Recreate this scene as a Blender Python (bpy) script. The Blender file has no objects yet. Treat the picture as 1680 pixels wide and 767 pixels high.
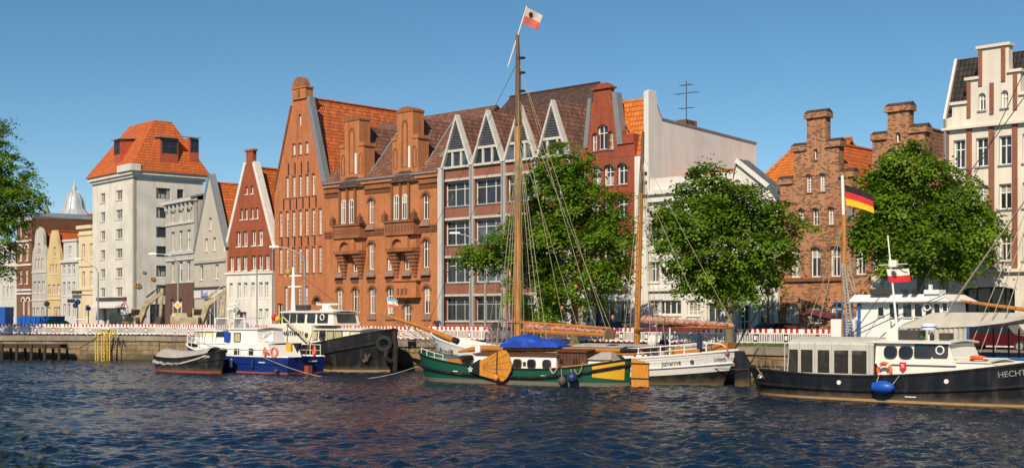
import bpy, bmesh, math, random
from mathutils import Vector, Matrix
from mathutils.geometry import delaunay_2d_cdt
random.seed(7)
R = math.radians
C = bpy.context.scene.collection
SC = bpy.context.scene
# ------------------------------------------------------------------ camera, sky, sun, exposure
FPX, HOR, CX, CH, ZQ = 2100.0, 516.0, 840.0, 3.85, 2.0      # focal length (px of a 1680 wide frame), horizon row, eye height, street level
cam = bpy.data.cameras.new('camera'); cam_o = bpy.data.objects.new('camera', cam); C.objects.link(cam_o)
cam_o.location = (0, 0, CH); cam_o.rotation_euler = (R(90), 0, 0)
cam.sensor_width = 36; cam.lens = 36*FPX/1680; cam.shift_y = (HOR-383.5)/1680
cam.clip_start = 0.2; cam.clip_end = 6000
cam.dof.use_dof = True; cam.dof.focus_distance = 85; cam.dof.aperture_fstop = 4.0
SC.camera = cam_o
SUN_AZ, SUN_EL = R(198), R(39)         # azimuth clockwise from +Y (view direction), behind the camera to the left
sdir = Vector((math.sin(SUN_AZ)*math.cos(SUN_EL), math.cos(SUN_AZ)*math.cos(SUN_EL), math.sin(SUN_EL)))
w = bpy.data.worlds.new('World'); SC.world = w; w.use_nodes = True
nt = w.node_tree; nt.nodes.clear()
sky = nt.nodes.new('ShaderNodeTexSky'); sky.sky_type = 'NISHITA'; sky.sun_disc = False
sky.sun_elevation = SUN_EL; sky.sun_rotation = SUN_AZ; sky.altitude = 0; sky.air_density = 0.7; sky.dust_density = 0.0; sky.ozone_density = 1.5
bg = nt.nodes.new('ShaderNodeBackground'); bg.inputs[1].default_value = 0.084
wo = nt.nodes.new('ShaderNodeOutputWorld'); hs = nt.nodes.new('ShaderNodeHueSaturation'); hs.inputs['Saturation'].default_value = 1.2; hs.inputs['Hue'].default_value = .487; nt.links.new(sky.outputs[0], hs.inputs['Color']); nt.links.new(hs.outputs[0], bg.inputs[0]); nt.links.new(bg.outputs[0], wo.inputs[0])
sl = bpy.data.lights.new('sun', 'SUN'); sl.energy = 5.0; sl.angle = R(0.5); sl.color = (1.0, 0.85, 0.66)
so = bpy.data.objects.new('sun', sl); C.objects.link(so); so.rotation_euler = (-sdir).to_track_quat('-Z', 'Y').to_euler(); so.location = (-60, -60, 80)
SC.view_settings.view_transform = 'Standard'; SC.view_settings.look = 'None'; SC.view_settings.exposure = 0.2; SC.view_settings.gamma = 1.0
SC.view_settings.use_curve_mapping = False
# ------------------------------------------------------------------ materials
def newmat(name):
    m = bpy.data.materials.new(name); m.use_nodes = True
    t = m.node_tree; return m, t, t.nodes['Principled BSDF']
def N(t, typ, **k):
    n = t.nodes.new(typ)
    for a, v in k.items(): setattr(n, a, v)
    return n
def ramp(t, fac, stops):
    r = N(t, 'ShaderNodeValToRGB'); e = r.color_ramp.elements
    while len(e) < len(stops): e.new(.5)
    for i, (p, c) in enumerate(stops): e[i].position = p; e[i].color = (*c, 1) if len(c) == 3 else c
    t.links.new(fac, r.inputs[0]); return r.outputs[0]
def mixc(t, fac, a, b, mode='MIX'):
    n = N(t, 'ShaderNodeMix', data_type='RGBA', blend_type=mode)
    for s, v in ((n.inputs[0], fac), (n.inputs[6], a), (n.inputs[7], b)):
        if hasattr(v, 'is_linked'): t.links.new(v, s)
        elif isinstance(v, (int, float)): s.default_value = v
        else: s.default_value = (*v, 1)
    return n.outputs[2]
def math_(t, op, a, b=0.0):
    n = N(t, 'ShaderNodeMath', operation=op)
    for s, v in ((n.inputs[0], a), (n.inputs[1], b)):
        if hasattr(v, 'is_linked'): t.links.new(v, s)
        else: s.default_value = v
    return n.outputs[0]
def noise(t, vec, scale, detail=3, rough=.55):
    n = N(t, 'ShaderNodeTexNoise'); n.inputs['Scale'].default_value = scale; n.inputs['Detail'].default_value = detail; n.inputs['Roughness'].default_value = rough
    if vec: t.links.new(vec, n.inputs['Vector'])
    return n.outputs['Fac']
def uv(t): return N(t, 'ShaderNodeTexCoord').outputs['UV']
def wpos(t): return N(t, 'ShaderNodeNewGeometry').outputs['Position']
def scaled(t, vec, s):
    m = N(t, 'ShaderNodeMapping'); m.inputs['Scale'].default_value = s; t.links.new(vec, m.inputs['Vector']); return m.outputs[0]
def bump(t, p, h, strength=.3, dist=.02):
    b = N(t, 'ShaderNodeBump'); b.inputs['Strength'].default_value = strength; b.inputs['Distance'].default_value = dist
    t.links.new(h, b.inputs['Height']); t.links.new(b.outputs[0], p.inputs['Normal'])
def mul(c, k): return tuple(min(1, x*k) for x in c)
def simple(name, c, rough=.6, metal=0, var=.12, scale=3.0, spec=.4, bmp=0, rnd=0):
    m, t, p = newmat(name); p.inputs['Roughness'].default_value = rough; p.inputs['Metallic'].default_value = metal; p.inputs['Specular IOR Level'].default_value = spec
    f = noise(t, wpos(t), scale, 4)
    col = ramp(t, f, [(.3, mul(c, 1-var)), (.7, mul(c, 1+var))])
    if rnd:
        oi = N(t, 'ShaderNodeObjectInfo').outputs['Random']
        col = mixc(t, rnd, col, ramp(t, oi, [(0, mul(c, .5)), (1, mul(c, 1.5))]))
    t.links.new(col, p.inputs['Base Color'])
    if bmp: bump(t, p, noise(t, wpos(t), scale*4, 3), bmp, .02)
    return m
def plaster(name, c, dirt=.25, streak=True):
    m, t, p = newmat(name); p.inputs['Roughness'].default_value = .85; p.inputs['Specular IOR Level'].default_value = .2
    pos = wpos(t)
    f = noise(t, scaled(t, pos, (1.6, 1.6, .14)) if streak else pos, 1.1, 6, .65)
    g = noise(t, pos, .35, 4)
    col = mixc(t, ramp(t, f, [(.45, (0, 0, 0)), (.75, (1, 1, 1))]), c, mul(c, 1-dirt*.55))
    col = mixc(t, ramp(t, g, [(.4, (0, 0, 0)), (.8, (.55,)*3)]), col, mul(c, 1-dirt))
    t.links.new(col, p.inputs['Base Color']); bump(t, p, noise(t, pos, 14, 3), .15, .01)
    return m
def brick(name, a, b, mortar, bw=.26, bh=.085, dark=None, darkamt=0.0, stain=.3, ms=.012):
    m, t, p = newmat(name); p.inputs['Roughness'].default_value = .88; p.inputs['Specular IOR Level'].default_value = .2
    u = uv(t)
    bt = N(t, 'ShaderNodeTexBrick'); t.links.new(u, bt.inputs['Vector'])
    bt.inputs['Scale'].default_value = 1; bt.inputs['Brick Width'].default_value = bw; bt.inputs['Row Height'].default_value = bh; bt.inputs['Mortar Size'].default_value = ms
    bt.inputs['Color1'].default_value = (*a, 1); bt.inputs['Color2'].default_value = (*b, 1); bt.inputs['Mortar'].default_value = (*mortar, 1); bt.inputs['Bias'].default_value = 0
    col = bt.outputs['Color']
    if dark:
        b2 = N(t, 'ShaderNodeTexBrick'); t.links.new(u, b2.inputs['Vector'])
        b2.inputs['Scale'].default_value = 1; b2.inputs['Brick Width'].default_value = bw; b2.inputs['Row Height'].default_value = bh; b2.inputs['Mortar Size'].default_value = 0
        b2.inputs['Color1'].default_value = (0, 0, 0, 1); b2.inputs['Color2'].default_value = (1, 1, 1, 1); b2.inputs['Mortar'].default_value = (0, 0, 0, 1)
        big = noise(t, u, .45, 3)
        f = math_(t, 'ADD', b2.outputs['Color'], math_(t, 'MULTIPLY', math_(t, 'SUBTRACT', big, .5), 1.6))
        col = mixc(t, ramp(t, f, [(1-darkamt-.06, (0, 0, 0)), (1-darkamt+.06, (1, 1, 1))]), col, dark)
        col = mixc(t, math_(t, 'MULTIPLY', bt.outputs['Fac'], .8), col, mortar)
    f = noise(t, u, .55, 5, .6)
    col = mixc(t, ramp(t, f, [(.42, (0, 0, 0)), (.72, (stain,)*3)]), col, mul(a, .32))
    st = noise(t, scaled(t, u, (2.4, .16, 1)), 1.0, 5, .65)
    col = mixc(t, ramp(t, st, [(.48, (0, 0, 0)), (.72, (.5,)*3)]), col, mul(b, .42))
    g = noise(t, u, .22, 3)
    col = mixc(t, ramp(t, g, [(.45, (0, 0, 0)), (.75, (stain*.8,)*3)]), col, mul(b, 1.35))
    t.links.new(col, p.inputs['Base Color'])
    bump(t, p, math_(t, 'SUBTRACT', 1.0, bt.outputs['Fac']), .6, .012)
    return m
def tiles(name, c, tw=.26, th=.38, var=.2, moss=None):
    m, t, p = newmat(name); p.inputs['Roughness'].default_value = .7; p.inputs['Specular IOR Level'].default_value = .3
    s = N(t, 'ShaderNodeSeparateXYZ'); t.links.new(uv(t), s.inputs[0])
    x = math_(t, 'DIVIDE', s.outputs[0], tw); y = math_(t, 'DIVIDE', s.outputs[1], th)
    fx = math_(t, 'FRACT', x); fy = math_(t, 'FRACT', y)
    cb = N(t, 'ShaderNodeCombineXYZ'); t.links.new(math_(t, 'FLOOR', x), cb.inputs[0]); t.links.new(math_(t, 'FLOOR', y), cb.inputs[1])
    wn = N(t, 'ShaderNodeTexWhiteNoise'); t.links.new(cb.outputs[0], wn.inputs['Vector'])
    col = ramp(t, wn.outputs['Value'], [(0, mul(c, 1-var)), (.6, c), (1, mul(c, 1+var))])
    big = noise(t, uv(t), .5, 4)
    col = mixc(t, ramp(t, big, [(.45, (0, 0, 0)), (.75, (.4,)*3)]), col, moss or mul(c, .55))
    gap = math_(t, 'MAXIMUM', math_(t, 'LESS_THAN', fy, .2), math_(t, 'MULTIPLY', math_(t, 'LESS_THAN', fx, .16), .55))
    col = mixc(t, math_(t, 'MULTIPLY', gap, .75), col, mul(c, .28))
    t.links.new(col, p.inputs['Base Color'])
    h = math_(t, 'ADD', math_(t, 'MULTIPLY', math_(t, 'SINE', math_(t, 'MULTIPLY', fx, 3.1416)), .6), math_(t, 'SUBTRACT', 1.0, fy))
    bump(t, p, h, .8, .05)
    return m
def glassm(name, c, c2, rough=.06, curtains=False):
    m, t, p = newmat(name); p.inputs['Roughness'].default_value = rough; p.inputs['Specular IOR Level'].default_value = .55
    oi = N(t, 'ShaderNodeObjectInfo').outputs['Random']
    g = noise(t, wpos(t), .9, 2)
    f = math_(t, 'ADD', oi, math_(t, 'MULTIPLY', math_(t, 'SUBTRACT', g, .5), .9))
    col = ramp(t, f, [(.35, c), (.75, mul(c, 1.8)), (.95, c2)])
    if curtains:
        gx = N(t, 'ShaderNodeSeparateXYZ'); t.links.new(N(t, 'ShaderNodeTexCoord').outputs['Generated'], gx.inputs[0])
        side = math_(t, 'ABSOLUTE', math_(t, 'SUBTRACT', gx.outputs[0], .5)); r2 = math_(t, 'FRACT', math_(t, 'MULTIPLY', oi, 37.7)); r3 = math_(t, 'FRACT', math_(t, 'MULTIPLY', oi, 91.3))
        cur = math_(t, 'GREATER_THAN', math_(t, 'ADD', side, math_(t, 'MULTIPLY', noise(t, scaled(t, wpos(t), (4, 4, .4)), 2.0, 2), .06)), math_(t, 'SUBTRACT', .56, math_(t, 'MULTIPLY', r2, .34)))
        low = math_(t, 'MULTIPLY', math_(t, 'LESS_THAN', gx.outputs[2], .45), math_(t, 'GREATER_THAN', r3, .7)); bl = math_(t, 'MULTIPLY', math_(t, 'GREATER_THAN', gx.outputs[2], math_(t, 'ADD', .45, r2)), math_(t, 'GREATER_THAN', r3, .35))
        col = mixc(t, math_(t, 'MULTIPLY', math_(t, 'MINIMUM', math_(t, 'ADD', math_(t, 'ADD', cur, low), bl), 1.0), .8), col, (.42, .40, .36))
    t.links.new(col, p.inputs['Base Color'])
    bump(t, p, noise(t, wpos(t), .8, 2), .3, .06)
    return m
def timber(name, c, c2, rough=.45, scale=(1.2, 1.2, 14)):
    m, t, p = newmat(name); p.inputs['Roughness'].default_value = rough
    oc = N(t, 'ShaderNodeTexCoord').outputs['Object']
    f = noise(t, scaled(t, oc, scale), 1.3, 5, .65)
    t.links.new(ramp(t, f, [(.3, c2), (.62, c)]), p.inputs['Base Color']); bump(t, p, f, .3, .01)
    return m
def paint(name, c, rough=.3, dirt=.3, dc=(.1, .07, .05), zrust=None):
    """gloss boat paint with streaky dirt; zrust = height under which the waterline grime sits"""
    m, t, p = newmat(name); p.inputs['Roughness'].default_value = rough; p.inputs['Specular IOR Level'].default_value = .4
    pos = wpos(t)
    f = noise(t, scaled(t, pos, (1.4, 1.4, .25)), 1.6, 6, .65)
    col = mixc(t, ramp(t, f, [(.5, (0, 0, 0)), (.78, (dirt,)*3)]), c, dc)
    if zrust is not None:
        s = N(t, 'ShaderNodeSeparateXYZ'); t.links.new(pos, s.inputs[0])
        h = math_(t, 'ADD', s.outputs[2], math_(t, 'MULTIPLY', math_(t, 'SUBTRACT', noise(t, pos, 3, 4), .5), .5))
        col = mixc(t, ramp(t, h, [(.0, (.75,)*3), (zrust, (0, 0, 0))]), col, (.16, .11, .06))
    t.links.new(col, p.inputs['Base Color'])
    t.links.new(ramp(t, f, [(.4, (rough,)*3), (.8, (min(1, rough+.35),)*3)]), p.inputs['Roughness'])
    return m
M = {}
M['brick_orange'] = brick('brick_orange', (.50, .175, .070), (.42, .125, .050), (.40, .22, .12), stain=.22)
M['brick_orange2'] = brick('brick_orange2', (.50, .180, .066), (.42, .135, .050), (.42, .23, .12), stain=.28)
M['brick_mid'] = brick('brick_corbel', (.36, .135, .058), (.27, .10, .045), (.28, .15, .09), stain=.45)
M['brick_dark'] = brick('brick_trim', (.25, .105, .052), (.18, .075, .04), (.20, .11, .07), stain=.35)
M['brick_red'] = brick('brick_red', (.38, .10, .045), (.30, .075, .036), (.25, .10, .06), stain=.25)
M['brick_crim'] = brick('brick_crimson', (.37, .085, .042), (.29, .065, .034), (.24, .085, .05), stain=.25)
M['brick_old'] = brick('brick_old', (.47, .185, .075), (.36, .125, .06), (.42, .29, .19), bw=.22, bh=.095, dark=(.10, .055, .038), darkamt=.40, stain=.3, ms=.016)
M['brick_brown'] = brick('brick_brown', (.17, .085, .065), (.13, .065, .05), (.18, .12, .10))
M['brick_band'] = brick('brick_band', (.29, .115, .07), (.235, .092, .058), (.27, .14, .10), stain=.2)
M['tile_orange'] = tiles('tile_orange', (.52, .125, .028), moss=(.26, .075, .03))
M['tile_ware'] = tiles('tile_warehouse', (.50, .130, .036), var=.3, moss=(.30, .09, .035))
M['tile_bright'] = tiles('tile_bright', (.56, .165, .03), moss=(.42, .11, .025))
M['tile_brown'] = tiles('tile_brown', (.20, .095, .065), var=.35, moss=(.10, .055, .045))
M['tile_dark'] = tiles('tile_dark', (.085, .052, .042), var=.3, moss=(.06, .04, .035))
M['tile_black'] = tiles('tile_black', (.032, .027, .025), var=.35)
M['slate'] = tiles('slate', (.13, .15, .17), tw=.3, th=.25, var=.2)
M['white_pl'] = plaster('white_plaster', (.72, .70, .65), .4); M['white_pl2'] = plaster('cream_white_plaster', (.70, .65, .56), .4)
M['tower_pl'] = plaster('tower_plaster', (.68, .65, .58), .45); M['grey_pl'] = plaster('grey_plaster', (.47, .45, .41), .4)
M['grey_pl2'] = plaster('warm_grey_plaster', (.52, .48, .41), .22); M['beige_wall'] = plaster('beige_firewall', (.69, .675, .635), .3)
M['yellow_pl'] = plaster('yellow_plaster', (.60, .46, .24), .35); M['cream_pl'] = plaster('cream_plaster', (.68, .56, .36), .35)
M['lgrey_pl'] = plaster('light_grey_plaster', (.56, .55, .52), .22); M['conc'] = plaster('white_concrete', (.50, .485, .455), .35)
M['frame'] = simple('white_frame', (.72, .70, .66), .5, var=.06); M['frame_grey'] = simple('grey_frame', (.40, .42, .42), .5, var=.06)
M['frame_dark'] = simple('dark_frame', (.05, .045, .04), .5)
M['glass'] = glassm('window_glass', (.018, .022, .026), (.30, .28, .24), curtains=True); M['glass_b'] = glassm('office_glass', (.02, .025, .03), (.10, .13, .16))
M['glass_d'] = glassm('dark_glass', (.012, .014, .016), (.03, .035, .04))
M['trim'] = simple('trim_white', (.66, .63, .58), .7, var=.1); M['zinc'] = simple('zinc', (.24, .255, .27), .5, .3, var=.12)
M['white_bar'] = simple('white_bar', (.52, .505, .47), .5, var=.08); M['louvre'] = simple('louvre_grey', (.075, .08, .09), .5)
M['sill'] = simple('sill_stone', (.23, .14, .10), .8, var=.2); M['iron'] = simple('black_iron', (.02, .018, .017), .6)
M['red_pl'] = simple('dormer_red', (.40, .085, .04), .7); M['copper'] = simple('copper_green', (.16, .26, .23), .6); M['lead'] = simple('dome_lead', (.42, .45, .47), .5, .2)
M['asphalt'] = simple('asphalt', (.075, .072, .07), .9, var=.25, scale=.8, bmp=.3); M['pave'] = simple('paving', (.22, .19, .165), .9, var=.2, scale=1.5, bmp=.3)
M['grassm'] = simple('grass_blades', (.07, .12, .025), .8, var=.4)
M['brick_band2'] = M['brick_band']
# ------------------------------------------------------------------ mesh helpers
class MB:
    def __init__(s): s.v = []; s.f = []; s.m = []
    def add(s, vs, fs, mi=0):
        k = len(s.v); s.v += [tuple(v) for v in vs]; s.f += [tuple(i+k for i in f) for f in fs]; s.m += [mi]*len(fs); return s
    def hexa(s, p, mi=0): return s.add(p, [(0, 3, 2, 1), (4, 5, 6, 7), (0, 1, 5, 4), (1, 2, 6, 5), (2, 3, 7, 6), (3, 0, 4, 7)], mi)
    def box(s, x0, x1, y0, y1, z0, z1, mi=0):
        return s.hexa([(x0, y0, z0), (x1, y0, z0), (x1, y1, z0), (x0, y1, z0), (x0, y0, z1), (x1, y0, z1), (x1, y1, z1), (x0, y1, z1)], mi)
    def bar(s, a, b, wd, hg=None, up=(0, 0, 1), mi=0):
        a, b = Vector(a), Vector(b); d = (b-a).normalized(); up = Vector(up)
        x = d.cross(up)
        if x.length < 1e-4: x = d.cross(Vector((0, 1, 0)))
        x.normalize(); y = x.cross(d).normalized(); x = x*wd/2; y = y*(hg or wd)/2
        return s.hexa([a-x-y, a+x-y, a+x+y, a-x+y, b-x-y, b+x-y, b+x+y, b-x+y], mi)
    def tube(s, pts, r, n=8, mi=0, cap=True):
        pts = [Vector(p) for p in pts]; k = len(pts)
        rs = r if isinstance(r, (list, tuple)) else [r]*k
        vs = []; up = None
        for i, p in enumerate(pts):
            d = (pts[min(i+1, k-1)]-pts[max(i-1, 0)]).normalized()
            if up is None: up = d.orthogonal().normalized()
            x = (up-d*up.dot(d)).normalized(); up = x; y = d.cross(x)
            for j in range(n):
                a = 2*math.pi*j/n; vs.append(p+(x*math.cos(a)+y*math.sin(a))*rs[i])
        fs = [(i*n+j, i*n+(j+1) % n, (i+1)*n+(j+1) % n, (i+1)*n+j) for i in range(k-1) for j in range(n)]
        if cap: fs += [tuple(range(n))[::-1], tuple((k-1)*n+j for j in range(n))]
        return s.add(vs, fs, mi)
    def lathe(s, prof, c=(0, 0, 0), n=12, mi=0, ax='z'):
        vs = []
        for r, h in prof:
            for j in range(n):
                a = 2*math.pi*j/n; q = (r*math.cos(a), r*math.sin(a), h)
                if ax == 'x': q = (q[2], q[0], q[1])
                if ax == 'y': q = (q[0], q[2], q[1])
                vs.append((c[0]+q[0], c[1]+q[1], c[2]+q[2]))
        k = len(prof)
        fs = [(i*n+j, i*n+(j+1) % n, (i+1)*n+(j+1) % n, (i+1)*n+j) for i in range(k-1) for j in range(n)]
        fs += [tuple(range(n))[::-1], tuple((k-1)*n+j for j in range(n))]
        return s.add(vs, fs, mi)
    def slab(s, pts, t, mi=0):
        """polygon thickened by vector t"""
        t = Vector(t); n = len(pts); vs = [Vector(p) for p in pts]; vs += [v+t for v in vs]
        fs = [tuple(range(n)), tuple(range(2*n-1, n-1, -1))]+[(i, i+n, (i+1) % n+n, (i+1) % n) for i in range(n)]
        return s.add(vs, fs, mi)
    def ring(s, outer, inner, t, mi=0):
        """flat ring between two polygons of equal count, thickened by vector t"""
        t = Vector(t); n = len(outer); o = [Vector(p) for p in outer]; i_ = [Vector(p) for p in inner]
        vs = o+i_+[v+t for v in o]+[v+t for v in i_]
        fs = []
        for a in range(n):
            b = (a+1) % n
            fs += [(a, b, n+b, n+a), (2*n+a, 3*n+a, 3*n+b, 2*n+b), (a, 2*n+a, 2*n+b, b), (n+a, n+b, 3*n+b, 3*n+a)]
        return s.add(vs, fs, mi)
    def xf(s, mat):
        s.v = [tuple(mat @ Vector(v)) for v in s.v]; return s
    def mesh(s, name, mats, smooth=False, fix=False):
        me = bpy.data.meshes.new(name); me.from_pydata(s.v, [], s.f)
        for m in (mats if isinstance(mats, (list, tuple)) else [mats]): me.materials.append(M[m] if isinstance(m, str) else m)
        if any(s.m): me.polygons.foreach_set('material_index', s.m)
        if smooth: me.polygons.foreach_set('use_smooth', [True]*len(me.polygons))
        me.update()
        if fix:
            bm = bmesh.new(); bm.from_mesh(me); bmesh.ops.recalc_face_normals(bm, faces=bm.faces); bm.to_mesh(me); bm.free()
        ul = me.uv_layers.new(name='UVMap').data
        for p in me.polygons:
            n = p.normal
            if abs(n.z) > .98: a, b = Vector((1, 0, 0)), Vector((0, 1, 0))
            else: a = Vector((-n.y, n.x, 0)).normalized(); b = n.cross(a)
            if b.z < 0: b = -b
            for li in p.loop_indices:
                c = me.vertices[me.loops[li].vertex_index].co; ul[li].uv = (c.dot(a), c.dot(b))
        if smooth:
            try: me.set_sharp_from_angle(angle=R(40))
            except Exception: pass
        return me
ALLP = {}
def link(o):
    C.objects.link(o); return o
def tag(o, label, cat, group=None, kind=None):
    if label: o['label'] = label
    if cat: o['category'] = cat
    if group: o['group'] = group
    if kind: o['kind'] = kind
    return o
FINE = {'ratlines', 'dentil_frieze', 'louvre_slats', 'plank_battens', 'plank_seams', 'sail_ties', 'ribs', 'dome_ribs', 'portal_niches', 'bowsprit_net', 'stems', 'oriel_columns', 'life_ring_bands', 'roof_windows'}
class Frame:
    """plan frame: x runs along from P0 to P1, y away behind it, z is absolute height"""
    def __init__(s, P0, P1=None, ang=None, root=None, z0=ZQ):
        s.P0 = Vector((P0[0], P0[1], 0))
        if P1 is not None:
            d = Vector((P1[0], P1[1], 0))-s.P0; s.W = d.length; ang = math.atan2(d.y, d.x)
        s.ang = ang; s.M = Matrix.Translation(s.P0) @ Matrix.Rotation(ang, 4, 'Z'); s.Mi = s.M.inverted(); s.root = root; s.z0 = z0; s.holes = []
    def mkroot(s, name, label, cat, group=None):
        o = link(bpy.data.objects.new(name, None)); o.empty_display_size = .5
        o.matrix_world = s.M @ Matrix.Translation((0, 0, s.z0)); s.root = o; ALLP[o.name] = o.matrix_world.copy()
        tag(o, label, cat, group); return o
    def obj(s, name, me, loc=(0, 0, 0), rot=None, parent=None, label=None):
        o = link(bpy.data.objects.new(name, me))
        if parent is not None:
            o.parent = parent; o.matrix_local = Matrix.Translation(loc) @ (rot or Matrix())
        else:
            o.parent = s.root; o.matrix_local = ALLP[s.root.name].inverted() @ s.M @ Matrix.Translation(loc) @ (rot or Matrix())
        if label: o['label'] = label
        if name in FINE: o['kind'] = 'stuff'
        return o
    def part(s, name, mb, mats, smooth=False, fix=False, label=None): return s.obj(name, mb.mesh(name, mats, smooth, fix), label=label)
    def sub(s, name, mb, mats, parent, smooth=False, label=None):
        """sub-part: mesh in the frame's coordinates under a part that sits at the frame's origin"""
        return s.obj(name, mb.mesh(name, mats, smooth), parent=parent, label=label)
    # pixel of the reference -> (x, z) on the plane at depth y of this frame
    def uz(s, px, py, y=0):
        d = s.Mi.to_3x3() @ Vector(((px-CX)/FPX, 1, (HOR-py)/FPX)); o = s.Mi @ Vector((0, 0, CH))
        t = (y-o.y)/d.y; p = o+d*t; return p.x, p.z
    def u(s, px, y=0): return s.uz(px, HOR, y)[0]
    def z(s, py, px, y=0): return s.uz(px, py, y)[1]
    # ---- windows and walls
    def hole(s, u, z0, w, h, arch=0):
        p = [(u-w/2, z0), (u+w/2, z0)]
        if not arch: return p+[(u+w/2, z0+h), (u-w/2, z0+h)]
        r = arch*w/2; n = 8
        return p+[(u+w/2*math.cos(math.pi*i/n), z0+h-r+r*math.sin(math.pi*i/n)) for i in range(n+1)]
    def win(s, u, z0, z1, w, arch=0, style='cross', rec=.2, frame='frame', glass='glass', sill='sill', hood=None, name='window'):
        h = z1-z0; s.holes.append((s.hole(u, z0, w, h, arch), rec))
        o, k = winmesh(round(w, 2), round(h, 2), arch, style, frame, glass, sill, rec)
        wo = s.obj(name, o, (u, rec, z0)); s.obj('pane', k, parent=wo)
        if hood:
            mb = MB(); n = 8; r = max(arch, .001)*w/2; zc = z0+h-r; t = .22
            A = [(u+(w/2+t)*math.cos(math.pi*i/n), zc+(r+t)*math.sin(math.pi*i/n)) for i in range(n+1)]
            Bq = [(u+(w/2+.02)*math.cos(math.pi*i/n), zc+(r+.02)*math.sin(math.pi*i/n)) for i in range(n+1)]
            for i in range(n):
                mb.slab([(A[i][0], -.06, A[i][1]), (A[i+1][0], -.06, A[i+1][1]), (Bq[i+1][0], -.06, Bq[i+1][1]), (Bq[i][0], -.06, Bq[i][1])], (0, .1, 0))
            s.part('window_arch', mb, hood)
        return wo
    def wins(s, pxs, pt, pb, w, pref=None, **k):
        """a row: tops and bottoms read at pref (a column of the picture), then level along the facade"""
        pref = pref if pref is not None else pxs[len(pxs)//2]
        z1, z0 = s.z(pt, pref), s.z(pb, pref)
        for p in pxs: s.win(s.u(p), z0, z1, w, **k)
    def wall(s, outline, mat, th=.35, name='wall', y0=0.0):
        mb = MB(); co = []; ed = []; loops = [outline]+[h for h, r in s.holes]
        for lp in loops:
            k = len(co); co += [Vector(p) for p in lp]; ed += [(k+i, k+(i+1) % len(lp)) for i in range(len(lp))]
        V, E, Fs, *_ = delaunay_2d_cdt(co, ed, [], 0, 1e-5)
        tri = []
        for f in Fs:
            c = (V[f[0]]+V[f[1]]+V[f[2]])/3
            if inside(c, outline) and not any(inside(c, h) for h, r in s.holes): tri.append(tuple(f))
        mb.add([(p.x, y0, p.y) for p in V], tri)
        for lp, dep in [(outline, th)]+s.holes:
            n = len(lp)
            for i in range(n):
                a, b = lp[i], lp[(i+1) % n]
                mb.add([(a[0], y0, a[1]), (b[0], y0, b[1]), (b[0], y0+dep+.06, b[1]), (a[0], y0+dep+.06, a[1])], [(0, 1, 2, 3)])
        s.holes = []
        return s.part(name, mb, mat)
    def box(s, name, x0, x1, y0, y1, z0, z1, mat): return s.part(name, MB().box(x0, x1, y0, y1, z0, z1), mat)
    def roof(s, name, polys, mat, t=.16):
        mb = MB()
        for p in polys: mb.slab(p, (0, 0, -t))
        return s.part(name, mb, mat)
    def body(s, x0, x1, y0, y1, z1, mat, z0=None, name='side_wall'):
        z0 = ZQ if z0 is None else z0
        mb = MB(); mb.add([(x0, y0, z0), (x0, y1, z0), (x1, y1, z0), (x1, y0, z0), (x0, y0, z1), (x0, y1, z1), (x1, y1, z1), (x1, y0, z1)], [(0, 1, 5, 4), (1, 2, 6, 5), (2, 3, 7, 6), (4, 5, 6, 7)])
        return s.part(name, mb, mat)
def inside(p, poly):
    x, y = p[0], p[1]; c = False; n = len(poly)
    for i in range(n):
        x1, y1 = poly[i]; x2, y2 = poly[(i+1) % n]
        if (y1 > y) != (y2 > y) and x < (x2-x1)*(y-y1)/(y2-y1)+x1: c = not c
    return c
STY = {'cross': (.07, [.5], [.66]), 'loft': (.06, [.5], [.17, .34, .5, .67, .84]), 'three': (.06, [.333, .667], [.7]), 'three0': (.09, [.333, .667], []), 'two': (.07, [.5], []), 'plain': (.06, [], []),
       'grid': (.06, [.333, .667], [.25, .5, .75]), 'four': (.09, [.25, .5, .75], []), 'trans': (.06, [.5], [.5]), 'two_b': (.08, [.5], [.2]), 'slim': (.05, [.5], [.5])}
WC = {}
def winmesh(w, h, arch, style, frame, glass, sill, rec):
    key = (w, h, arch, style, frame, glass, sill, rec)
    if key in WC: return WC[key]
    t, vs, hs = STY[style]
    poly = Frame.hole(None, 0, 0, w, h, arch)
    inn = [(x*(w-2*t)/w, t+z*(h-2*t)/h) for x, z in poly]
    mb = MB().ring([(x, -.02, z) for x, z in poly], [(x, -.02, z) for x, z in inn], (0, .08, 0))
    for v in vs:
        x = (v-.5)*w; r = arch*w/2; top = h-r+r*math.sqrt(max(0, 1-(2*x/w)**2)) if arch else h
        mb.box(x-t*.45, x+t*.45, -.012, .05, t*.5, top-t*.5)
    for q in hs: mb.box(-w/2+t*.5, w/2-t*.5, -.006, .045, h*q-t*.4, h*q+t*.4)
    if sill: mb.box(-w/2-.06, w/2+.06, -rec-.07, -.03, -.1, -.003, 1)
    a = mb.mesh('window', [frame, sill or frame])
    k = MB().add([(x, .03, z) for x, z in poly], [tuple(range(len(poly)))]).mesh('pane', glass)
    WC[key] = (a, k); return a, k
def gp(px, Y): return ((px-CX)/FPX*Y, Y)
def Ym(px): return 1/(.00909+4.51e-6*(px-630))       # the street front, a straight line in plan
def house(name, label, px0, px1, Y0=None, Y1=None, cat='house', group=None):
    f = Frame(gp(px0, Y0 or Ym(px0)), gp(px1, Y1 or Ym(px1))); f.mkroot(name, label, cat, group); return f
def gable_roof(f, x0, x1, y0, y1, ze, zr, mat, name='roof', over=.12, xr=None):
    xr = (x0+x1)/2 if xr is None else xr
    a = f.roof(name, [[(x0-over, y0, ze-over), (xr, y0, zr), (xr, y1, zr), (x0-over, y1, ze-over)], [(xr, y0, zr), (x1+over, y0, ze-over), (x1+over, y1, ze-over), (xr, y1, zr)]], mat)
    rp = MB().tube([(xr, y0, zr+.02), (xr, y1, zr+.02)], .13, 6); f.part('ridge_cap', rp, mat)
    return a
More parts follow.
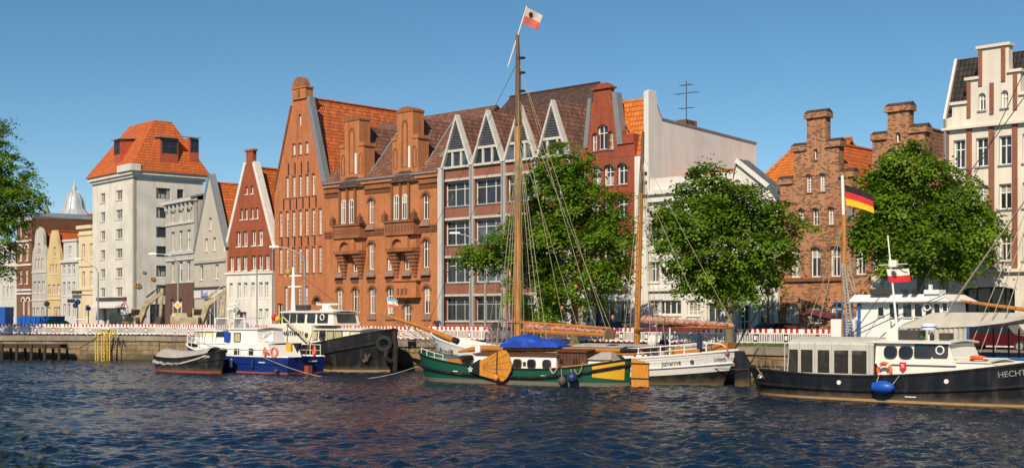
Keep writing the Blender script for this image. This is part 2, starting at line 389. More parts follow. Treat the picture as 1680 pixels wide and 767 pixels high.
def gable_back(f, x0, x1, y, ze, zr, mat):
    f.part('back_wall', MB().add([(x0, y, ze), (x1, y, ze), ((x0+x1)/2, y, zr)], [(0, 1, 2)]), mat)
# ------------------------------------------------------------------ ground, water, quay
QP = [(-300, 122), (-44, 110.5), (-30, 108.6), (25, 61), (85, 9), (300, -180)]          # far quay edge in plan
def struct(name, mb, mat, smooth=False):
    o = link(bpy.data.objects.new(name, mb.mesh(name, mat, smooth))); o['kind'] = 'structure'; return o
inner = [(-300, 127.5), (-42.6, 115.8), (-27, 112.4), (28.6, 64.6), (88.6, 12.6), (303, -176)]
mb = MB()
for i in range(5): mb.add([(*QP[i], ZQ), (*QP[i+1], ZQ), (*inner[i+1], ZQ), (*inner[i], ZQ)], [(0, 1, 2, 3)])
struct('promenade_pavement', mb, 'pave')
mb = MB(); far = [(-2500, 300), (-2500, 4000), (2500, 4000), (2500, -176)]
mb.add([(x, y, ZQ-.12) for x, y in inner+far[::-1]+[(-300, 300)]], [tuple(range(11))]); struct('road', mb, 'asphalt')
mb = MB()
for i in range(5):
    a, b = inner[i], inner[i+1]
    d = (Vector(b)-Vector(a)).normalized(); nn = Vector((-d.y, d.x))*.15
    mb.add([(*a, ZQ-.14), (*b, ZQ-.14), (b[0]+nn.x, b[1]+nn.y, ZQ-.14), (a[0]+nn.x, a[1]+nn.y, ZQ-.14), (*a, ZQ+.004), (*b, ZQ+.004), (b[0]+nn.x, b[1]+nn.y, ZQ+.004), (a[0]+nn.x, a[1]+nn.y, ZQ+.004)], [(0, 1, 5, 4), (1, 2, 6, 5), (2, 3, 7, 6), (3, 0, 4, 7), (4, 5, 6, 7)])
struct('kerb', mb, 'sill')
m, t, p = newmat('river_water'); M['water'] = m
p.inputs['Base Color'].default_value = (.004, .013, .032, 1); p.inputs['Roughness'].default_value = .05; p.inputs['IOR'].default_value = 1.33
pos = wpos(t)
h2 = noise(t, scaled(t, pos, (.7, 1.0, 1)), 7.0, 3, .6)
bump(t, p, h2, 1.0, .08)
import numpy as np
def water_mesh():
    """river surface: short wind chop as real displacement over the reach in view, flat sheets beyond"""
    rg = np.random.default_rng(5)
    ys = np.concatenate([np.arange(20, 60, .085), np.arange(60, 124, .13)]); xs = np.arange(-66, 46.01, .17)
    Xg, Yg = np.meshgrid(xs, ys); Zg = np.zeros_like(Xg); n = 64
    patch = np.zeros_like(Xg)
    for k in range(9):
        an = rg.uniform(0, 6.28); lam = rg.uniform(9, 40); patch += np.sin((Xg*np.cos(an)*.55+Yg*np.sin(an)*1.3)*6.283/lam+rg.uniform(0, 6.28))
    amp = np.clip(1.0+.13*patch, .6, 1.5)
    for k in range(n):
        lam = .38*(1.3/.38)**rg.random(); an = R(250)+rg.normal(0, .75); kk = 6.283/lam
        ph = kk*(Xg*np.cos(an)+Yg*np.sin(an))+rg.uniform(0, 6.28)
        Zg += WSLOPE*math.sqrt(2/n)/kk*np.sin(ph)
    Zg *= amp
    edge = np.minimum(1, np.minimum(np.minimum(Xg+66, 46-Xg), np.minimum(Yg-20, 123.9-Yg))/2).clip(0, 1); Zg *= edge
    ny, nx = Xg.shape; co = np.stack([Xg, Yg, Zg], -1).reshape(-1, 3)
    I = np.arange(ny*nx).reshape(ny, nx); q = np.stack([I[:-1, :-1], I[:-1, 1:], I[1:, 1:], I[1:, :-1]], -1).reshape(-1, 4)
    b = [-66, float(xs[-1]), 20, float(ys[-1])]; o = len(co)
    ring = np.array([(-320, -250), (320, -250), (320, 160), (-320, 160), (b[0], b[2]), (b[1], b[2]), (b[1], b[3]), (b[0], b[3])]); co = np.vstack([co, np.c_[ring, np.zeros(8)]])
    q = np.vstack([q, np.array([(0, 1, 5, 4), (1, 2, 6, 5), (2, 3, 7, 6), (3, 0, 4, 7)])+o])
    me = bpy.data.meshes.new('river_water'); me.vertices.add(len(co)); me.vertices.foreach_set('co', co.ravel()); me.loops.add(q.size); me.loops.foreach_set('vertex_index', q.ravel().astype(np.int32))
    me.polygons.add(len(q)); me.polygons.foreach_set('loop_start', np.arange(0, q.size, 4, dtype=np.int32)); me.polygons.foreach_set('use_smooth', np.ones(len(q), bool)); me.update(calc_edges=True); me.materials.append(M['water']); return me
WSLOPE = .20
o = link(bpy.data.objects.new('river_water', water_mesh())); o['kind'] = 'structure'
mb = MB().box(-320, 26, -60, 2.6, -1, 1.95); struct('near_bank_ground', mb, 'pave')
# quay wall: stone face with pilaster joints and separate coping stones
m, t, p = newmat('quay_stone'); M['quay'] = m; p.inputs['Roughness'].default_value = .85
u_ = uv(t); f1 = noise(t, u_, .8, 6, .65); f2 = noise(t, scaled(t, u_, (2.0, .35, 1)), 1.2, 5)
col = ramp(t, f1, [(.3, (.10, .075, .045)), (.55, (.30, .215, .115)), (.75, (.36, .27, .16))])
col = mixc(t, ramp(t, f2, [(.5, (0, 0, 0)), (.75, (.7,)*3)]), col, (.07, .055, .03))
bt = N(t, 'ShaderNodeTexBrick'); t.links.new(u_, bt.inputs['Vector']); bt.inputs['Scale'].default_value = 1; bt.inputs['Brick Width'].default_value = .9; bt.inputs['Row Height'].default_value = .42; bt.inputs['Mortar Size'].default_value = .02
bt.inputs['Color1'].default_value = (1, 1, 1, 1); bt.inputs['Color2'].default_value = (.72, .72, .72, 1); bt.inputs['Mortar'].default_value = (.35, .33, .3, 1)
col = mixc(t, .75, col, bt.outputs['Color'], 'MULTIPLY')
s_ = N(t, 'ShaderNodeSeparateXYZ'); t.links.new(wpos(t), s_.inputs[0])
hz = math_(t, 'ADD', s_.outputs[2], math_(t, 'MULTIPLY', math_(t, 'SUBTRACT', f1, .5), .8))
col = mixc(t, ramp(t, hz, [(.15, (.85,)*3), (.6, (0, 0, 0))]), col, (.045, .05, .018)); t.links.new(col, p.inputs['Base Color'])
bump(t, p, math_(t, 'ADD', f1, math_(t, 'MULTIPLY', math_(t, 'SUBTRACT', 1.0, bt.outputs['Fac']), .5)), .8, .06)
M['coping'] = simple('coping_stone', (.24, .20, .15), .85, var=.3, scale=1.2, bmp=.4, rnd=.35)
M['grout'] = simple('dark_wall', (.16, .12, .08), .9, var=.3)
fq = Frame((0, 0), ang=0, z0=0); fq.mkroot('quay_wall', 'long weathered ochre stone quay wall rising from the river', 'quay wall')
for i in range(5):
    a, b = Vector(QP[i]), Vector(QP[i+1]); L = (b-a).length; d = (b-a)/L
    f = Frame(a, b, root=fq.root)
    mb = MB().box(0, L, .12, .9, -1.6, ZQ-.36); f.part('stone_face', mb, 'quay')
    if i in (1, 2):
        k = int(L/1.9); me = MB().box(.012, L/k-.012, 0, .75, ZQ-.36, ZQ+.02).mesh('coping_stone', 'coping')
        for j in range(k): f.obj('coping_stone', me, (j*L/k, random.uniform(-.015, .015), random.uniform(-.01, .01)))
    else: f.part('coping', MB().box(0, L, 0, .75, ZQ-.36, ZQ+.02), 'coping')
    if i == 2:
        for px in (118, 640, 900): pass
# ------------------------------------------------------------------ far row of houses at the left
def Yr(px): return 170*1512/(px+1360)
def simple_front(f, ze, mat, depth=9):
    f.body(0, f.W, .3, depth, ze, mat)
# white-grey gabled house at the picture's left edge
f = house('town_house', 'light grey gabled house at the left edge behind the tree', -32, 27, Yr(-32), Yr(27), group=None)
ze = f.z(436, 5); zt = f.z(404, 5)
for k, (a, b) in enumerate(((450, 459), (469, 488))): f.wins([-22, -12, -2, 6, 13, 20], a, b, .62, 5, style='cross', sill='trim')
f.wins([4, 13, 21], 503, 520, .8, 12, style='two', sill=None); f.wins([16], 418, 424, .5, 16, style='two', sill='trim')
uL = f.u(2)
f.wall([(0, ZQ), (f.W, ZQ), (f.W, ze), (f.u(22), ze+.4), (f.u(20), f.z(412, 20)), (f.u(14), f.z(408, 14)), (f.u(-4), f.z(395, -4)), (f.u(-16), f.z(412, -16)), (0, ze)], 'lgrey_pl'); simple_front(f, ze, 'lgrey_pl')
gable_roof(f, 0, f.W, .35, 9, ze, f.z(398, -4), 'tile_dark'); f.box('cornice', -.1, f.W+.02, -.12, .02, ze-.15, ze+.05, 'trim')
# red-brown brick house
f = house('town_house', 'narrow red-brown brick house with tall arched windows and pale trim', 27.5, 52, Yr(27.5), Yr(52))
z1 = f.z(358, 40)
f.wins([33.5, 44], 402, 427, .95, 40, arch=1, style='cross', sill='trim', hood='trim'); f.wins([34, 43.5], 441, 465, .85, 40, arch=.3, style='cross', sill='trim')
f.wins([38, 46], 489, 516, .9, 42, arch=1, style='two', sill=None, hood='trim')
f.wins([33.5, 44], 368, 388, .8, 40, arch=1, style='cross', sill='trim')
f.wall([(0, ZQ), (f.W, ZQ), (f.W, z1), (0, z1)], 'brick_dark'); simple_front(f, z1, 'brick_dark', 12)
for q in (395, 434, 475, 481): f.box('string_course', -.02, f.W-.02, -.14, .02, f.z(q, 40)-.15, f.z(q, 40)+.12, 'trim')
f.box('cornice', -.1, f.W, -.3, .3, z1-.4, z1+.1, 'trim'); f.roof('roof', [[(0, 0, z1+.15), (f.W, 0, z1+.15), (f.W, 12, z1+.3), (0, 12, z1+.3)]], 'zinc')
# grey curved gable, yellow gable, grey house, cream house
def curved(f, pts, mat, roofmat, ze, zr, depth=10):
    f.wall(pts, mat); simple_front(f, ze, mat, depth); gable_roof(f, 0, f.W, .4, depth, ze, zr, roofmat)
f = house('town_house', 'warm grey plaster house with curved gable beside the brick house', 52.5, 76, Yr(52.5), Yr(76))
f.wins([57, 64, 71], 461, 480, .8, 64, style='cross', sill='trim'); f.wins([59, 64, 69], 424, 443, .55, 64, style='two', sill='trim'); f.wins([64], 399, 418, .7, 64, style='cross', sill='trim'); f.wins([55, 62, 70], 504, 520, .75, 62, style='two', sill=None)
W = f.W; ze = f.z(428, 64); Z = lambda q: f.z(q, 64)
curved(f, [(0, ZQ), (W, ZQ), (W, Z(425)), (W*.96, Z(412)), (W*.82, Z(402)), (W*.8, Z(386)), (W*.68, Z(376)), (W*.5, Z(372)), (W*.32, Z(376)), (W*.2, Z(386)), (W*.18, Z(402)), (W*.04, Z(412)), (0, Z(425))], 'grey_pl', 'tile_orange', ze, Z(380))
for q in (446, 492): f.box('string_course', 0, W, -.1, .02, Z(q)-.12, Z(q)+.1, 'lgrey_pl')
f = house('town_house', 'yellow plaster house with a bell shaped gable', 76.5, 99.5, Yr(76.5), Yr(99.5))
f.wins([80.5, 88, 95.5], 466, 483, .75, 88, style='cross', sill='trim'); f.wins([83.5, 88, 93], 433, 449, .5, 88, style='two', sill='trim'); f.wins([89.5], 405, 421, .65, 88, style='two', sill='trim'); f.wins([80, 91, 96], 503, 519, .85, 88, style='trans', sill=None)
W = f.W; Z = lambda q: f.z(q, 88); ze = Z(432)
curved(f, [(0, ZQ), (W, ZQ), (W, Z(428)), (W*.93, Z(412)), (W*.82, Z(402)), (W*.75, Z(388)), (W*.66, Z(380)), (W*.62, Z(377.5)), (W*.38, Z(377.5)), (W*.34, Z(380)), (W*.25, Z(388)), (W*.18, Z(402)), (W*.07, Z(412)), (0, Z(428))], 'yellow_pl', 'tile_orange', ze, Z(378.5))
f.box('string_course', 0, W, -.1, .02, Z(490)-.12, Z(490)+.1, 'cream_pl')
f = house('town_house', 'light grey three storey house with small cross gable next to yellow gable', 100, 128.5, Yr(100), Yr(128.5))
f.wins([105, 113.5, 121], 434, 450, .8, 113, style='cross', sill='trim'); f.wins([105, 113, 121], 462, 485, .8, 113, style='cross', sill='trim'); f.wins([106, 113, 122], 498, 520, .8, 113, style='two', sill=None); f.wins([115], 403, 418, .7, 115, style='two', sill='trim')
W = f.W; Z = lambda q: f.z(q, 113); ze = Z(428)
f.wall([(0, ZQ), (W, ZQ), (W, ze), (W*.92, ze), (W*.9, Z(394)), (W*.16, Z(394)), (W*.14, ze), (0, ze)], 'lgrey_pl'); simple_front(f, ze, 'lgrey_pl')
f.box('cornice', -.05, W+.02, -.25, .04, ze-.2, ze+.12, 'lgrey_pl'); f.box('cornice', W*.12, W*.94, -.15, .4, Z(396), Z(392.5), 'lgrey_pl')
f.roof('roof', [[(0, .2, ze), (W, .2, ze), (W, 5, Z(386)), (0, 5, Z(386))]], 'tile_orange')
f = house('town_house', 'cream yellow corner house with tall windows beside white tower block', 129, 152, Yr(129), Yr(152))
f.wins([137, 149.5], 400, 423, .8, 137, style='cross', sill='trim'); f.wins([137, 149.5], 445, 471, .8, 137, style='cross', sill='trim'); f.wins([143], 500, 520, 1.0, 137, style='two', sill=None)
W = f.W; Z = lambda q: f.z(q, 140); z1 = Z(372)
f.wall([(0, ZQ), (W, ZQ), (W, z1), (0, z1)], 'cream_pl'); simple_front(f, z1, 'cream_pl', 10)
for q in (384, 435, 474, 481): f.box('string_course', 0, W, -.13, .02, Z(q)-.15, Z(q)+.12, 'cream_pl')
f.box('cornice', -.1, W, -.35, .3, z1-.25, z1+.2, 'cream_pl')
# plain grey hall and the dome and spire far behind
f = Frame(gp(57, 215), gp(150, 190)); f.mkroot('hall_building', 'large plain grey walled hall with flat dark roof behind the gables', 'building')
zt = f.z(352, 60); zt2 = f.z(362, 148)
f.wall([(0, ZQ), (f.W, ZQ), (f.W, zt2), (0, zt)], 'grey_pl2'); f.body(0, f.W, .3, 20, zt2-.4, 'grey_pl2')
f.roof('roof', [[(-.2, -.2, zt+.5), (f.W+.2, -.2, zt2+.5), (f.W+.2, 20, zt2+.5), (-.2, 20, zt+.5)]], 'zinc', .5)
ch = f.box('chimney', f.u(119), f.u(128), 2, 4, zt2, f.z(350, 124), 'brick_red'); f.box('chimney', f.u(108), f.u(118), 3, 5, zt2, f.z(358, 113), 'brick_dark')
f = Frame(gp(122, 330), ang=0); f.mkroot('church_dome', 'pale ribbed lead dome with lantern far behind the roofs', 'dome')
def zz(py, Y): return CH+(HOR-py)/FPX*Y
s_ = 330/FPX
prof = [(31, 358), (28, 353), (22, 347.5), (18, 342.5), (16.5, 336), (15, 329), (12, 322), (8, 316), (4, 312.5)]
f.part('drum', MB().lathe([(4.6, ZQ), (4.6, zz(357, 330))], n=16), 'lgrey_pl'); f.part('dome_shell', MB().lathe([(r*s_, zz(q, 330)) for r, q in prof], n=20), 'lead', smooth=True)
mb = MB()
for k in range(12):
    a = k*math.pi/6; mb.tube([(r*s_*1.01*math.cos(a), r*s_*1.01*math.sin(a), zz(q, 330)) for r, q in prof], .12, 5)
f.part('dome_ribs', mb, 'lead'); f.part('lantern', MB().lathe([(.62, zz(313, 330)), (.55, zz(307, 330)), (.3, zz(305, 330)), (.08, zz(297, 330))], n=10), 'lead')
f = Frame(gp(75, 420), ang=0); f.mkroot('church_spire', 'thin green copper spire far behind the grey hall', 'spire')
f.part('tower', MB().box(-1.6, 1.6, -1.6, 1.6, ZQ, zz(352, 420)), 'brick_red'); f.part('spire_roof', MB().lathe([(1.9, zz(353, 420)), (1.3, zz(345, 420)), (.02, zz(330, 420))], n=8), 'copper')
# ------------------------------------------------------------------ white tower block
YT = 160.0
f = house('tower_block', 'tall white plaster block with orange hipped roof and red dormers', 152, 219.5, 170, YT, cat='building')
W = f.W; ze = f.z(283, 215)
rows = [(314, 330), (345.5, 361.5), (377, 393), (409, 425), (440.5, 456.5), (472, 488)]
for a, b in rows: f.wins([168.7], a-1, b-1, 1.55, 190, style='three0', sill='conc', frame='frame', glass='glass_d'); f.wins([195.5], a-1, b-1, 2.1, 190, style='four', sill='conc', glass='glass_d')
f.win(f.u(172), ZQ+.3, ZQ+3, 1.6, style='two', sill=None, glass='glass_d'); f.win(f.u(196), ZQ+.9, ZQ+3, 2.2, style='three0', sill=None, glass='glass_d')
f.wall([(0, ZQ), (W, ZQ), (W, ze), (0, ze)], 'tower_pl'); D = 9.4
f.part('awning', MB().hexa([(f.u(162), -1.6, 4.7), (f.u(208), -1.6, 4.7), (f.u(208), 0, 4.9), (f.u(162), 0, 4.9), (f.u(162), -1.6, 4.8), (f.u(208), -1.6, 4.8), (f.u(208), 0, 5.6), (f.u(162), 0, 5.6)]), 'lgrey_pl'); f.box('shop_fascia', f.u(160), f.u(208), -.2, .02, 5.7, 6.1, 'frame_dark')
f.body(0, W-.5, .3, D, ze, 'tower_pl')
pc = f.M @ Vector((W, 0, 0)); pe = f.M @ Vector((W, D, 0))
g = Frame((pc.x, pc.y), (pe.x, pe.y), root=f.root)
gz = g.z(311, 268); st = (g.z(311, 268)-g.z(438, 268))/4
for k in range(6):
    z0 = gz-k*st-1.15
    g.win(g.u(268), z0, z0+1.35, 1.9, style='three0', sill=None, frame='frame_dark'); g.win(g.u(296), z0, z0+1.35, .9, style='two', sill=None, frame='frame_dark')
g.win(g.u(262), ZQ+.4, ZQ+3.2, 2.6, style='three0', sill=None, glass='glass_d', frame='frame_dark'); g.wall([(0, ZQ), (D, ZQ), (D, ze), (0, ze)], 'tower_pl')
f.box('cornice', -.5, W+.5, -.5, D+.5, ze-.25, ze+.25, 'tower_pl'); f.box('cornice', -.25, W+.25, -.25, D+.25, ze-.6, ze-.25, 'tower_pl')
zr = f.z(208, 235, 5); o = .7; i_ = 3.0
A = [(-o, -o, ze+.3), (W+o, -o, ze+.3), (W+o, D+o, ze+.3), (-o, D+o, ze+.3)]; T = [(i_+.6, i_+.5, zr), (W-i_+1.2, i_+.5, zr), (W-i_+1.2, D-i_-.5, zr), (i_+.6, D-i_-.5, zr)]
f.roof('roof', [[A[k], A[(k+1) % 4], T[(k+1) % 4], T[k]] for k in range(4)]+[T], 'tile_orange', .1)
f.box('parapet_block', f.u(201), W+.75, -.75, .6, ze+.15, ze+1.0, 'tower_pl'); 
def dormer(fr, u, y, z0, wd, hd, dp):
    o = fr.part('dormer', MB().box(u-wd/2, u+wd/2, y, y+dp, z0, z0+hd), 'red_pl')
    fr.sub('dormer_window', MB().box(u-wd*.36, u+wd*.36, y-.05, y+.02, z0+hd*.42, z0+hd*.93), 'glass_d', o)
    mb = MB()
    for k in (-.38, -.0, .38): mb.box(u+k*wd-.05, u+k*wd+.05, y-.09, y-.052, z0+hd*.4, z0+hd*.95)
    mb.box(u-wd*.41, u+wd*.41, y-.088, y-.053, z0+hd*.64, z0+hd*.68); fr.sub('dormer_frame', mb, 'frame_dark', o)
    fr.sub('dormer_roof', MB().hexa([(u-wd*.6, y-.35, z0+hd), (u+wd*.6, y-.35, z0+hd), (u+wd*.6, y+dp, z0+hd+.35), (u-wd*.6, y+dp, z0+hd+.35), (u-wd*.6, y-.35, z0+hd+.12), (u+wd*.6, y-.35, z0+hd+.12), (u+wd*.6, y+dp, z0+hd+.5), (u-wd*.6, y+dp, z0+hd+.5)]), 'zinc', o)
    return o
dormer(f, f.u(193, .1), .05, ze+1.5, 2.0, 3.0, 3.2)
dormer(g, g.u(276), -.25, ze+1.4, 2.5, 3.2, 3.0); dormer(g, g.u(318), -.1, ze+2.0, 1.3, 2.9, 2.4)
M['gold'] = simple('ochre_gold', (.42, .22, .05), .5)
for (px, py, r) in ((226, 468, .42), (250.5, 457, .3), (236, 446, .2)):          # golden pretzel emblems on the wall
    u, z = g.uz(px, py); mb = MB()
    for s in (-1, 1): mb.tube([(u+s*r*.45+r*.5*math.cos(a*math.pi/5), -.06, z+r*.55*math.sin(a*math.pi/5)) for a in range(11)], .07, 5)
    mb.tube([(u-r*.7, -.06, z-r*.1), (u, -.06, z-r*.8), (u+r*.7, -.06, z-r*.1)], .07, 5); g.part('pretzel_emblem', mb, 'gold')
# ------------------------------------------------------------------ grey house with brown brick ground floor
f = house('town_house', 'grey three storey house with bracket cornice and brown brick ground floor', 272, 318.5, 140, 133.5)
W = f.W; Z = lambda q: f.z(q, 297); ze = Z(331)
f.wins([283.5, 296.5, 309.5], 345, 363, .85, 297, style='cross', sill='trim'); f.wins([283.5, 296.5, 309.5], 378, 411, 1.05, 297, style='cross', sill='trim'); f.wins([283.5, 296.5, 309.5], 429, 462, 1.05, 297, style='cross', sill='trim')
zb = Z(464)
f.wall([(0, zb), (W, zb), (W, ze), (0, ze)], 'grey_pl')
f.wins([283.5, 297], 490, 522, 1.0, 290, style='two', sill=None, frame='frame'); f.wall([(0, ZQ), (W, ZQ), (W, zb), (0, zb)], 'brick_brown', y0=-.08, name='ground_floor_wall')
f.body(0, W, .3, 11, ze, 'grey_pl')
for q in (366, 415, 425): f.box('string_course', 0, W, -.12, .02, Z(q)-.12, Z(q)+.12, 'lgrey_pl')
for a in range(7): f.box('bracket', W*(.06+a*.145), W*(.06+a*.145)+.18, -.35, .02, ze-.75, ze-.12, 'lgrey_pl')
f.box('cornice', -.25, W+.1, -.5, .3, ze-.12, ze+.25, 'lgrey_pl'); f.roof('roof', [[(-.3, -.45, ze+.3), (W+.2, -.45, ze+.3), (W+.2, 5, Z(305)), (1.5, 5, Z(305))], [(-.3, -.45, ze+.3), (1.5, 5, Z(305)), (-.3, 11, ze+.3)], [(W+.2, 5, Z(305)), (1.5, 5, Z(305)), (-.3, 11, ze+.3), (W+.2, 11, ze+.3)]], 'zinc')
# ------------------------------------------------------------------ pointed warm grey gable
f = house('gable_house', 'warm grey house with one steep pointed gable between grey and red houses', 319, 370.5, 133.3, 126)
W = f.W; Z = lambda q: f.z(q, 345); za = f.z(428, 345); zp = f.z(291, 347)
f.wins([345], 357, 376, .75, 345, style='grid', sill='trim'); f.wins([338.5, 351.5], 390, 411, .8, 345, style='two', sill='trim'); f.wins([330.5, 355.5], 434, 458, 1.0, 343, style='two', sill='trim')
f.win(f.u(345), ZQ, Z(490), 3.6, style='three0', sill=None, glass='glass_d')
f.wall([(0, ZQ), (W, ZQ), (W, Z(412)), (W*.56, zp), (W*.44, zp), (0, Z(412))], 'grey_pl2'); f.body(0, W, .3, 12, Z(412), 'grey_pl2')
f.box('string_course', -.02, W+.02, -.16, .02, za-.15, za+.15, 'grey_pl'); f.box('shop_fascia', 0, W, -.14, .02, Z(474), Z(470), 'frame_dark'); f.box('shop_front', .1, W-.1, -.1, .02, Z(488), Z(475), 'white_pl')
mb = MB()
for k, (dx, hh) in enumerate(((-.9, .7), (-.5, .7), (-.1, .45), (.3, .45), (.7, .6))): mb.box(f.u(337)+dx, f.u(337)+dx+.12, -.14, -.09, Z(487), Z(487)+hh); mb.box(f.u(337)+dx, f.u(337)+dx+.32, -.135, -.092, Z(487), Z(487)+.12)
M['sign_blue'] = simple('sign_blue', (.02, .07, .36), .5); f.part('shop_lettering', mb, 'sign_blue')
gable_roof(f, 0, W, .4, 12, Z(412), zp-.5, 'tile_orange'); mb = MB()
for s in (0, 1):
    xe = W*s; mb.slab([(xe, -.06, Z(412)), (W*.5, -.06, zp+.15), (W*.5, .5, zp+.15), (xe, .5, Z(412))], (.35*(1 if s else -1), 0, .25))
f.part('gable_coping', mb, 'zinc'); gable_back(f, 0, W, 12, Z(412), zp-.5, 'grey_pl2')
# ------------------------------------------------------------------ red gable with white base
f = house('gable_house', 'red brick pointed gable house with white plaster lower storeys', 371, 449.5)
W = f.W; Z = lambda q: f.z(q, 412); zb = Z(447); ze = Z(408); zp = f.z(270, 412)
f.wins([404.5, 413.5], 305, 318, .42, 409, style='plain', sill='trim'); f.wins([396.5, 404, 414, 421.5], 341, 359, .45, 409, style='two', sill='trim'); f.wins([391.5, 402.5, 416.5, 427.5], 378, 403, .72, 410, style='two_b', sill='trim', frame='frame'); f.wins([380, 391, 402, 416.5, 427.5, 438.5], 419, 443, .72, 410, style='two_b', sill='trim')
f.wall([(0, zb), (W, zb), (W, ze), (W*.57, zp), (W*.57, zp+1.3), (W*.43, zp+1.3), (W*.43, zp), (0, ze)], 'brick_red')
f.wins([379.5, 393, 403.5, 415.5, 428.5, 438], 463, 489, .62, 410, style='grid', sill='trim'); f.wins([379, 428, 438], 506, 523, .62, 428, style='grid', sill=None); f.wins([397], 511, 526, 1.6, 398, style='two', sill=None)
f.wall([(0, ZQ), (W, ZQ), (W, zb), (0, zb)], 'white_pl', y0=-.05, name='lower_wall'); f.body(0, W, .35, 14, ze, 'brick_red')
f.box('string_course', -.02, W+.02, -.18, .02, zb-.12, zb+.1, 'white_pl')
gable_roof(f, 0, W, .5, 14, ze, zp-.2, 'tile_orange'); gable_back(f, 0, W, 14, ze, zp-.3, 'brick_red'); mb = MB()
for s in (0, 1): mb.slab([(W*s, -.1, ze-.2), (W*(.43+.14*s), -.1, zp+.1), (W*(.43+.14*s), .6, zp+.1), (W*s, .6, ze-.2)], (.3*(1 if s else -1), 0, .2))
f.part('gable_coping', mb, 'trim'); f.box('chimney_cap', W*.41, W*.59, -.08, .45, zp+1.3, zp+1.5, 'brick_red'); f.part('downpipe', MB().tube([(W-.05, -.12, ZQ), (W-.05, -.12, ze)], .07, 6), 'zinc')
# ------------------------------------------------------------------ tall warehouse
f = house('warehouse', 'tall orange brick warehouse with steep gable and large tiled roof', 450.5, 533, cat='warehouse')
W = f.W; Z = lambda q: f.z(q, 492); ze = Z(301); zs = Z(173)
f.wins([471, 482, 492.7, 503.4, 514], 287, 322, .5, 492, style='loft'); f.wins([460.5, 471, 481.6, 492.3, 503, 514, 525], 344, 386, .5, 492, style='loft'); f.wins([460.5, 471, 481.6, 492.3, 503, 514, 525], 405, 447, .5, 492, style='loft')
f.wins([469.5, 480, 491, 502], 469, 512, .55, 491, style='loft'); f.wins([482, 492.3, 503.2], 234, 253, .5, 492, style='grid'); f.wins([492], 187, 206, .42, 492, arch=1, style='slim', sill=None, frame='frame', glass='frame_grey')
f.win(f.u(520), Z(500), Z(488), 1.1, arch=1, style='two', sill=None, frame='frame_dark', hood='brick_dark'); f.win(f.u(459.5), ZQ, Z(497), .9, style='two', sill=None)
c = f.u(492.5)
f.wall([(0, ZQ), (W, ZQ), (W, ze), (W-.1, ze), (c+1.2, zs), (c+1.2, Z(163)), (c-1.25, Z(163)), (c-1.25, zs), (.05, ze-.6), (0, ze-.6)], 'brick_orange')
f.wins([492.5], 143, 161, .3, 492, style='plain', sill=None, glass='brick_dark', frame='brick_dark') if False else None
f.body(0, W, .35, 15, ze, 'brick_orange'); zr = zs+.8
gable_roof(f, 0, W, .5, 13, ze, zr, 'tile_ware', xr=c); f.roof('roof_hip', [[(-.1, 13, ze), (c, 13, zr), (c, 15.5, ze+3)], [(c, 13, zr), (W+.1, 13, ze), (c, 15.5, ze+3)]], 'tile_ware')
# gable crown: pier with semicircular top and shoulders
mb = MB().box(c-1.0, c+1.0, -.15, .7, Z(163), Z(146)); mb.box(c-1.1, c+1.1, -.22, .75, Z(145.5), Z(143)); f.part('gable_pier', mb, 'brick_orange2')
n = 10; rr = .95; zc = Z(143)+.02
arc = [(c+rr*math.cos(math.pi*i/n), -.2, zc+rr*.95*math.sin(math.pi*i/n)) for i in range(n+1)]
f.part('gable_crown', MB().slab(arc, (0, .6, 0)), 'brick_mid'); f.part('gable_niche', MB().box(c-.12, c+.12, -.18, -.12, Z(160), Z(148)), 'brick_dark')
mb = MB(); mb.slab([(c+1.15, -.1, zs+.15), (c+1.15, -.1, Z(161)), (c+1.5, -.1, Z(161)), (c+1.65, -.1, zs), (W+.25, -.1, ze-.1), (W-.35, -.1, ze-.1)], (0, .6, 0)); f.part('gable_coping', mb, 'zinc')
mb = MB(); mb.slab([(c-1.2, -.1, zs+.1), (c-1.4, -.1, zs+.15), (-.1, -.1, ze-.5), (.08, -.1, ze-.5)], (0, .6, 0)); f.part('gable_coping', mb, 'brick_dark')
for pz0, pz1, pxs in ((323.5, 342, [466, 476.5, 487, 497.5, 508, 519]), (388, 403, [463, 473.5, 484, 495, 506, 517]), (266, 285, [474, 484.5, 495, 506])):
    me = MB().box(-.05, .05, -.07, .01, 0, Z(pz0)-Z(pz1)).mesh('wall_anchor', 'iron')
    for q in pxs: f.obj('wall_anchor', me, (f.u(q), 0, Z(pz1)))
f.part('skylight', MB().hexa([(c+1.6, 1.2, zs-1.6*1.95), (c+1.6, 2.0, zs-1.6*1.95), (c+2.0, 2.0, zs-2.0*1.95-.6), (c+2.0, 1.2, zs-2.0*1.95-.6)]*2), 'zinc') if False else None
# ------------------------------------------------------------------ ornate brick house with two bay towers
f = house('brick_house', 'ornate orange brick house with two bay towers, balconies and brown roof', 533.5, 721, cat='building')
W = f.W; Zl = lambda q, p=610: f.z(q, p); ze = f.z(290, 627)
H = dict(arch=.9, hood='brick_dark')
def zrow(p, a, b): return f.z(b, p), f.z(a, p)
z0, z1 = zrow(609, 325.5, 366); [f.win(f.u(q), z0, z1, .78, **H) for q in (609, 698.4)]
z0, z1 = zrow(609, 397, 442); [f.win(f.u(q), z0, z1, .78, **H) for q in (609, 698.6)]
z0, z1 = zrow(610, 471, 514); [f.win(f.u(q), z0, z1, .80, **H) for q in (557, 583, 610.6, 640, 700)]
for q in (557, 582, 638.5, 667): f.win(f.u(q), f.z(444, 609), f.z(424, 609), .68, style='cross')
f.win(f.u(668), ZQ+.2, f.z(497, 668), .95, arch=1, style='cross', sill=None, hood='brick_dark', name='door')
c1, c2 = f.u(579.5), f.u(666.5)
f.wall([(0, ZQ), (W, ZQ), (W, ze), (0, ze)], 'brick_orange2'); f.body(0, W, .35, 13, ze, 'brick_orange2')
zm = ze+6.2; yr = 6.8
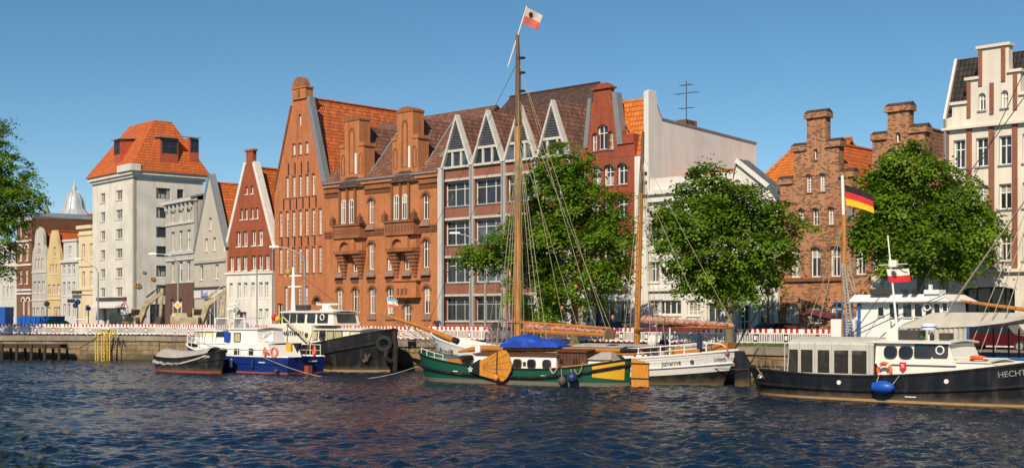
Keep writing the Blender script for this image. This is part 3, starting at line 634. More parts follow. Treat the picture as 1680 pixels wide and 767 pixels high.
f.roof('roof', [[(-.1, -.25, ze), (W+.1, -.25, ze), (W+.1, yr, zm), (-.1, yr, zm)], [(-.1, yr, zm), (W+.1, yr, zm), (W+.1, 13.4, ze), (-.1, 13.4, ze)]], 'tile_brown')
f.part('gable_wall', MB().add([(W, .2, ze), (W, yr, zm), (W, 13, ze)], [(0, 1, 2)]), 'brick_orange2')
for zq in (f.z(376.5, 609), f.z(381, 609)): f.box('string_course', -.03, W-.02, -.12, .02, zq-.09, zq+.09, 'brick_dark')
for zq, nn in ((f.z(379.5, 609), 95), (f.z(452, 610), 0), (ze-1.0, 95)):
    if nn:
        me = MB().box(0, .1, -.1, .02, 0, .26).mesh('dentil', 'brick_dark'); mb = MB()
        for k in range(nn): mb.box(k*W/nn, k*W/nn+.1, -.09, .02, zq-.35, zq-.09)
        f.part('dentil_frieze', mb, 'brick_dark')
f.box('cornice', -.05, W+.02, -.3, .02, ze-.5, ze-.2, 'brick_orange2'); f.part('eaves_frieze', MB().box(-.04, W, -.16, .02, ze-.95, ze-.5), 'brick_mid'); f.box('gutter', -.05, W+.05, -.42, -.2, ze-.19, ze-.03, 'zinc')
for q in (557, 583, 610.6, 640, 700): f.part('apron', MB().hexa([(f.u(q)-.6, -.12, f.z(524, 610)), (f.u(q)+.6, -.12, f.z(524, 610)), (f.u(q)+.6, .02, f.z(524, 610)), (f.u(q)-.6, .02, f.z(524, 610)), (f.u(q)-.5, -.1, f.z(516, 610)), (f.u(q)+.5, -.1, f.z(516, 610)), (f.u(q)+.5, .02, f.z(516, 610)), (f.u(q)-.5, .02, f.z(516, 610))]), 'sill')
for q, za_, zb_ in ((609, 377, 367.5), (698.4, 377, 367.5), (557, 454, 445), (583, 454, 445), (609.5, 454, 443.5), (640, 454, 445), (668, 454, 445), (699, 454, 443.5)):
    a, b = f.z(za_, 609), f.z(zb_, 609); u = f.u(q); f.part('apron', MB().hexa([(u-.62, -.28, a), (u+.62, -.28, a), (u+.62, .02, a), (u-.62, .02, a), (u-.45, -.06, b), (u+.45, -.06, b), (u+.45, .02, b), (u-.45, .02, b)]), 'sill')
    mb = MB(); [mb.box(u-.5+k*.13, u-.44+k*.13, -.07, .02, a-.5, a-.04) for k in range(8)]; f.part('dentil_frieze', mb, 'brick_dark')
def bay(c, k):
    hw = 1.6; zt = ze+3.7; zp = zt+1.9
    # gable tower above the eaves, stepped, with blind lancets
    f.holes = []
    mb = MB(); mb.box(c-hw, c+hw, -.15, 1.1, ze-.3, ze+2.9); mb.box(c-hw-.1, c-hw+.65, -.22, 1.2, ze+2.9, ze+3.2); mb.box(c+hw-.65, c+hw+.1, -.22, 1.2, ze+2.9, ze+3.2)
    mb.box(c-1.0, c+1.0, -.15, 1.1, ze+2.9, ze+5.2); f.part('gable_tower', mb, 'brick_orange2')
    f.part('gable_tower_cap', MB().box(c-1.05, c+1.05, -.2, 1.15, ze+5.2, ze+5.36).slab([(c-1.05, -.2, ze+5.363), (c+1.05, -.2, ze+5.363), (c+.35, -.2, ze+5.66), (c-.35, -.2, ze+5.66)], (0, 1.35, 0)), 'brick_mid')
    for du, h0, h1, wd in ((-.0, .6, 4.6, .75), (-1.2, .5, 2.3, .5), (1.2, .5, 2.3, .5)):
        r = [(x, -.19, z) for x, z in f.hole(c+du, ze+h0, wd, h1-h0, 1.6)]; r2 = [(c+du+(x-c-du)*.72, -.19, ze+h0+(z-ze-h0)*.95) for x, y, z in r]
        f.part('blind_arch', MB().ring(r, r2, (0, .1, 0)), 'brick_dark')
    f.part('lancet_window', MB().box(c+.45, c+.68, -.21, -.1, ze+.5, ze+2.3), 'frame')
    # tiled cross roof behind
    xw = hw+.15; zrd = ze+4.9
    f.roof('cross_roof', [[(c-xw, 0.9, ze+.3), (c, .9, zrd), (c, 6.2, zrd), (c-xw*.2, 6.0, zrd-.6)], [(c, .9, zrd), (c+xw, .9, ze+.3), (c+xw*.2, 6.0, zrd-.6), (c, 6.2, zrd)]], 'tile_brown', .1)
    for s in (-1, 1): f.part('valley_flashing', MB().bar((c+s*(xw+.05), .5, ze+.68), (c+s*.2, 5.3, zrd+.1), .16, .05), 'zinc')
    # oriel on the third floor
    zo0, zo1 = f.z(371, 580), f.z(309, 580); pd = .6
    pl = [(c-1.7, 0), (c-1.05, -pd), (c+1.05, -pd), (c+1.7, 0)]
    mb = MB(); n4 = len(pl); vs = [(x, y, zo0) for x, y in pl]+[(x, y, zo1) for x, y in pl]; mb.add(vs, [(i, i+1, i+5, i+4) for i in range(3)]+[(4, 5, 6, 7), (3, 2, 1, 0)])
    o = f.part('oriel', mb, 'brick_orange2')
    fo = Frame((f.M @ Vector((pl[1][0], pl[1][1], 0))).xy, (f.M @ Vector((pl[2][0], pl[2][1], 0))).xy, root=f.root)
    zz0, zz1 = f.z(367, 580), f.z(328, 580)
    for uu in (fo.W*.26, fo.W*.76):
        me, mk = winmesh(.62, round(zz1-zz0, 2), 1, 'cross', 'frame', 'glass', 'sill', .1)
        wo = fo.obj('window', me, (uu, -.05, zz0)); fo.obj('pane', mk, parent=wo)
    mb = MB()
    for uu in (0, fo.W*.5, fo.W): mb.tube([(uu, -.08, zo0), (uu, -.08, zo1)], .12, 8)
    fo.part('oriel_columns', mb, 'brick_dark')
    fl = Frame((f.M @ Vector((pl[0][0], pl[0][1], 0))).xy, (f.M @ Vector((pl[1][0], pl[1][1], 0))).xy, root=f.root)
    me, mk = winmesh(.5, round(zz1-zz0, 2), 1, 'slim', 'frame', 'glass', 'sill', .1); wo = fl.obj('window', me, (fl.W*.5, -.05, zz0)); fl.obj('pane', mk, parent=wo)
    ap = (c, .1, zo1+1.25); rim = [(c-2.0, .1, zo1), (c-1.25, -pd-.3, zo1), (c+1.25, -pd-.3, zo1), (c+2.0, .1, zo1)]
    f.part('oriel_roof', MB().add(rim+[(c-.6, 0, zo1+1.2), (c+.6, 0, zo1+1.2)], [(0, 1, 4), (1, 2, 5, 4), (2, 3, 5), (3, 2, 1, 0)]), 'tile_dark')
    # balcony: parapet, arches, stepped corbels
    zb0 = f.z(413, 580); mb = MB(); q = 1.85
    mb.box(c-q, c+q, -pd-.25, .02, zo0-1.0, zo0); mb.box(c-q-.1, c+q+.1, -pd-.36, .02, zo0-.02, zo0+.12); mb.box(c-q-.08, c+q+.08, -pd-.32, .02, zo0-1.1, zo0-1.0)
    f.part('balcony', mb, 'brick_mid')
    for k in range(9): f.part('balcony_arcade', MB().slab([(x, -pd-.28, z) for x, z in f.hole(c-q+.25+k*(2*q-.5)/8, zo0-.75, .2, .5, 1)], (0, .05, 0)), 'brick_dark')
    for s in (-1, 1):
        mb = MB(); mb.box(c+s*q-.22, c+s*q+.22, -pd-.4, -pd-.02, zo0+.12, zo0+.7); mb.lathe([(.2, zo0+.7), (.02, zo0+1.05)], (c+s*q, -pd-.21, 0), 6); f.part('balcony_finial', mb, 'brick_dark')
    n = 8; ua = c-.35; r = .68; zc = zo0-1.12-.95
    prof = [(ua-1.35, zb0), (ua-r, zb0)]+[(ua-r*math.cos(math.pi*i/n), zc+r*math.sin(math.pi*i/n)) for i in range(n+1)]+[(ua+r, zb0), (ua+1.35, zb0), (ua+1.35, zo0-1.12), (ua-1.35, zo0-1.12)]
    f.part('loggia_arch', MB().slab([(x, -pd-.18, z) for x, z in prof], (0, .3, 0)), 'brick_orange2'); f.part('loggia_back', MB().box(c-1.7, c+1.75, -.5, .02, zb0, zo0-1.12), 'brick_orange2')
    f.part('loggia_parapet', MB().box(ua-1.4, c+1.75, -pd-.26, .02, zb0-.22, zb0+.08), 'brick_mid')
    mb = MB()
    for s in (-1, 1):
        for k in range(7): mb.box(c+s*1.15-.55+k*.06+max(0, s)*.0, c+s*1.15+.55-k*.06, -pd*(1-k/7)**1.3-.06, .02, zb0-.22-(k+1)*.3, zb0-.22-k*.3)
    f.part('corbels', mb, 'brick_mid')
bay(c1, 0); bay(c2, 1)
mb = MB().box(c2-1.0, c2+1.75, -.5, .02, f.z(487, 668), f.z(461, 668)); mb.box(c2-1.15, c2+1.9, -.62, .02, f.z(461, 668), f.z(459, 668)); mb.box(c2-1.15, c2+1.9, -.6, .02, f.z(488, 668), f.z(486, 668)); f.part('portal_panel', mb, 'brick_orange2')
mb = MB(); [mb.box(f.u(668)-.7+k*.5, f.u(668)-.45+k*.5, -.55, -.49, f.z(482, 668), f.z(473, 668)) for k in range(3)]; f.part('portal_niches', mb, 'brick_dark')
mb = MB(); [mb.hexa([(x, y0, z_), (x+.7, y0, z_), (x+.7, y0+.8, z_+.75), (x, y0+.8, z_+.75)]+[(x, y0, z_+.1), (x+.7, y0, z_+.1), (x+.7, y0+.8, z_+.85), (x, y0+.8, z_+.85)]) for x, y0, z_ in ((f.u(555), .7, ze+.85), (f.u(623), 1.3, ze+1.4), (f.u(703), 1.2, ze+1.3))]; f.part('roof_windows', mb, 'zinc')
# ------------------------------------------------------------------ office house with zigzag gables
f = house('office_building', 'modern brick and white concrete office house with row of zigzag gables', 722, 952, cat='building')
W = f.W; Z = lambda q: f.z(q, 760)
bays = [(728, 775), (777, 827), (829.5, 881), (884, 933)]
B0 = [(f.u(a), f.u(b)) for a, b in bays]
bands = [(297, 337, 'glass_b'), (361, 401, 'glass_b'), (423, 463, 'glass_b'), (487, 526, 'glass_b')]
for a, b in B0:
    for (p, q, gl) in bands:
        f.win((a+b)/2, Z(q), Z(p), b-a-.25, style='three', frame='frame' if p < 480 else 'frame_grey', glass=gl, sill='zinc', rec=.3)
zt = Z(273.5)
f.wall([(0, ZQ), (W, ZQ), (W, zt), (0, zt)], 'brick_band'); f.body(0, W, .4, 16, zt, 'brick_band')
for a, b in ((295.5, 291.5), (360, 356), (422, 418.5), (485.5, 482), (528, 526)): f.box('concrete_band', -.02, W, -.1, .02, Z(a), Z(b), 'conc')
for u in [0.25]+[(B0[k][1]+B0[k+1][0])/2 for k in range(3)]+[B0[3][1]+.25]: f.box('concrete_pilaster', u-.22 if u > 1 else -.1, u+.16, -.22, .02, ZQ, zt+.1, 'conc')
for u in [.7, B0[0][1]+.1, B0[1][1]+.1]: f.part('downpipe', MB().tube([(u, -.32, ZQ), (u, -.32, zt)], .07, 6), 'zinc')
peaks = []
for k, (a, b) in enumerate(B0):
    cxx = (a+b)/2; hw = (b-a)/2; zp = Z(188.5)+.1; z0 = zt+.05
    for s in (-1, 1):
        f.part('gable_frame', MB().slab([(cxx+s*(hw+.1), -.3, z0), (cxx+s*(hw-.14), -.3, z0), (cxx, -.3, zp-.42), (cxx, -.3, zp)], (0, .55, 0)), 'white_bar')
    zw = Z(246); frac = (zw-z0)/(zp-z0); hww = hw*(1-frac)
    f.part('gable_louvre', MB().slab([(cxx-hww, -.05, zw), (cxx+hww, -.05, zw), (cxx, -.05, zp-.4)], (0, .2, 0)), 'louvre')
    mb = MB(); nl = 11
    for i in range(nl):
        zq = zw+(zp-.8-zw)*i/nl; ww = hww*(1-(zq-zw)/(zp-zw))-.1
        if ww > .1: mb.box(cxx-ww, cxx+ww, -.11, -.04, zq, zq+.12)
    f.part('louvre_slats', mb, 'louvre')
    f.part('gable_glass', MB().slab([(cxx-hw+.2, -.04, z0), (cxx+hw-.2, -.04, z0), (cxx+hww, -.04, zw), (cxx-hww, -.04, zw)], (0, .1, 0)), 'glass_b')
    mb = MB().box(cxx-hww-.05, cxx+hww+.05, -.2, .02, zw-.1, zw+.1)
    for xx in (-.5, .5): mb.box(cxx+xx-.09, cxx+xx+.09, -.17, .02, z0, zw-.1)
    mb.box(cxx-hw, cxx+hw, -.22, .02, z0-.12, z0+.06); f.part('gable_mullions', mb, 'white_bar')
    f.roof('cross_roof', [[(cxx-hw-.3, .2, z0-.2), (cxx, .2, zp), (cxx, 9, zp), (cxx-hw-.3, 9, z0-.2)], [(cxx, .2, zp), (cxx+hw+.3, .2, z0-.2), (cxx+hw+.3, 9, z0-.2), (cxx, 9, zp)]], 'tile_brown', .1)
zm = f.z(176, 735, 8.5)
ur = f.u(984, 8.5)
f.roof('roof', [[(-.1, 1.4, zt), (W+.1, 1.4, zt), (ur, 8.5, zm), (-.1, 8.5, zm)], [(-.1, 8.5, zm), (ur, 8.5, zm), (W+.1, 16, zt), (-.1, 16, zt)], [(W+.1, 1.4, zt), (W+.1, 16, zt), (ur, 8.5, zm)]], 'tile_dark')
f.part('ridge_cap', MB().tube([(-.1, 8.5, zm), (ur, 8.5, zm)], .14, 6), 'tile_dark'); f.part('gable_end', MB().add([(0, .4, zt), (0, 8.5, zm), (0, 16, zt)], [(0, 1, 2)]), 'brick_band')
# ------------------------------------------------------------------ crimson gable house with white shop floor and fire wall
f = house('gable_house', 'crimson brick gable house with orange roof, white ground floor and tall beige side wall', 953, 1064)
W = f.W; Z = lambda q: f.z(q, 990); zf = Z(453); ze = Z(262); zp = Z(166); c = f.u(989)
wb = f.u(1041)
f.wins([976, 1001.5], 216, 246, .62, 989, arch=.9, style='slim'); f.win(f.u(988.5), Z(245), Z(204), 1.0, arch=.7, style='cross')
f.wins([957, 978, 999, 1021], 270, 304, .95, 1000, arch=.8, style='cross', hood='brick_dark'); f.wins([957, 978, 999, 1021], 325, 358, .95, 1000, arch=.8, style='cross', hood='brick_dark'); f.wins([957, 978, 999, 1021], 385, 425, .95, 1000, arch=.8, style='cross')
f.wall([(0, zf), (wb, zf), (wb, Z(236)), (wb-1.0, Z(236)), (c+1.35, zp), (c+.75, zp), (c+.75, Z(142)), (c+.35, Z(136)), (c-.45, Z(136)), (c-.85, Z(142)), (c-.85, zp), (c-1.35, zp), (.45, Z(236)), (0, Z(236))], 'brick_crim')
f.wall([(wb, zf), (W-.4, zf), (W-.4, ze), (wb, ze)], 'white_pl', name='white_strip')
f.win(f.u(960), ZQ+.05, Z(494), 1.1, style='two', sill=None); f.win(f.u(991), ZQ+.4, Z(493), 2.1, style='three0', sill=None, glass='glass_d'); f.win(f.u(1022), ZQ+.3, Z(493), 1.5, style='two', sill=None)
f.wall([(0, ZQ), (W-.4, ZQ), (W-.4, zf), (0, zf)], 'white_pl', y0=-.06, name='ground_floor_wall'); f.box('fascia_strip', f.u(958), f.u(1034), -.22, -.05, Z(479.5), Z(476.5), 'red_pl')
for k in range(24): pass
f.body(0, W-.42, .35, 13, ze, 'white_pl')
yr = 1.25; zm = f.z(163, 1040, yr); zk = f.z(191, 1066)-.9
f.roof('roof', [[(-.1, .2, ze), (W-.45, .2, ze), (W-.45, yr, zm), (-.1, yr, zm)], [(-.1, yr, zm), (W-.45, yr, zm), (W-.45, 3, zk), (-.1, 3, zk)], [(-.1, 3, zk), (W-.45, 3, zk), (W-.45, 13, zk-.4), (-.1, 13, zk-.4)]], 'tile_bright')
f.roof('cross_roof', [[(.2, .5, Z(238)), (c, .5, Z(150)), (c, 1.7, Z(152)), (c-1, 1.7, Z(166))], [(c, .5, Z(150)), (wb-.2, .5, Z(238)), (c+1, 1.7, Z(166)), (c, 1.7, Z(152))]], 'tile_bright', .12)
mb = MB().slab([(c+1.35, -.12, zp+.5), (c+.9, -.12, zp+.6), (wb-1.5, -.12, Z(240)), (wb-1.0, -.12, Z(240))], (0, .6, 0)); mb.slab([(c-1.35, -.12, zp+.3), (c-1.0, -.12, zp+.4), (.7, -.12, Z(240)), (.3, -.12, Z(240))], (0, .6, 0)); f.part('gable_coping', mb, 'zinc')
f.box('gable_cap', c-1.0, c+.9, -.15, .5, Z(146), Z(143), 'brick_crim'); f.box('corner_pier', wb-1.0, wb-.02, -.1, .9, Z(240), Z(225), 'brick_crim')
# the fire wall runs back from the front, higher than the neighbour
zfw = f.z(191, 1066); mb = MB(); x0, x1 = W-.42, W; Lw = 13.9
prof = [(0, ZQ), (0, f.z(150, 1058)), (.3, f.z(147, 1058)), (.9, f.z(147, 1058)), (1.0, f.z(170, 1060)), (1.5, zfw), (Lw, zfw-.55), (Lw, ZQ)]
f.part('fire_wall', MB().slab([(x0, y, z) for y, z in prof], (x1-x0, 0, 0)), 'beige_wall')
f.part('fire_wall_coping', MB().bar((W-.2, 1.5, zfw+.03), (W-.2, Lw, zfw-.52), .55, .12), 'zinc'); f.body(2, W-.45, 12.9, Lw, zfw-1.2, 'beige_wall', name='rear_wall')
f.box('chimney', W-1.4, W-.5, 5.2, 6.6, zfw-1, zfw+.45, 'brick_dark')
# antenna
ua, ya = W-.25, 4.9; mb = MB().tube([(ua, ya, zfw-.3), (ua, ya, zfw+3.2)], .035, 5); 
for zq, L in ((2.9, .5), (2.3, 1.0), (1.2, .6)): mb.tube([(ua-L, ya-.2, zfw+zq), (ua+L, ya+.2, zfw+zq)], .022, 4); [mb.tube([(ua+k*L*.4, ya-.3, zfw+zq), (ua+k*L*.4, ya+.3, zfw+zq)], .015, 4) for k in (-2, -1, 1, 2)]
f.part('antenna', mb, 'iron')
# ------------------------------------------------------------------ white classicist house behind the middle tree
f = house('town_house', 'white plaster house with flat cornice behind the middle tree', 1065, 1203)
W = f.W; Z = lambda q: f.z(q, 1100); ze = Z(318)
px = [1073, 1101, 1129, 1158, 1186]
f.wins(px, 366, 397, 1.0, 1100, style='cross', sill='trim'); f.wins(px, 428, 462, 1.0, 1100, style='cross', sill='trim'); f.wins([1057+1, ], 494, 515, .6, 1058, style='grid', sill='trim') if False else None
f.wins([1073, 1138], 492, 517, 1.1, 1100, style='grid', sill='trim'); f.wins([1098], 492, 516, 2.0, 1100, style='four', sill='trim'); f.win(f.u(1171), ZQ+.1, Z(497), 1.1, style='trans', sill=None)
f.wall([(0, ZQ), (W, ZQ), (W, ze), (0, ze)], 'white_pl'); f.body(0, W, .3, 10, ze, 'white_pl')
f.box('cornice', -.02, W+.1, -.5, .5, ze, ze+.3, 'white_pl'); f.box('cornice', -.02, W+.05, -.28, .02, ze-.5, ze, 'white_pl'); f.box('attic_wall', 0, W, .1, .6, ze+.3, ze+1.2, 'white_pl'); f.box('string_course', 0, W, -.2, .02, Z(477), Z(471), 'white_pl'); f.box('string_course', 0, W, -.1, .02, Z(412), Z(408), 'white_pl')
zh = f.z(284, 1118, 4.6); uh = f.u(1119, 4.6); ul = f.u(1089, 1.2); ze1 = f.z(311, 1092, 1.2)
f.roof('roof', [[(ul, 1.2, ze1), (W-.4, 1.2, ze1), (W-2.4, 4.6, zh), (uh, 4.6, zh)], [(W-.4, 1.2, ze1), (W-.4, 9, ze1), (W-2.4, 4.6, zh)], [(ul, 9, ze1), (ul, 1.2, ze1), (uh, 4.6, zh)], [(W-.4, 9, ze1), (ul, 9, ze1), (uh, 4.6, zh), (W-2.4, 4.6, zh)]], 'tile_orange')
# white gabled house with slate roof
f = house('gable_house', 'white plaster gable house with grey slate roof left of stepped brick gable', 1203.5, 1276)
W = f.W; Z = lambda q: f.z(q, 1220); c = f.u(1210); wq = f.u(1261); ze = Z(318); zp = Z(262)
f.wins([1216, 1246], 368, 400, .95, 1220, style='cross', sill='trim'); f.wins([1216, 1246], 430, 462, .95, 1220, style='cross', sill='trim'); f.win(f.u(1219), ZQ+.3, Z(500), 1.15, style='trans', sill=None); f.win(f.u(1253), ZQ+.05, Z(500), .8, style='trans', sill=None, name='door'); f.win(f.u(1209), Z(313), Z(293), .5, arch=1, style='two', sill='trim')
wr = W*.62
f.wall([(0, ZQ), (W, ZQ), (W, Z(330)), (wq, Z(308)), (c, zp), (c-.02, zp), (0, Z(290))], 'white_pl'); f.body(0, W, .3, 11, Z(332), 'white_pl')
f.roof('roof', [[(c, -.15, zp+.1), (wq+.1, -.15, Z(308)), (wq+.1, 1.4, Z(308)), (c, 1.4, zp+.1)], [(wq+.1, -.15, Z(308)), (W+.1, -.15, Z(330)), (W+.1, 1.4, Z(330)), (wq+.1, 1.4, Z(308))], [(0, -.1, Z(288)), (c, -.1, zp+.1), (c, 1.4, zp+.1), (0, 1.4, Z(288))]], 'slate'); f.part('rear_gable', MB().add([(0, 1.35, Z(332)), (W, 1.35, Z(332)), (wq, 1.35, Z(309)), (c, 1.35, zp), (0, 1.35, Z(290))], [(0, 1, 2, 3, 4)]), 'white_pl'); f.part('verge_board', MB().bar((c, -.2, zp), (wq+.1, -.2, Z(309)), .08, .3), 'trim')
f.part('downpipe', MB().tube([(W-.35, -.12, ZQ), (W-.35, -.12, Z(335))], .07, 6), 'zinc'); f.part('downpipe', MB().tube([(f.u(1262), -.12, ZQ), (f.u(1262), -.12, Z(345))], .06, 6), 'louvre')
# orange roofed house further back
f = Frame(gp(1216, 101), gp(1330, 95)); f.mkroot('rear_house', 'set back house showing only its large orange hipped roof', 'house')
W = f.W; zb = f.z(330, 1250); zt = f.z(249, 1238, 4)
f.body(0, W, 0, 9, zb, 'brick_old'); f.part('front_wall', MB().box(0, W, -.05, .1, ZQ, zb), 'brick_old')
f.roof('roof', [[(-.3, -.3, zb-.1), (W, -.3, zb-.1), (W, 4.5, zt), (1.6, 4.5, zt)], [(-.3, 9.3, zb-.1), (-.3, -.3, zb-.1), (1.6, 4.5, zt)], [(W, 9.3, zb-.1), (-.3, 9.3, zb-.1), (1.6, 4.5, zt), (W, 4.5, zt)]], 'tile_bright')
f.part('ridge_cap', MB().tube([(-.3, -.3, zb), (1.6, 4.5, zt+.05), (W, 4.5, zt+.05)], .15, 6), 'tile_bright')
# ------------------------------------------------------------------ stepped gables
def caps(f, lst):
    for (a, b, z) in lst: f.part('step_cap', MB().box(a-.14, b+.14, -.14, .75, z-.28, z+.05).slab([(a-.14, -.14, z+.053), (a-.14, .305, z+.3), (a-.14, .75, z+.053)], (b-a+.28, 0, 0), 1), ['brick_old', 'tile_dark'])
f = house('stepped_gable_house', 'old mottled brick house with stepped gable and three arched first floor windows', 1279.5, 1429.5)
W = f.W; Z = lambda q: f.z(q, 1340); U = f.u
f.wins([1327, 1349], 285, 314, .42, 1338, arch=.5, style='loft', hood='brick_old'); f.win(U(1338), Z(261), Z(244), .28, arch=.4, style='plain'); f.wins([1314.5, 1338, 1363], 341, 369, .45, 1338, arch=.5, style='slim', hood='brick_old')
f.wins([1305, 1338, 1370.5], 405, 454, .72, 1338, arch=.6, style='cross', hood='brick_old'); f.wins([1299, 1336, 1375], 497, 530, 1.05, 1338, arch=.9, style='three', hood='brick_old', sill=None)
f.wins([1412], 410, 450, .72, 1412, arch=.6, style='cross')
s = [(U(1279.6), Z(291)), (U(1302), Z(238)), (U(1323.5), Z(186)), (U(1354), Z(186)), (U(1376), Z(236)), (U(1398), Z(287))]
f.wall([(0, ZQ), (W, ZQ), (W, Z(330)), (s[5][0], Z(330)), (s[5][0], s[5][1]), (s[4][0], s[5][1]), (s[4][0], s[4][1]), (s[3][0], s[4][1]), (s[3][0], s[3][1]), (s[2][0], s[2][1]), (s[2][0], s[1][1]), (s[1][0], s[1][1]), (s[1][0], s[0][1]), (0, s[0][1])], 'brick_old', th=.6)
caps(f, [(0, s[1][0]-.16, s[0][1]), (s[1][0], s[2][0]-.16, s[1][1]), (s[2][0], s[3][0], s[2][1]), (s[3][0]+.16, s[4][0], s[4][1]), (s[4][0]+.16, s[5][0], s[5][1])])
ze = Z(335); f.body(0, W, .5, 14, ze, 'brick_old'); gable_roof(f, 0, W-.3, .7, 14, ze, Z(229), 'tile_orange', xr=U(1338)); f.box('string_course', U(1288), U(1386), -.15, .02, Z(461), Z(456), 'brick_dark')
f.part('downpipe', MB().tube([(U(1400), -.14, Z(450)), (U(1400), -.14, Z(350)), (U(1397), -.14, Z(346))], .08, 6), 'zinc'); f.part('rain_hopper', MB().box(U(1394), U(1402), -.3, -.02, Z(358), Z(348)), 'zinc')
f = house('stepped_gable_house', 'old mottled brick stepped gable house partly hidden by the right tree', 1430, 1548)
W = f.W; Z = lambda q: f.z(q, 1475); U = f.u
f.wins([1473.5], 217, 233, .3, 1475, style='plain'); f.wins([1463], 243, 258, .7, 1475, arch=.9, style='two', hood='brick_old'); f.wins([1483], 252, 270, .6, 1475, style='two'); f.wins([1447, 1475, 1503], 320, 350, .75, 1475, arch=.6, style='cross', hood='brick_old'); f.wins([1426+9, 1480, 1515], 398, 442, 1.1, 1475, arch=.5, style='two', hood='brick_old')
s = [(U(1432), Z(219)), (U(1456), Z(175)), (U(1491), Z(175)), (U(1517), Z(213))]
f.wall([(0, ZQ), (W, ZQ), (W, Z(264)), (s[3][0], Z(264)), (s[3][0], s[3][1]), (s[2][0], s[3][1]), (s[2][0], s[2][1]), (s[1][0], s[1][1]), (s[1][0], s[0][1]), (.05, s[0][1]), (.05, Z(270)), (0, Z(270))], 'brick_old', th=.6)
caps(f, [(.1, s[1][0]-.16, s[0][1]), (s[1][0], s[2][0], s[1][1]), (s[2][0]+.16, s[3][0], s[3][1])])
f.part('rendered_base', MB().box(0, W, -.08, .02, ZQ, Z(450)), 'white_pl')
ze = Z(300); f.body(0, W, .5, 14, ze, 'brick_old'); gable_roof(f, 0, W, .7, 14, ze, Z(200), 'tile_brown', xr=U(1474))
f.part('downpipe', MB().tube([(W-.1, -.14, ZQ), (W-.1, -.14, Z(270))], .09, 6), 'zinc')
# ------------------------------------------------------------------ white house with brick pilasters
f = house('town_house', 'tall cream white house with red brick pilasters and stepped gable at right edge', 1549, 1800, cat='building')
W = f.W; Z = lambda q: f.z(q, 1611); U = f.u
cols = [1574, 1611, 1649]; step = U(1649)-U(1611); us = [U(1574), U(1611), U(1649), U(1649)+step, U(1649)+2*step, U(1649)+3*step]
for u in us:
    if u < W-.6:
        for a, b in ((226, 273), (304, 345), (386, 429)): f.win(u, Z(b), Z(a), .72, style='cross', sill='zinc')
f.wins([1611, 1648], 150, 179, .42, 1630, arch=1, style='cross', sill='zinc')
f.win((U(1572)+U(1665))/2, ZQ+.6, Z(470), U(1665)-U(1572), arch=.12, style='four', frame='frame_dark', glass='glass_b', sill=None, rec=.7, name='shop_window')
zc = Z(208)
ol = [(0, ZQ), (W, ZQ), (W, zc), (U(1700), zc), (U(1700), Z(162)), (U(1674), Z(162)), (U(1674), Z(124)), (U(1655), Z(124)), (U(1655), Z(79)), (U(1605), Z(79)), (U(1605), Z(128)), (U(1586), Z(128)), (U(1586), Z(166)), (U(1562), Z(166)), (U(1562), Z(186)), (0, Z(190))]
f.wall(ol, 'white_pl2', th=.5); f.body(0, W, .4, 13, zc, 'white_pl2')
for (a, b, zt_) in ((U(1605), U(1655), 79), (U(1586), U(1604), 128), (U(1656), U(1674), 124), (U(1562), U(1585), 166), (U(1675), U(1700), 162)): f.box('step_cap', a-.1, b+.1, -.14, .65, Z(zt_)-.05, Z(zt_)+.12, 'white_pl2')
f.box('cornice', -.05, W, -.28, .02, Z(209), Z(205), 'white_pl2'); f.box('cornice', -.05, W, -.25, .02, Z(447), Z(442), 'white_pl2')
for a, b, z0, z1 in ((1549.5, 1557, 436, 211), (1586, 1594.5, 438, 209), (1622.5, 1631.5, 440, 207), (1661, 1669.5, 440, 204), (1586.5, 1592.5, 191, 132), (1605.5, 1611.5, 141, 83), (1624, 1630.5, 189, 138), (1643, 1649.5, 138, 79), (1662.5, 1669, 186, 125), (1700, 1708, 440, 204)):
    f.part('brick_pilaster', MB().box(U(a), U(b), -.08, .02, Z(z0), Z(z1)), 'brick_band')
yr = 1.7; zr = f.z(99, 1566, yr); 
f.roof('roof', [[(.05, .15, Z(190)), (W, .15, Z(190)), (W, yr, zr), (.05, yr, zr)], [(.05, yr, zr), (W, yr, zr), (W, 9, zr+.5), (.05, 9, zr+.5)], [(.05, 9, zr+.5), (W, 9, zr+.5), (W, 13, Z(188)), (.05, 13, Z(188))]], 'tile_black')
f.roof('cross_roof', [[(U(1588), .6, Z(165)), (U(1630), .6, Z(85)), (U(1630), 6, Z(85)), (U(1588), 6, Z(165))], [(U(1630), .6, Z(85)), (U(1672), .6, Z(165)), (U(1672), 6, Z(165)), (U(1630), 6, Z(85))]], 'tile_black', .1)
f.part('verge_board', MB().bar((0, .1, Z(190)), (0, yr, zr), .14, .3), 'trim'); f.part('gable_side', MB().add([(.06, .2, Z(190)), (.06, yr, zr-.1), (.06, 9, zr+.3), (.06, 13, Z(190))], [(0, 1, 2, 3)]), 'white_pl2'); f.part('downpipe', MB().tube([(.12, -.15, ZQ), (.12, -.15, Z(190))], .09, 6), 'zinc')
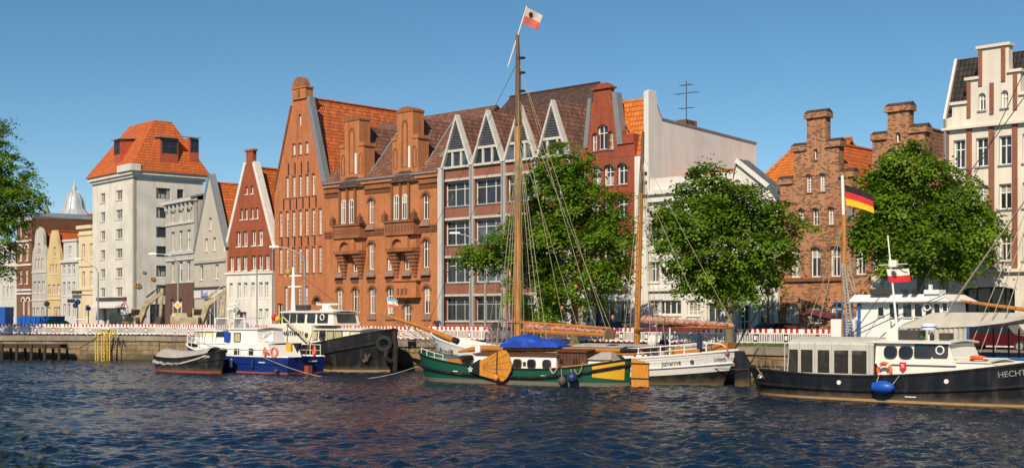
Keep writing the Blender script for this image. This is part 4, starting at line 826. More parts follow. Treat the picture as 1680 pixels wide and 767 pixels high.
# ------------------------------------------------------------------ trees
m, t, p = newmat('leaves'); M['leaf'] = m
p.inputs['Roughness'].default_value = .55; p.inputs['Specular IOR Level'].default_value = .3
oi = noise(t, wpos(t), .9, 3); g2 = N(t, 'ShaderNodeNewGeometry').outputs['Random Per Island']
f_ = math_(t, 'ADD', math_(t, 'MULTIPLY', oi, .85), math_(t, 'MULTIPLY', g2, .25))
col = ramp(t, f_, [(.3, (.060, .128, .006)), (.55, (.120, .225, .010)), (.8, (.215, .33, .018))])
t.links.new(col, p.inputs['Base Color'])
tr = N(t, 'ShaderNodeBsdfTranslucent'); t.links.new(mixc(t, .5, col, (.16, .30, .02)), tr.inputs[0])
mx = N(t, 'ShaderNodeMixShader'); mx.inputs[0].default_value = .38; t.links.new(p.outputs[0], mx.inputs[1]); t.links.new(tr.outputs[0], mx.inputs[2])
t.links.new(mx.outputs[0], t.nodes['Material Output'].inputs[0])
M['leaf_dark'] = simple('dark_leaves', (.018, .035, .022), .6, var=.3)
M['bark'] = simple('bark', (.13, .115, .075), .9, var=.35, scale=5, bmp=.8)
def tree(name, label, px, Y, trunk_r, lobes, n_leaf, group='trees', base=ZQ, leaf=.215, seed=1):
    rnd = random.Random(seed); X = (px-CX)/FPX*Y
    f = Frame((X, Y), ang=0, z0=base); f.mkroot(name, label, 'tree', group)
    k = Y/FPX; L = []
    for (lx, ly, rx, ry) in lobes:
        L.append((Vector(((lx-px)*k, rnd.uniform(-.25, .25)*rx*k, CH+(HOR-ly)*k)), rx*k, ry*k))
    big = list(L); L = [(c, a*.9, b*.9) for c, a, b in L]
    for c, a, b in big:
        for _ in range(6):
            d = Vector((rnd.gauss(0, 1), rnd.gauss(0, .8), rnd.gauss(.15, .8))).normalized(); q = rnd.uniform(.22, .36); L.append((c+Vector((d.x*a*1.0, d.y*a*.85, d.z*b*1.02)), a*q*1.25, b*q))
    cz = sum(c.z for c, a, b in L)/len(L); top = max(c.z for c, a, b in L)
    mb = MB(); fork = base+ (min(c.z-b for c, a, b in big)-base)*1.0+.3
    sway = [rnd.uniform(-.1, .1) for _ in range(6)]
    mb.tube([(0, 0, base-.1), (sway[0]*.3, 0, base+.35), (sway[0], sway[1], (base+fork)/2), (0, sway[2], fork), (sway[3], sway[4], (fork+top)/2), (sway[5]*3, .2, top)], [trunk_r*1.45, trunk_r*1.05, trunk_r*.95, trunk_r*.85, trunk_r*.5, trunk_r*.12], 10)
    tr_ = f.part('trunk', mb, 'bark', smooth=True)
    for c, a, b in big:
        zs = max(fork-.2, min(c.z-b*.9, fork+(top-fork)*.55)); s = Vector((0, 0, zs)); md = s.lerp(c, .55)+Vector((0, 0, -.25*b*.5))
        mb = MB().tube([s, md, c], [trunk_r*.5, trunk_r*.28, trunk_r*.06], 6)
        for q in range(4):
            e = c+Vector((rnd.uniform(-.8, .8)*a, rnd.uniform(-.8, .8)*a, rnd.uniform(-.3, .7)*b)); mb.tube([md.lerp(c, .5), e], [trunk_r*.16, .015], 5)
        f.part('limb', mb, 'bark', smooth=True)
    # crown: flattish sprays of leaves on the lobes, some inside
    vs = []; fs = []
    vol = [a*a*b for _, a, b in L]; tot = sum(v**.72 for v in vol)
    for (c, a, b), v in zip(L, vol):
        n_here = int(n_leaf*v**.72/tot); per = 75
        for _ in range(max(1, n_here//per)):
            d = Vector((rnd.gauss(0, 1), rnd.gauss(0, 1), rnd.gauss(0, .9)+.15)).normalized(); rr = rnd.uniform(.3, 1.0) if rnd.random() < .25 else rnd.uniform(.8, 1.16)
            q = c+Vector((d.x*a*rr, d.y*a*rr*.85, d.z*b*rr)); sr = rnd.uniform(.4, .95)
            tilt = (d*.8+Vector((rnd.uniform(-.4, .4), rnd.uniform(-.4, .4), .9))).normalized()
            ax = tilt.orthogonal().normalized(); ay = tilt.cross(ax)
            for _ in range(per):
                e = q+ax*rnd.gauss(0, .55)*sr+ay*rnd.gauss(0, .55)*sr+tilt*rnd.gauss(0, .13)*sr-tilt*(.0)-Vector((0, 0, .12))
                n = (tilt*1.5+Vector((rnd.uniform(-.8, .8), rnd.uniform(-.8, .8), rnd.uniform(-.4, .8)))).normalized(); u = n.orthogonal().normalized(); w_ = n.cross(u); an = rnd.uniform(0, 6.28)
                u, w_ = u*math.cos(an)+w_*math.sin(an), w_*math.cos(an)-u*math.sin(an); s_ = leaf*rnd.uniform(.6, 1.15); i0 = len(vs)
                vs += [e-u*s_*.55, e+w_*s_*.36, e+u*s_*.55, e-w_*s_*.36]; fs.append((i0, i0+1, i0+2, i0+3))
    me = bpy.data.meshes.new('crown'); me.from_pydata([tuple(v) for v in vs], [], fs); me.materials.append(M['leaf']); me.update()
    f.obj('crown', me)
    return f
tree('linden_tree', 'large leafy tree behind the tall mast of the white sailing ship', 943, 82, .26, [(928, 272, 46, 42), (905, 330, 62, 50), (975, 345, 52, 50), (845, 405, 58, 40), (785, 425, 42, 26), (880, 470, 52, 50), (955, 415, 68, 52), (1010, 385, 38, 60), (893, 515, 32, 26), (890, 390, 60, 60), (1000, 450, 40, 28), (940, 470, 50, 40)], 60000, seed=3)
tree('linden_tree', 'leafy tree in front of the white plaster houses', 1197, 75.5, .27, [(1160, 305, 46, 36), (1140, 358, 58, 44), (1228, 350, 52, 46), (1278, 390, 46, 48), (1105, 405, 40, 40), (1190, 420, 70, 52), (1250, 440, 48, 36), (1160, 460, 55, 34), (1215, 482, 32, 20), (1096, 362, 26, 22), (1190, 340, 30, 30)], 50000, seed=4)
tree('linden_tree', 'leafy tree in front of the white house with brick pilasters', 1511, 70.5, .24, [(1492, 272, 48, 36), (1438, 300, 32, 22), (1465, 335, 50, 44), (1540, 325, 55, 48), (1590, 372, 46, 44), (1505, 385, 75, 52), (1440, 375, 36, 42), (1490, 425, 62, 30), (1570, 415, 45, 30)], 48000, seed=5)
tree('linden_tree', 'tree reaching in at the left edge before the far house row', -45, 113, .35, [(-25, 250, 52, 52), (12, 282, 34, 34), (30, 318, 38, 32), (0, 345, 52, 42), (12, 395, 36, 34), (-40, 330, 70, 60), (-60, 420, 60, 50), (-5, 440, 25, 18), (-2, 215, 18, 22)], 46000, seed=6, leaf=.22)
# near shrub whose top twigs reach into the lower left corner
def shrub():
    rnd = random.Random(9); f = Frame((-1.66, 4.4), ang=0, z0=1.95); f.mkroot('shrub', 'dark green shrub tip in the near lower left corner', 'shrub')
    mb = MB(); tips = []
    for k in range(44):
        e = Vector((rnd.uniform(-.45, .16), rnd.uniform(-.25, .25), 3.235+rnd.uniform(-.16, .06)-(0 if rnd.random() < .5 else .12))); mb.tube([(rnd.uniform(-.1, .1), rnd.uniform(-.1, .1), 1.95), (e.x*.6, e.y*.6, 2.8), e], [.012, .008, .003], 5); tips.append(e)
    f.part('stems', mb, 'bark'); vs = []; fs = []
    for e in tips:
        for _ in range(160):
            q = e+Vector((rnd.gauss(0, .06), rnd.gauss(0, .06), rnd.gauss(-.1, .12))); n = Vector((rnd.uniform(-1, 1), rnd.uniform(-1, 1), rnd.uniform(0, 1))).normalized(); u = n.orthogonal().normalized(); w_ = n.cross(u); i0 = len(vs); s_ = rnd.uniform(.010, .018)
            vs += [q-u*s_, q+w_*s_*.5, q+u*s_, q-w_*s_*.5]; fs.append((i0, i0+1, i0+2, i0+3))
    me = bpy.data.meshes.new('foliage'); me.from_pydata([tuple(v) for v in vs], [], fs); me.materials.append(M['leaf_dark']); f.obj('foliage', me)
shrub()
# ------------------------------------------------------------------ construction barriers along the quay street
M['bar_white'] = simple('barrier_white', (.70, .69, .66), .5, var=.1, rnd=.12); M['bar_red'] = simple('barrier_red', (.50, .02, .025), .45, var=.1); M['foot'] = simple('rubber_foot', (.03, .03, .03), .8)
def band(mb, x0, x1, z0, z1, n, y0, y1):
    vs = []
    for i in range(n+1):
        x = x0+(x1-x0)*i/n; vs += [(x, y0, z0), (x, y0, z1), (x, y1, z1), (x, y1, z0)]
    k = len(mb.v); mb.v += vs
    for i in range(n):
        a = k+4*i; b = a+4
        for q in range(4): mb.f.append((a+q, b+q, b+(q+1) % 4, a+(q+1) % 4)); mb.m.append(i % 2)
def barrier_meshes():
    Lp = 1.96; mb = MB(); band(mb, 0, Lp, .78, 1.02, 11, -.02, .02); top = mb.mesh('striped_band', ['bar_white', 'bar_red'])
    mb = MB(); band(mb, 0, Lp, .12, .2, 9, -.021, .021); low = mb.mesh('striped_band', ['bar_white', 'bar_red'])
    mb = MB().box(0, Lp, -.018, .018, .2, .26).box(0, Lp, -.018, .018, .72, .78)
    for k in range(18):
        x = k*(Lp-.05)/17
        if k not in (8, 9): mb.box(x, x+.05, -.015, .015, .26, .72)
    mb.box(8*(Lp-.05)/17, 9*(Lp-.05)/17+.05, -.017, .017, .36, .62); sl = mb.mesh('slatted_board', ['bar_white'])
    ft = MB().box(-.09, .09, -.38, .38, 0, .1).mesh('foot', 'foot'); lam = MB().tube([(0, 0, 0), (0, 0, 1.06)], .025, 6).mesh('post', 'bar_white')
    return top, low, sl, ft, lam
bm_ = barrier_meshes()
def barrier(x, y, ang, z=ZQ):
    f = Frame((x, y), ang=ang, z0=z); f.mkroot('barrier_panel', 'red and white plastic barrier panel in the long row along the quay street', 'barrier', 'barrier panels along the quay street')
    for nm, me, lo in (('striped_band', bm_[0], (0, 0, z)), ('striped_band', bm_[1], (0, 0, z)), ('slatted_board', bm_[2], (0, 0, z)), ('foot', bm_[3], (.02, 0, z)), ('post', bm_[4], (.0, 0, z))): f.obj(nm, me, lo)
FP = [gp(-70, 119.5), gp(255, 112.6), gp(640, 93), gp(1000, 83), gp(1215, 76.6), gp(1368, 73.2)]
for i in range(5):
    a, b = Vector(FP[i]), Vector(FP[i+1]); L = (b-a).length; k = max(1, round(L/2.0)); d = (b-a)/L; an = math.atan2(d.y, d.x)
    for j in range(k):
        q = a+d*(j*L/k); barrier(q.x, q.y, an+random.uniform(-.05, .05))
# grass strip under the barriers at the right
mb = MB(); rnd = random.Random(2)
for i in range(5000):
    px = rnd.uniform(1190, 1345); s = (px-1215)/(1368-1215); q = Vector(FP[4]).lerp(Vector(FP[5]), s)+Vector((-.66, -.75))*rnd.uniform(.1, 1.3)*(.5+.5*math.sin(px*.07)**2); h = rnd.uniform(.08, .24); a = rnd.uniform(0, 3.14)
    mb.add([(q.x-.03*math.cos(a), q.y-.03*math.sin(a), ZQ), (q.x+.03*math.cos(a), q.y+.03*math.sin(a), ZQ), (q.x+rnd.uniform(-.06, .06), q.y, ZQ+h)], [(0, 1, 2)])
o = link(bpy.data.objects.new('grass', mb.mesh('grass', 'grassm'))); tag(o, 'strip of rough grass at the foot of the barriers', 'grass', kind='stuff')
# ------------------------------------------------------------------ street lamps, signs
M['galv'] = simple('galvanised', (.34, .35, .35), .5, .4); M['sign_w'] = simple('sign_white', (.72, .72, .70), .5); M['sign_r'] = simple('sign_red', (.5, .02, .02), .5); M['sign_y'] = simple('sign_yellow', (.75, .42, .02), .5); M['sign_k'] = simple('sign_back', (.03, .03, .03), .6); M['green_tarp'] = simple('green_tarp', (.02, .22, .06), .6, var=.3); M['cont_blue'] = simple('container_blue', (.01, .09, .42), .5, var=.2)
def lamp(px, Y, ptop, hx, hy, label):
    f = Frame(gp(px, Y), ang=0); f.mkroot('street_lamp', label, 'street lamp', 'street lamps along the quay street'); k = Y/FPX
    zt = zz(ptop, Y); hX = (hx-px)*k; hz_ = zz(hy, Y); s = 1 if hX > 0 else -1
    f.part('pole', MB().tube([(0, 0, ZQ), (0, 0, ZQ+3), (0, 0, zt-1.0)], [.11, .09, .07], 8), 'galv', smooth=True)
    f.part('arm', MB().tube([(0, 0, zt-1.0), (.08*hX, 0, zt-.45), (.3*hX, 0, zt-.1), (.6*hX, 0, zt+(hz_-zt)*.6), (hX, 0, hz_)], [.07, .06, .05, .045, .04], 8), 'galv', smooth=True)
    f.part('lamp_head', MB().hexa([(hX-.35, -.14, hz_-.06), (hX+.45, -.14, hz_-.06), (hX+.45, .14, hz_-.06), (hX-.35, .14, hz_-.06), (hX-.3, -.1, hz_+.07), (hX+.4, -.1, hz_+.07), (hX+.4, .1, hz_+.07), (hX-.3, .1, hz_+.07)]), 'galv')
    return f
lamp(161, 148, 434, 128, 424, 'curved street lamp in front of the white tower block')
lb = lamp(292, 124, 418, 250, 416, 'curved street lamp before the grey house with brown ground floor')
lamp(500, 103, 410, 449, 404.5, 'curved street lamp before the tall orange warehouse')
lamp(796, 93, 392, 745, 382, 'curved street lamp before the zigzag gabled office house')
lb.part('priority_sign', MB().slab([(0, -.15, zz(507, 124)), (.42, -.15, zz(500, 124)), (0, -.15, zz(493, 124)), (-.42, -.15, zz(500, 124))], (0, .04, 0)), 'sign_w'); lb.part('priority_sign_centre', MB().slab([(0, -.17, zz(505, 124)), (.3, -.17, zz(500, 124)), (0, -.17, zz(495, 124)), (-.3, -.17, zz(500, 124))], (0, .015, 0)), 'sign_y')
YS = 124
f = Frame(gp(127, YS), ang=0); f.mkroot('sign_post', 'post with two round blue arrow signs under a yellow direction board', 'traffic sign'); k = YS/FPX
f.part('post', MB().tube([(0, 0, ZQ), (0, 0, zz(477, YS))], .05, 6), 'galv')
f.part('yellow_board', MB().box(-9*k, 8*k, -.1, -.06, zz(481.5, YS), zz(476.5, YS)), 'sign_y'); f.part('white_board', MB().box(-8*k, 7*k, -.1, -.06, zz(489, YS), zz(483, YS)), 'sign_w'); f.part('grey_board', MB().box(-16*k, -3*k, -.1, -.06, zz(496, YS), zz(490, YS)), 'zinc')
for dx, py in ((1.7, 495), (-2.6, 500.5)):
    o = f.part('arrow_sign', MB().lathe([(4.3*k, -.14), (4.3*k, -.1)], (dx*k, 0, zz(py, YS)), 16, ax='y'), 'sign_blue')
    a = MB().box(dx*k-.05, dx*k+.05, -.16, -.145, zz(py+2.5, YS), zz(py-1.4, YS)); a.slab([(dx*k-.13, -.16, zz(py-1, YS)), (dx*k+.13, -.16, zz(py-1, YS)), (dx*k, -.16, zz(py-3, YS))], (0, .012, 0)); f.sub('arrow', a, 'sign_w', o)
f = Frame(gp(204.7, YS), ang=0); f.mkroot('warning_sign', 'red bordered warning triangle on a post before the tower block', 'traffic sign'); z0, z1 = zz(505, YS), zz(492, YS)
f.part('post', MB().tube([(0, 0, ZQ), (0, 0, z0)], .04, 6), 'galv')
f.part('triangle', MB().slab([(-7.3*k, -.1, z0), (7.3*k, -.1, z0), (0, -.1, z1)], (0, .03, 0)), 'sign_r'); f.part('triangle_face', MB().slab([(-5*k, -.12, z0+.09), (5*k, -.12, z0+.09), (0, -.12, z1-.2)], (0, .015, 0)), 'sign_w')
f.part('exclamation_mark', MB().box(-.04, .04, -.14, -.122, z0+.25, z1-.32).box(-.04, .04, -.14, -.122, z0+.13, z0+.2), 'sign_k'); f.part('plate', MB().box(-6.5*k, 6.5*k, -.1, -.06, zz(515.5, YS), zz(507, YS)), 'sign_w')
f = Frame(gp(77, YS), ang=0); f.mkroot('round_sign', 'round sign seen from its black back before the yellow gable', 'traffic sign'); f.part('post', MB().tube([(0, .03, ZQ), (0, .03, zz(495, YS))], .04, 6), 'galv'); f.part('disc', MB().lathe([(4.6*k, -.05), (4.6*k, 0)], (0, 0, zz(498, YS)), 16, ax='y'), 'sign_k')
f = Frame(gp(145, YS), ang=0); f.mkroot('info_board', 'small dark parking sign before the cream house', 'traffic sign'); f.part('post', MB().tube([(0, .03, ZQ), (0, .03, zz(500, YS))], .04, 6), 'galv'); f.part('plate', MB().box(-4*k, 4*k, -.05, 0, zz(508.5, YS), zz(502.5, YS)), 'sign_blue')
# blue container, skip and green covered heaps on the building site
f = Frame(gp(-18, 128), gp(8, 128)); f.mkroot('site_container', 'tall blue container cut by the left edge', 'container'); zt = zz(503, 128); f.part('box', MB().box(0, f.W, 0, 2.2, ZQ, zt), 'cont_blue'); f.part('ribs', (lambda mb: [mb.box(i*.2, i*.2+.08, -.04, 0.01, ZQ+.1, zt-.1) for i in range(8)] and mb)(MB()), 'cont_blue')
f = Frame(gp(27, 128), gp(88, 127)); f.mkroot('skip_container', 'long low blue skip behind the barriers at left', 'container'); zt = zz(518, 128)
f.part('tub', MB().hexa([(.3, .1, ZQ), (f.W-.3, .1, ZQ), (f.W-.3, 1.9, ZQ), (.3, 1.9, ZQ), (0, 0, zt), (f.W, 0, zt), (f.W, 2, zt), (0, 2, zt)]), 'cont_blue')
for i in range(7): f.part('rib', MB().box(.4+i*(f.W-.9)/6, .52+i*(f.W-.9)/6, -.06, .12, ZQ+.05, zt-.02), 'cont_blue')
def heap(px, r, h, label, seed):
    rnd = random.Random(seed); f = Frame(gp(px, 122), ang=0); mb = MB(); n = 14; vs = []
    for i in range(5):
        for j in range(n):
            a = 2*math.pi*j/n; rr = r*math.cos(i*.36)*(1+rnd.uniform(-.12, .12)); vs.append((rr*math.cos(a), rr*math.sin(a)*.8, ZQ+h*math.sin(i*.39)*(1+rnd.uniform(-.08, .08))))
    mb.add(vs, [(i*n+j, i*n+(j+1) % n, (i+1)*n+(j+1) % n, (i+1)*n+j) for i in range(4) for j in range(n)]+[tuple(4*n+j for j in range(n))])
    o = link(bpy.data.objects.new('covered_heap', mb.mesh('covered_heap', 'green_tarp', smooth=True))); o.matrix_world = f.M; tag(o, label, 'heap')
heap(84, .75, 1.45, 'taller rounded heap under a green tarpaulin', 1); heap(106, .8, 1.3, 'smaller heap under green tarpaulin right of the taller one', 2)
f = Frame(gp(126.5, 117.5), gp(146, 117)); f.mkroot('gate_frame', 'white tubular gate frame standing in the barrier row', 'gate'); zt = zz(523.5, 117); W = f.W
for x in (0, W): f.part('upright', MB().tube([(x, -.2, ZQ), (x, -.2, zt)], .045, 6), 'sign_w')
f.part('top_rail', MB().tube([(0, -.2, zt), (W, -.2, zt)], .045, 6), 'sign_w'); f.part('infill_panel', MB().box(.06, W-.06, -.22, -.18, ZQ+.25, zt-.45), 'lgrey_pl')
# ------------------------------------------------------------------ excavators
M['exc'] = simple('excavator_cream', (.36, .30, .19), .6, var=.4, scale=2); M['exc_dark'] = simple('excavator_dark', (.06, .05, .04), .6)
def excavator(px, Y, label, body=True):
    f = Frame(gp(px, Y), ang=0); f.mkroot('excavator', label, 'excavator', 'excavators on the building site'); z = ZQ-.12
    for s in (-1, 1):
        n = 10; pts = [(1.45+.42*math.cos(a), z+.42+.42*math.sin(a)) for a in [math.pi*(-.5+i/n) for i in range(n+1)]]+[(-1.45+.42*math.cos(a), z+.42+.42*math.sin(a)) for a in [math.pi*(.5+i/n) for i in range(n+1)]]
        f.part('track', MB().slab([(x, s*1.1-.3, zq) for x, zq in pts], (0, .6, 0)), 'exc_dark')
    f.part('house', MB().box(-1.9, .7, -1.3, 1.3, z+1.0, z+1.75).hexa([(-1.9, -1.3, z+1.75), (-.3, -1.3, z+1.75), (-.3, 1.3, z+1.75), (-1.9, 1.3, z+1.75), (-1.7, -1.2, z+2.15), (-.4, -1.2, z+2.15), (-.4, 1.2, z+2.15), (-1.7, 1.2, z+2.15)]), 'exc')
    c = f.part('cab', MB().hexa([(-.2, .2, z+1.7), (1.1, .2, z+1.7), (1.1, 1.25, z+1.7), (-.2, 1.25, z+1.7), (-.2, .25, z+2.6), (.8, .25, z+2.6), (.8, 1.2, z+2.6), (-.2, 1.2, z+2.6)]), 'exc'); f.sub('cab_window', MB().box(-.05, .75, .17, .215, z+1.95, z+2.5), 'glass_d', c)
    mb = MB(); A = [(.6, z+1.4), (1.25, z+3.1), (3.0, z+4.25)]
    f.part('boom', MB().slab([(A[0][0]-.1, -.18, A[0][1]), (A[0][0]+.22, -.18, A[0][1]-.1), (A[1][0]+.3, -.18, A[1][1]-.22), (A[2][0]+.1, -.18, A[2][1]-.16), (A[2][0], -.18, A[2][1]+.1), (A[1][0]+.05, -.18, A[1][1]+.22), (A[1][0]-.18, -.18, A[1][1]+.02)], (0, .36, 0)), 'exc')
    f.part('stick', MB().slab([(2.82, -.15, z+4.6), (3.1, -.15, z+4.55), (3.0, -.15, z+3.2), (2.88, -.15, z+1.75), (2.68, -.15, z+1.75), (2.7, -.15, z+3.2)], (0, .3, 0)), 'exc')
    f.part('bucket', MB().slab([(2.55, -.45, z+1.8), (2.95, -.45, z+1.75), (2.9, -.45, z+1.2), (2.5, -.45, z+.75), (1.95, -.45, z+.75), (1.8, -.45, z+1.15), (2.2, -.45, z+1.1)], (0, .9, 0)), 'exc_dark')
    for a, b in (((.9, -.3, z+1.2), (1.55, -.3, z+2.9)), ((.9, .3, z+1.2), (1.55, .3, z+2.9)), ((1.4, 0, z+3.7), (2.75, 0, z+4.75)), ((2.5, -.25, z+3.6), (2.35, -.25, z+1.6))): f.part('hydraulic_cylinder', MB().tube([a, Vector(a).lerp(Vector(b), .55), Vector(a).lerp(Vector(b), .56), b], [.1, .1, .05, .05], 8), 'exc' if random.random() < .5 else 'exc_dark')
    return f
excavator(217, 126, 'cream excavator with raised boom in front of the white tower block'); excavator(318, 122, 'cream excavator with raised boom in front of pointed grey gable')
# ------------------------------------------------------------------ cars and people
def car(px, Y, ang, colr, label, h=1.48, L=4.4):
    f = Frame(gp(px, Y), ang=ang, z0=ZQ-.12); f.mkroot('parked_car', label, 'car', 'cars parked along the houses'); z = ZQ-.12; w_ = .88
    M[label] = simple('car_paint', colr, .25, .2, var=.03, spec=.6)
    prof = [(-L/2, .35), (-L/2, .8), (-L/2+.15, .95), (-L*.36, 1.02), (L*.20, .98), (L*.45, .82), (L/2, .7), (L/2, .35)]
    mb = MB(); n = len(prof); vs = []
    for y, sx in ((-w_, .96), (-w_*.97, 1), (w_*.97, 1), (w_, .96)): vs += [(x*sx, y, z+q) for x, q in prof]
    mb.add(vs, [(r*n+i, r*n+(i+1) % n, (r+1)*n+(i+1) % n, (r+1)*n+i) for r in range(3) for i in range(n)]+[tuple(range(n)), tuple(3*n+i for i in range(n))]); f.part('body', mb, label, smooth=True)
    g = [(-L*.40, 1.0), (-L*.30, h-.05), (-L*.18, h), (L*.04, h-.02), (L*.12, h-.12), (L*.24, .98)]
    vs = [(x, y*(1 if q < 1.1 else .86), z+q) for y in (-w_*.95, w_*.95) for x, q in g]; n = len(g)
    f.part('greenhouse', MB().add(vs, [(i, i+1, n+i+1, n+i) for i in range(n-1)]+[tuple(range(n)), tuple(n+i for i in range(n))]), 'glass_d')
    f.part('car_roof', MB().slab([(-L*.29, -w_*.8, z+h-.01), (L*.08, -w_*.8, z+h-.02), (L*.08, w_*.8, z+h-.02), (-L*.29, w_*.8, z+h-.01)], (0, 0, .05)), label)
    for x in (-L*.31, L*.31):
        for s in (-1, 1):
            o = f.part('wheel', MB().lathe([(.2, -.1), (.32, -.09), (.33, 0), (.32, .09), (.2, .1)], (x, s*.8, z+.33), 14, ax='y'), 'foot'); f.sub('rim', MB().lathe([(.2, -.115), (.2, .115)], (x, s*.8, z+.33), 10, ax='y'), 'galv', o)
    for s in (-1, 1): f.part('tail_light', MB().box(-L/2-.01, -L/2+.06, s*.7-.12, s*.7+.12, z+.72, z+.86), 'sign_r')
SA = math.atan2(-.687, .727)
car(1119, 85.0, SA, (.02, .022, .025), 'dark car roof behind the furled sail of the mizzen boom', 1.5); car(1284, 79.0, SA, (.03, .032, .035), 'dark car before the old stepped gable house', 1.45); car(1020, 88.5, SA, (.025, .03, .03), 'dark car before the white shop floor', 1.5)
car(1640, 68.2, SA, (.09, .008, .012), 'dark red van seen under the grey canopy', 1.75, 4.6)
M['skin'] = simple('skin', (.50, .26, .17), .6); M['hair'] = simple('hair', (.05, .03, .02), .7); M['jeans'] = simple('jeans', (.03, .045, .09), .8)
def person(x, y, z, ang, label, shirt, arms, h=1.72, hairc='hair'):
    M[label] = simple('shirt', shirt, .8); s = h/1.72
    J = {'pel': (0, 0, .92), 'spine': (0, .01, 1.15), 'chest': (0, 0, 1.34), 'neck': (0, 0, 1.47), 'head': (0, -.02, 1.57), 'crown': (0, -.01, 1.66)}
    Rr = {'pel': (.16, .12), 'spine': (.145, .11), 'chest': (.165, .12), 'neck': (.055, .055), 'head': (.078, .09), 'crown': (.055, .065)}
    E = [('pel', 'spine'), ('spine', 'chest'), ('chest', 'neck'), ('neck', 'head'), ('head', 'crown')]
    for sd, sn in ((-1, 'l'), (1, 'r')):
        J[sn+'sh'] = (sd*.19, 0, 1.40); J[sn+'el'], J[sn+'wr'], J[sn+'ha'] = [(sd*a, b, c) for a, b, c in arms]
        Rr[sn+'sh'] = (.065, .065); Rr[sn+'el'] = (.045, .045); Rr[sn+'wr'] = (.032, .032); Rr[sn+'ha'] = (.042, .022)
        J[sn+'hip'] = (sd*.09, 0, .86); J[sn+'kn'] = (sd*.11, -.02, .48); J[sn+'an'] = (sd*.12, .02, .09); J[sn+'to'] = (sd*.14, -.16, .05)
        Rr[sn+'hip'] = (.10, .10); Rr[sn+'kn'] = (.065, .065); Rr[sn+'an'] = (.045, .045); Rr[sn+'to'] = (.04, .03)
        E += [('chest', sn+'sh'), (sn+'sh', sn+'el'), (sn+'el', sn+'wr'), (sn+'wr', sn+'ha'), ('pel', sn+'hip'), (sn+'hip', sn+'kn'), (sn+'kn', sn+'an'), (sn+'an', sn+'to')]
    ks = list(J); me = bpy.data.meshes.new('tmp'); me.from_pydata([Vector(J[q])*s for q in ks], [(ks.index(a), ks.index(b)) for a, b in E], [])
    o = link(bpy.data.objects.new('tmp', me)); o.modifiers.new('s', 'SKIN'); 
    for i, q in enumerate(ks): me.skin_vertices[0].data[i].radius = (Rr[q][0]*s, Rr[q][1]*s); me.skin_vertices[0].data[i].use_root = (q == 'pel')
    sb = o.modifiers.new('d', 'SUBSURF'); sb.levels = 2
    dg = bpy.context.evaluated_depsgraph_get(); m2 = bpy.data.meshes.new_from_object(o.evaluated_get(dg)); bpy.data.objects.remove(o)
    m2.name = 'person'; m2.materials.clear()
    for q in ('skin', label, 'jeans', hairc, 'foot'): m2.materials.append(M[q])
    for pl in m2.polygons:
        c = pl.center/s; pl.use_smooth = True
        pl.material_index = 3 if (c.z > 1.62 or (c.z > 1.53 and c.y > .02)) else 0 if c.z > 1.455 else 4 if c.z < .1 else 2 if c.z < .95 and abs(c.x) < .24 else 1
        ha = Vector(arms[2]); 
        if (Vector((abs(c.x), c.y, c.z))-ha).length < .11: pl.material_index = 0
    r = link(bpy.data.objects.new('person', m2)); r.matrix_world = Matrix.Translation((x, y, z)) @ Matrix.Rotation(ang, 4, 'Z'); tag(r, label, 'person'); return r
px_, py_ = gp(717, 92.2); person(px_, py_, ZQ, .1, 'person in dark purple top leaning on the barrier', (.045, .02, .045), [(.30, -.12, 1.20), (.22, -.34, 1.08), (.16, -.42, 1.07)], 1.70)
# ------------------------------------------------------------------ jetty and yellow mooring ladders at the left
M['oldwood'] = timber('old_timber', (.045, .035, .028), (.02, .016, .013), .85); M['yellow_steel'] = simple('yellow_steel', (.62, .44, .03), .5, var=.25); M['steel'] = simple('grey_steel', (.3, .3, .28), .5, .3)
f = Frame(gp(-60, 109.8), gp(106, 108.2), z0=0); f.mkroot('timber_jetty', 'dark timber jetty on posts below the quay wall at left', 'jetty'); W = f.W; zt = 1.32
n = int(W/.25)
me = MB().box(0, .23, -.85, .55, zt, zt+.07).mesh('plank', 'oldwood')
for i in range(n): f.obj('plank', me, (i*W/n, random.uniform(-.03, .03), 0))
for y in (-.75, .4): f.part('beam', MB().box(0, W-.03, y-.1, y+.1, zt-.28, zt-.004), 'oldwood')
for px in (-40, -18, 5, 29, 53, 75, 98.5):
    u = f.u(px, -.75); f.part('pile', MB().tube([(u, -.9, -1.5), (u, -.9, zt+.02)], .13, 8), 'oldwood'); f.part('pile', MB().tube([(u, .42, -1.5), (u, .42, zt-.1)], .12, 8), 'oldwood')
mb = MB(); pts = [(f.u(104, -.5), -.7, 1.0), (f.u(130, -.5), -.4, 1.05), (f.u(162, -.5), .2, 2.3)]; f.part('mooring_rope', MB().tube(pts, .04, 5), 'oldwood')
def ladder(px, lab, ccol):
    f = Frame(gp(px, 108.0), gp(px+6, 107.6), z0=0); f.mkroot('quay_ladder', lab, 'ladder', 'yellow ladders on the quay wall')
    for x in (0, .42): f.part('stile', MB().tube([(x, -.16, -.9), (x, -.16, 2.05), (x, -.02, 2.5), (x, .35, 2.62), (x, .6, 2.0)], .05, 6), ccol)
    for k in range(9): f.part('rung', MB().tube([(0, -.16, -.6+k*.3), (.42, -.16, -.6+k*.3)], .02, 5), ccol)
ladder(159.5, 'leftmost yellow and rust quay ladder near the timber jetty', 'yellow_steel'); ladder(169.5, 'middle one of the three yellow quay ladders', 'yellow_steel'); ladder(178.5, 'rightmost of the three quay ladders, pale yellow', 'yellow_steel')
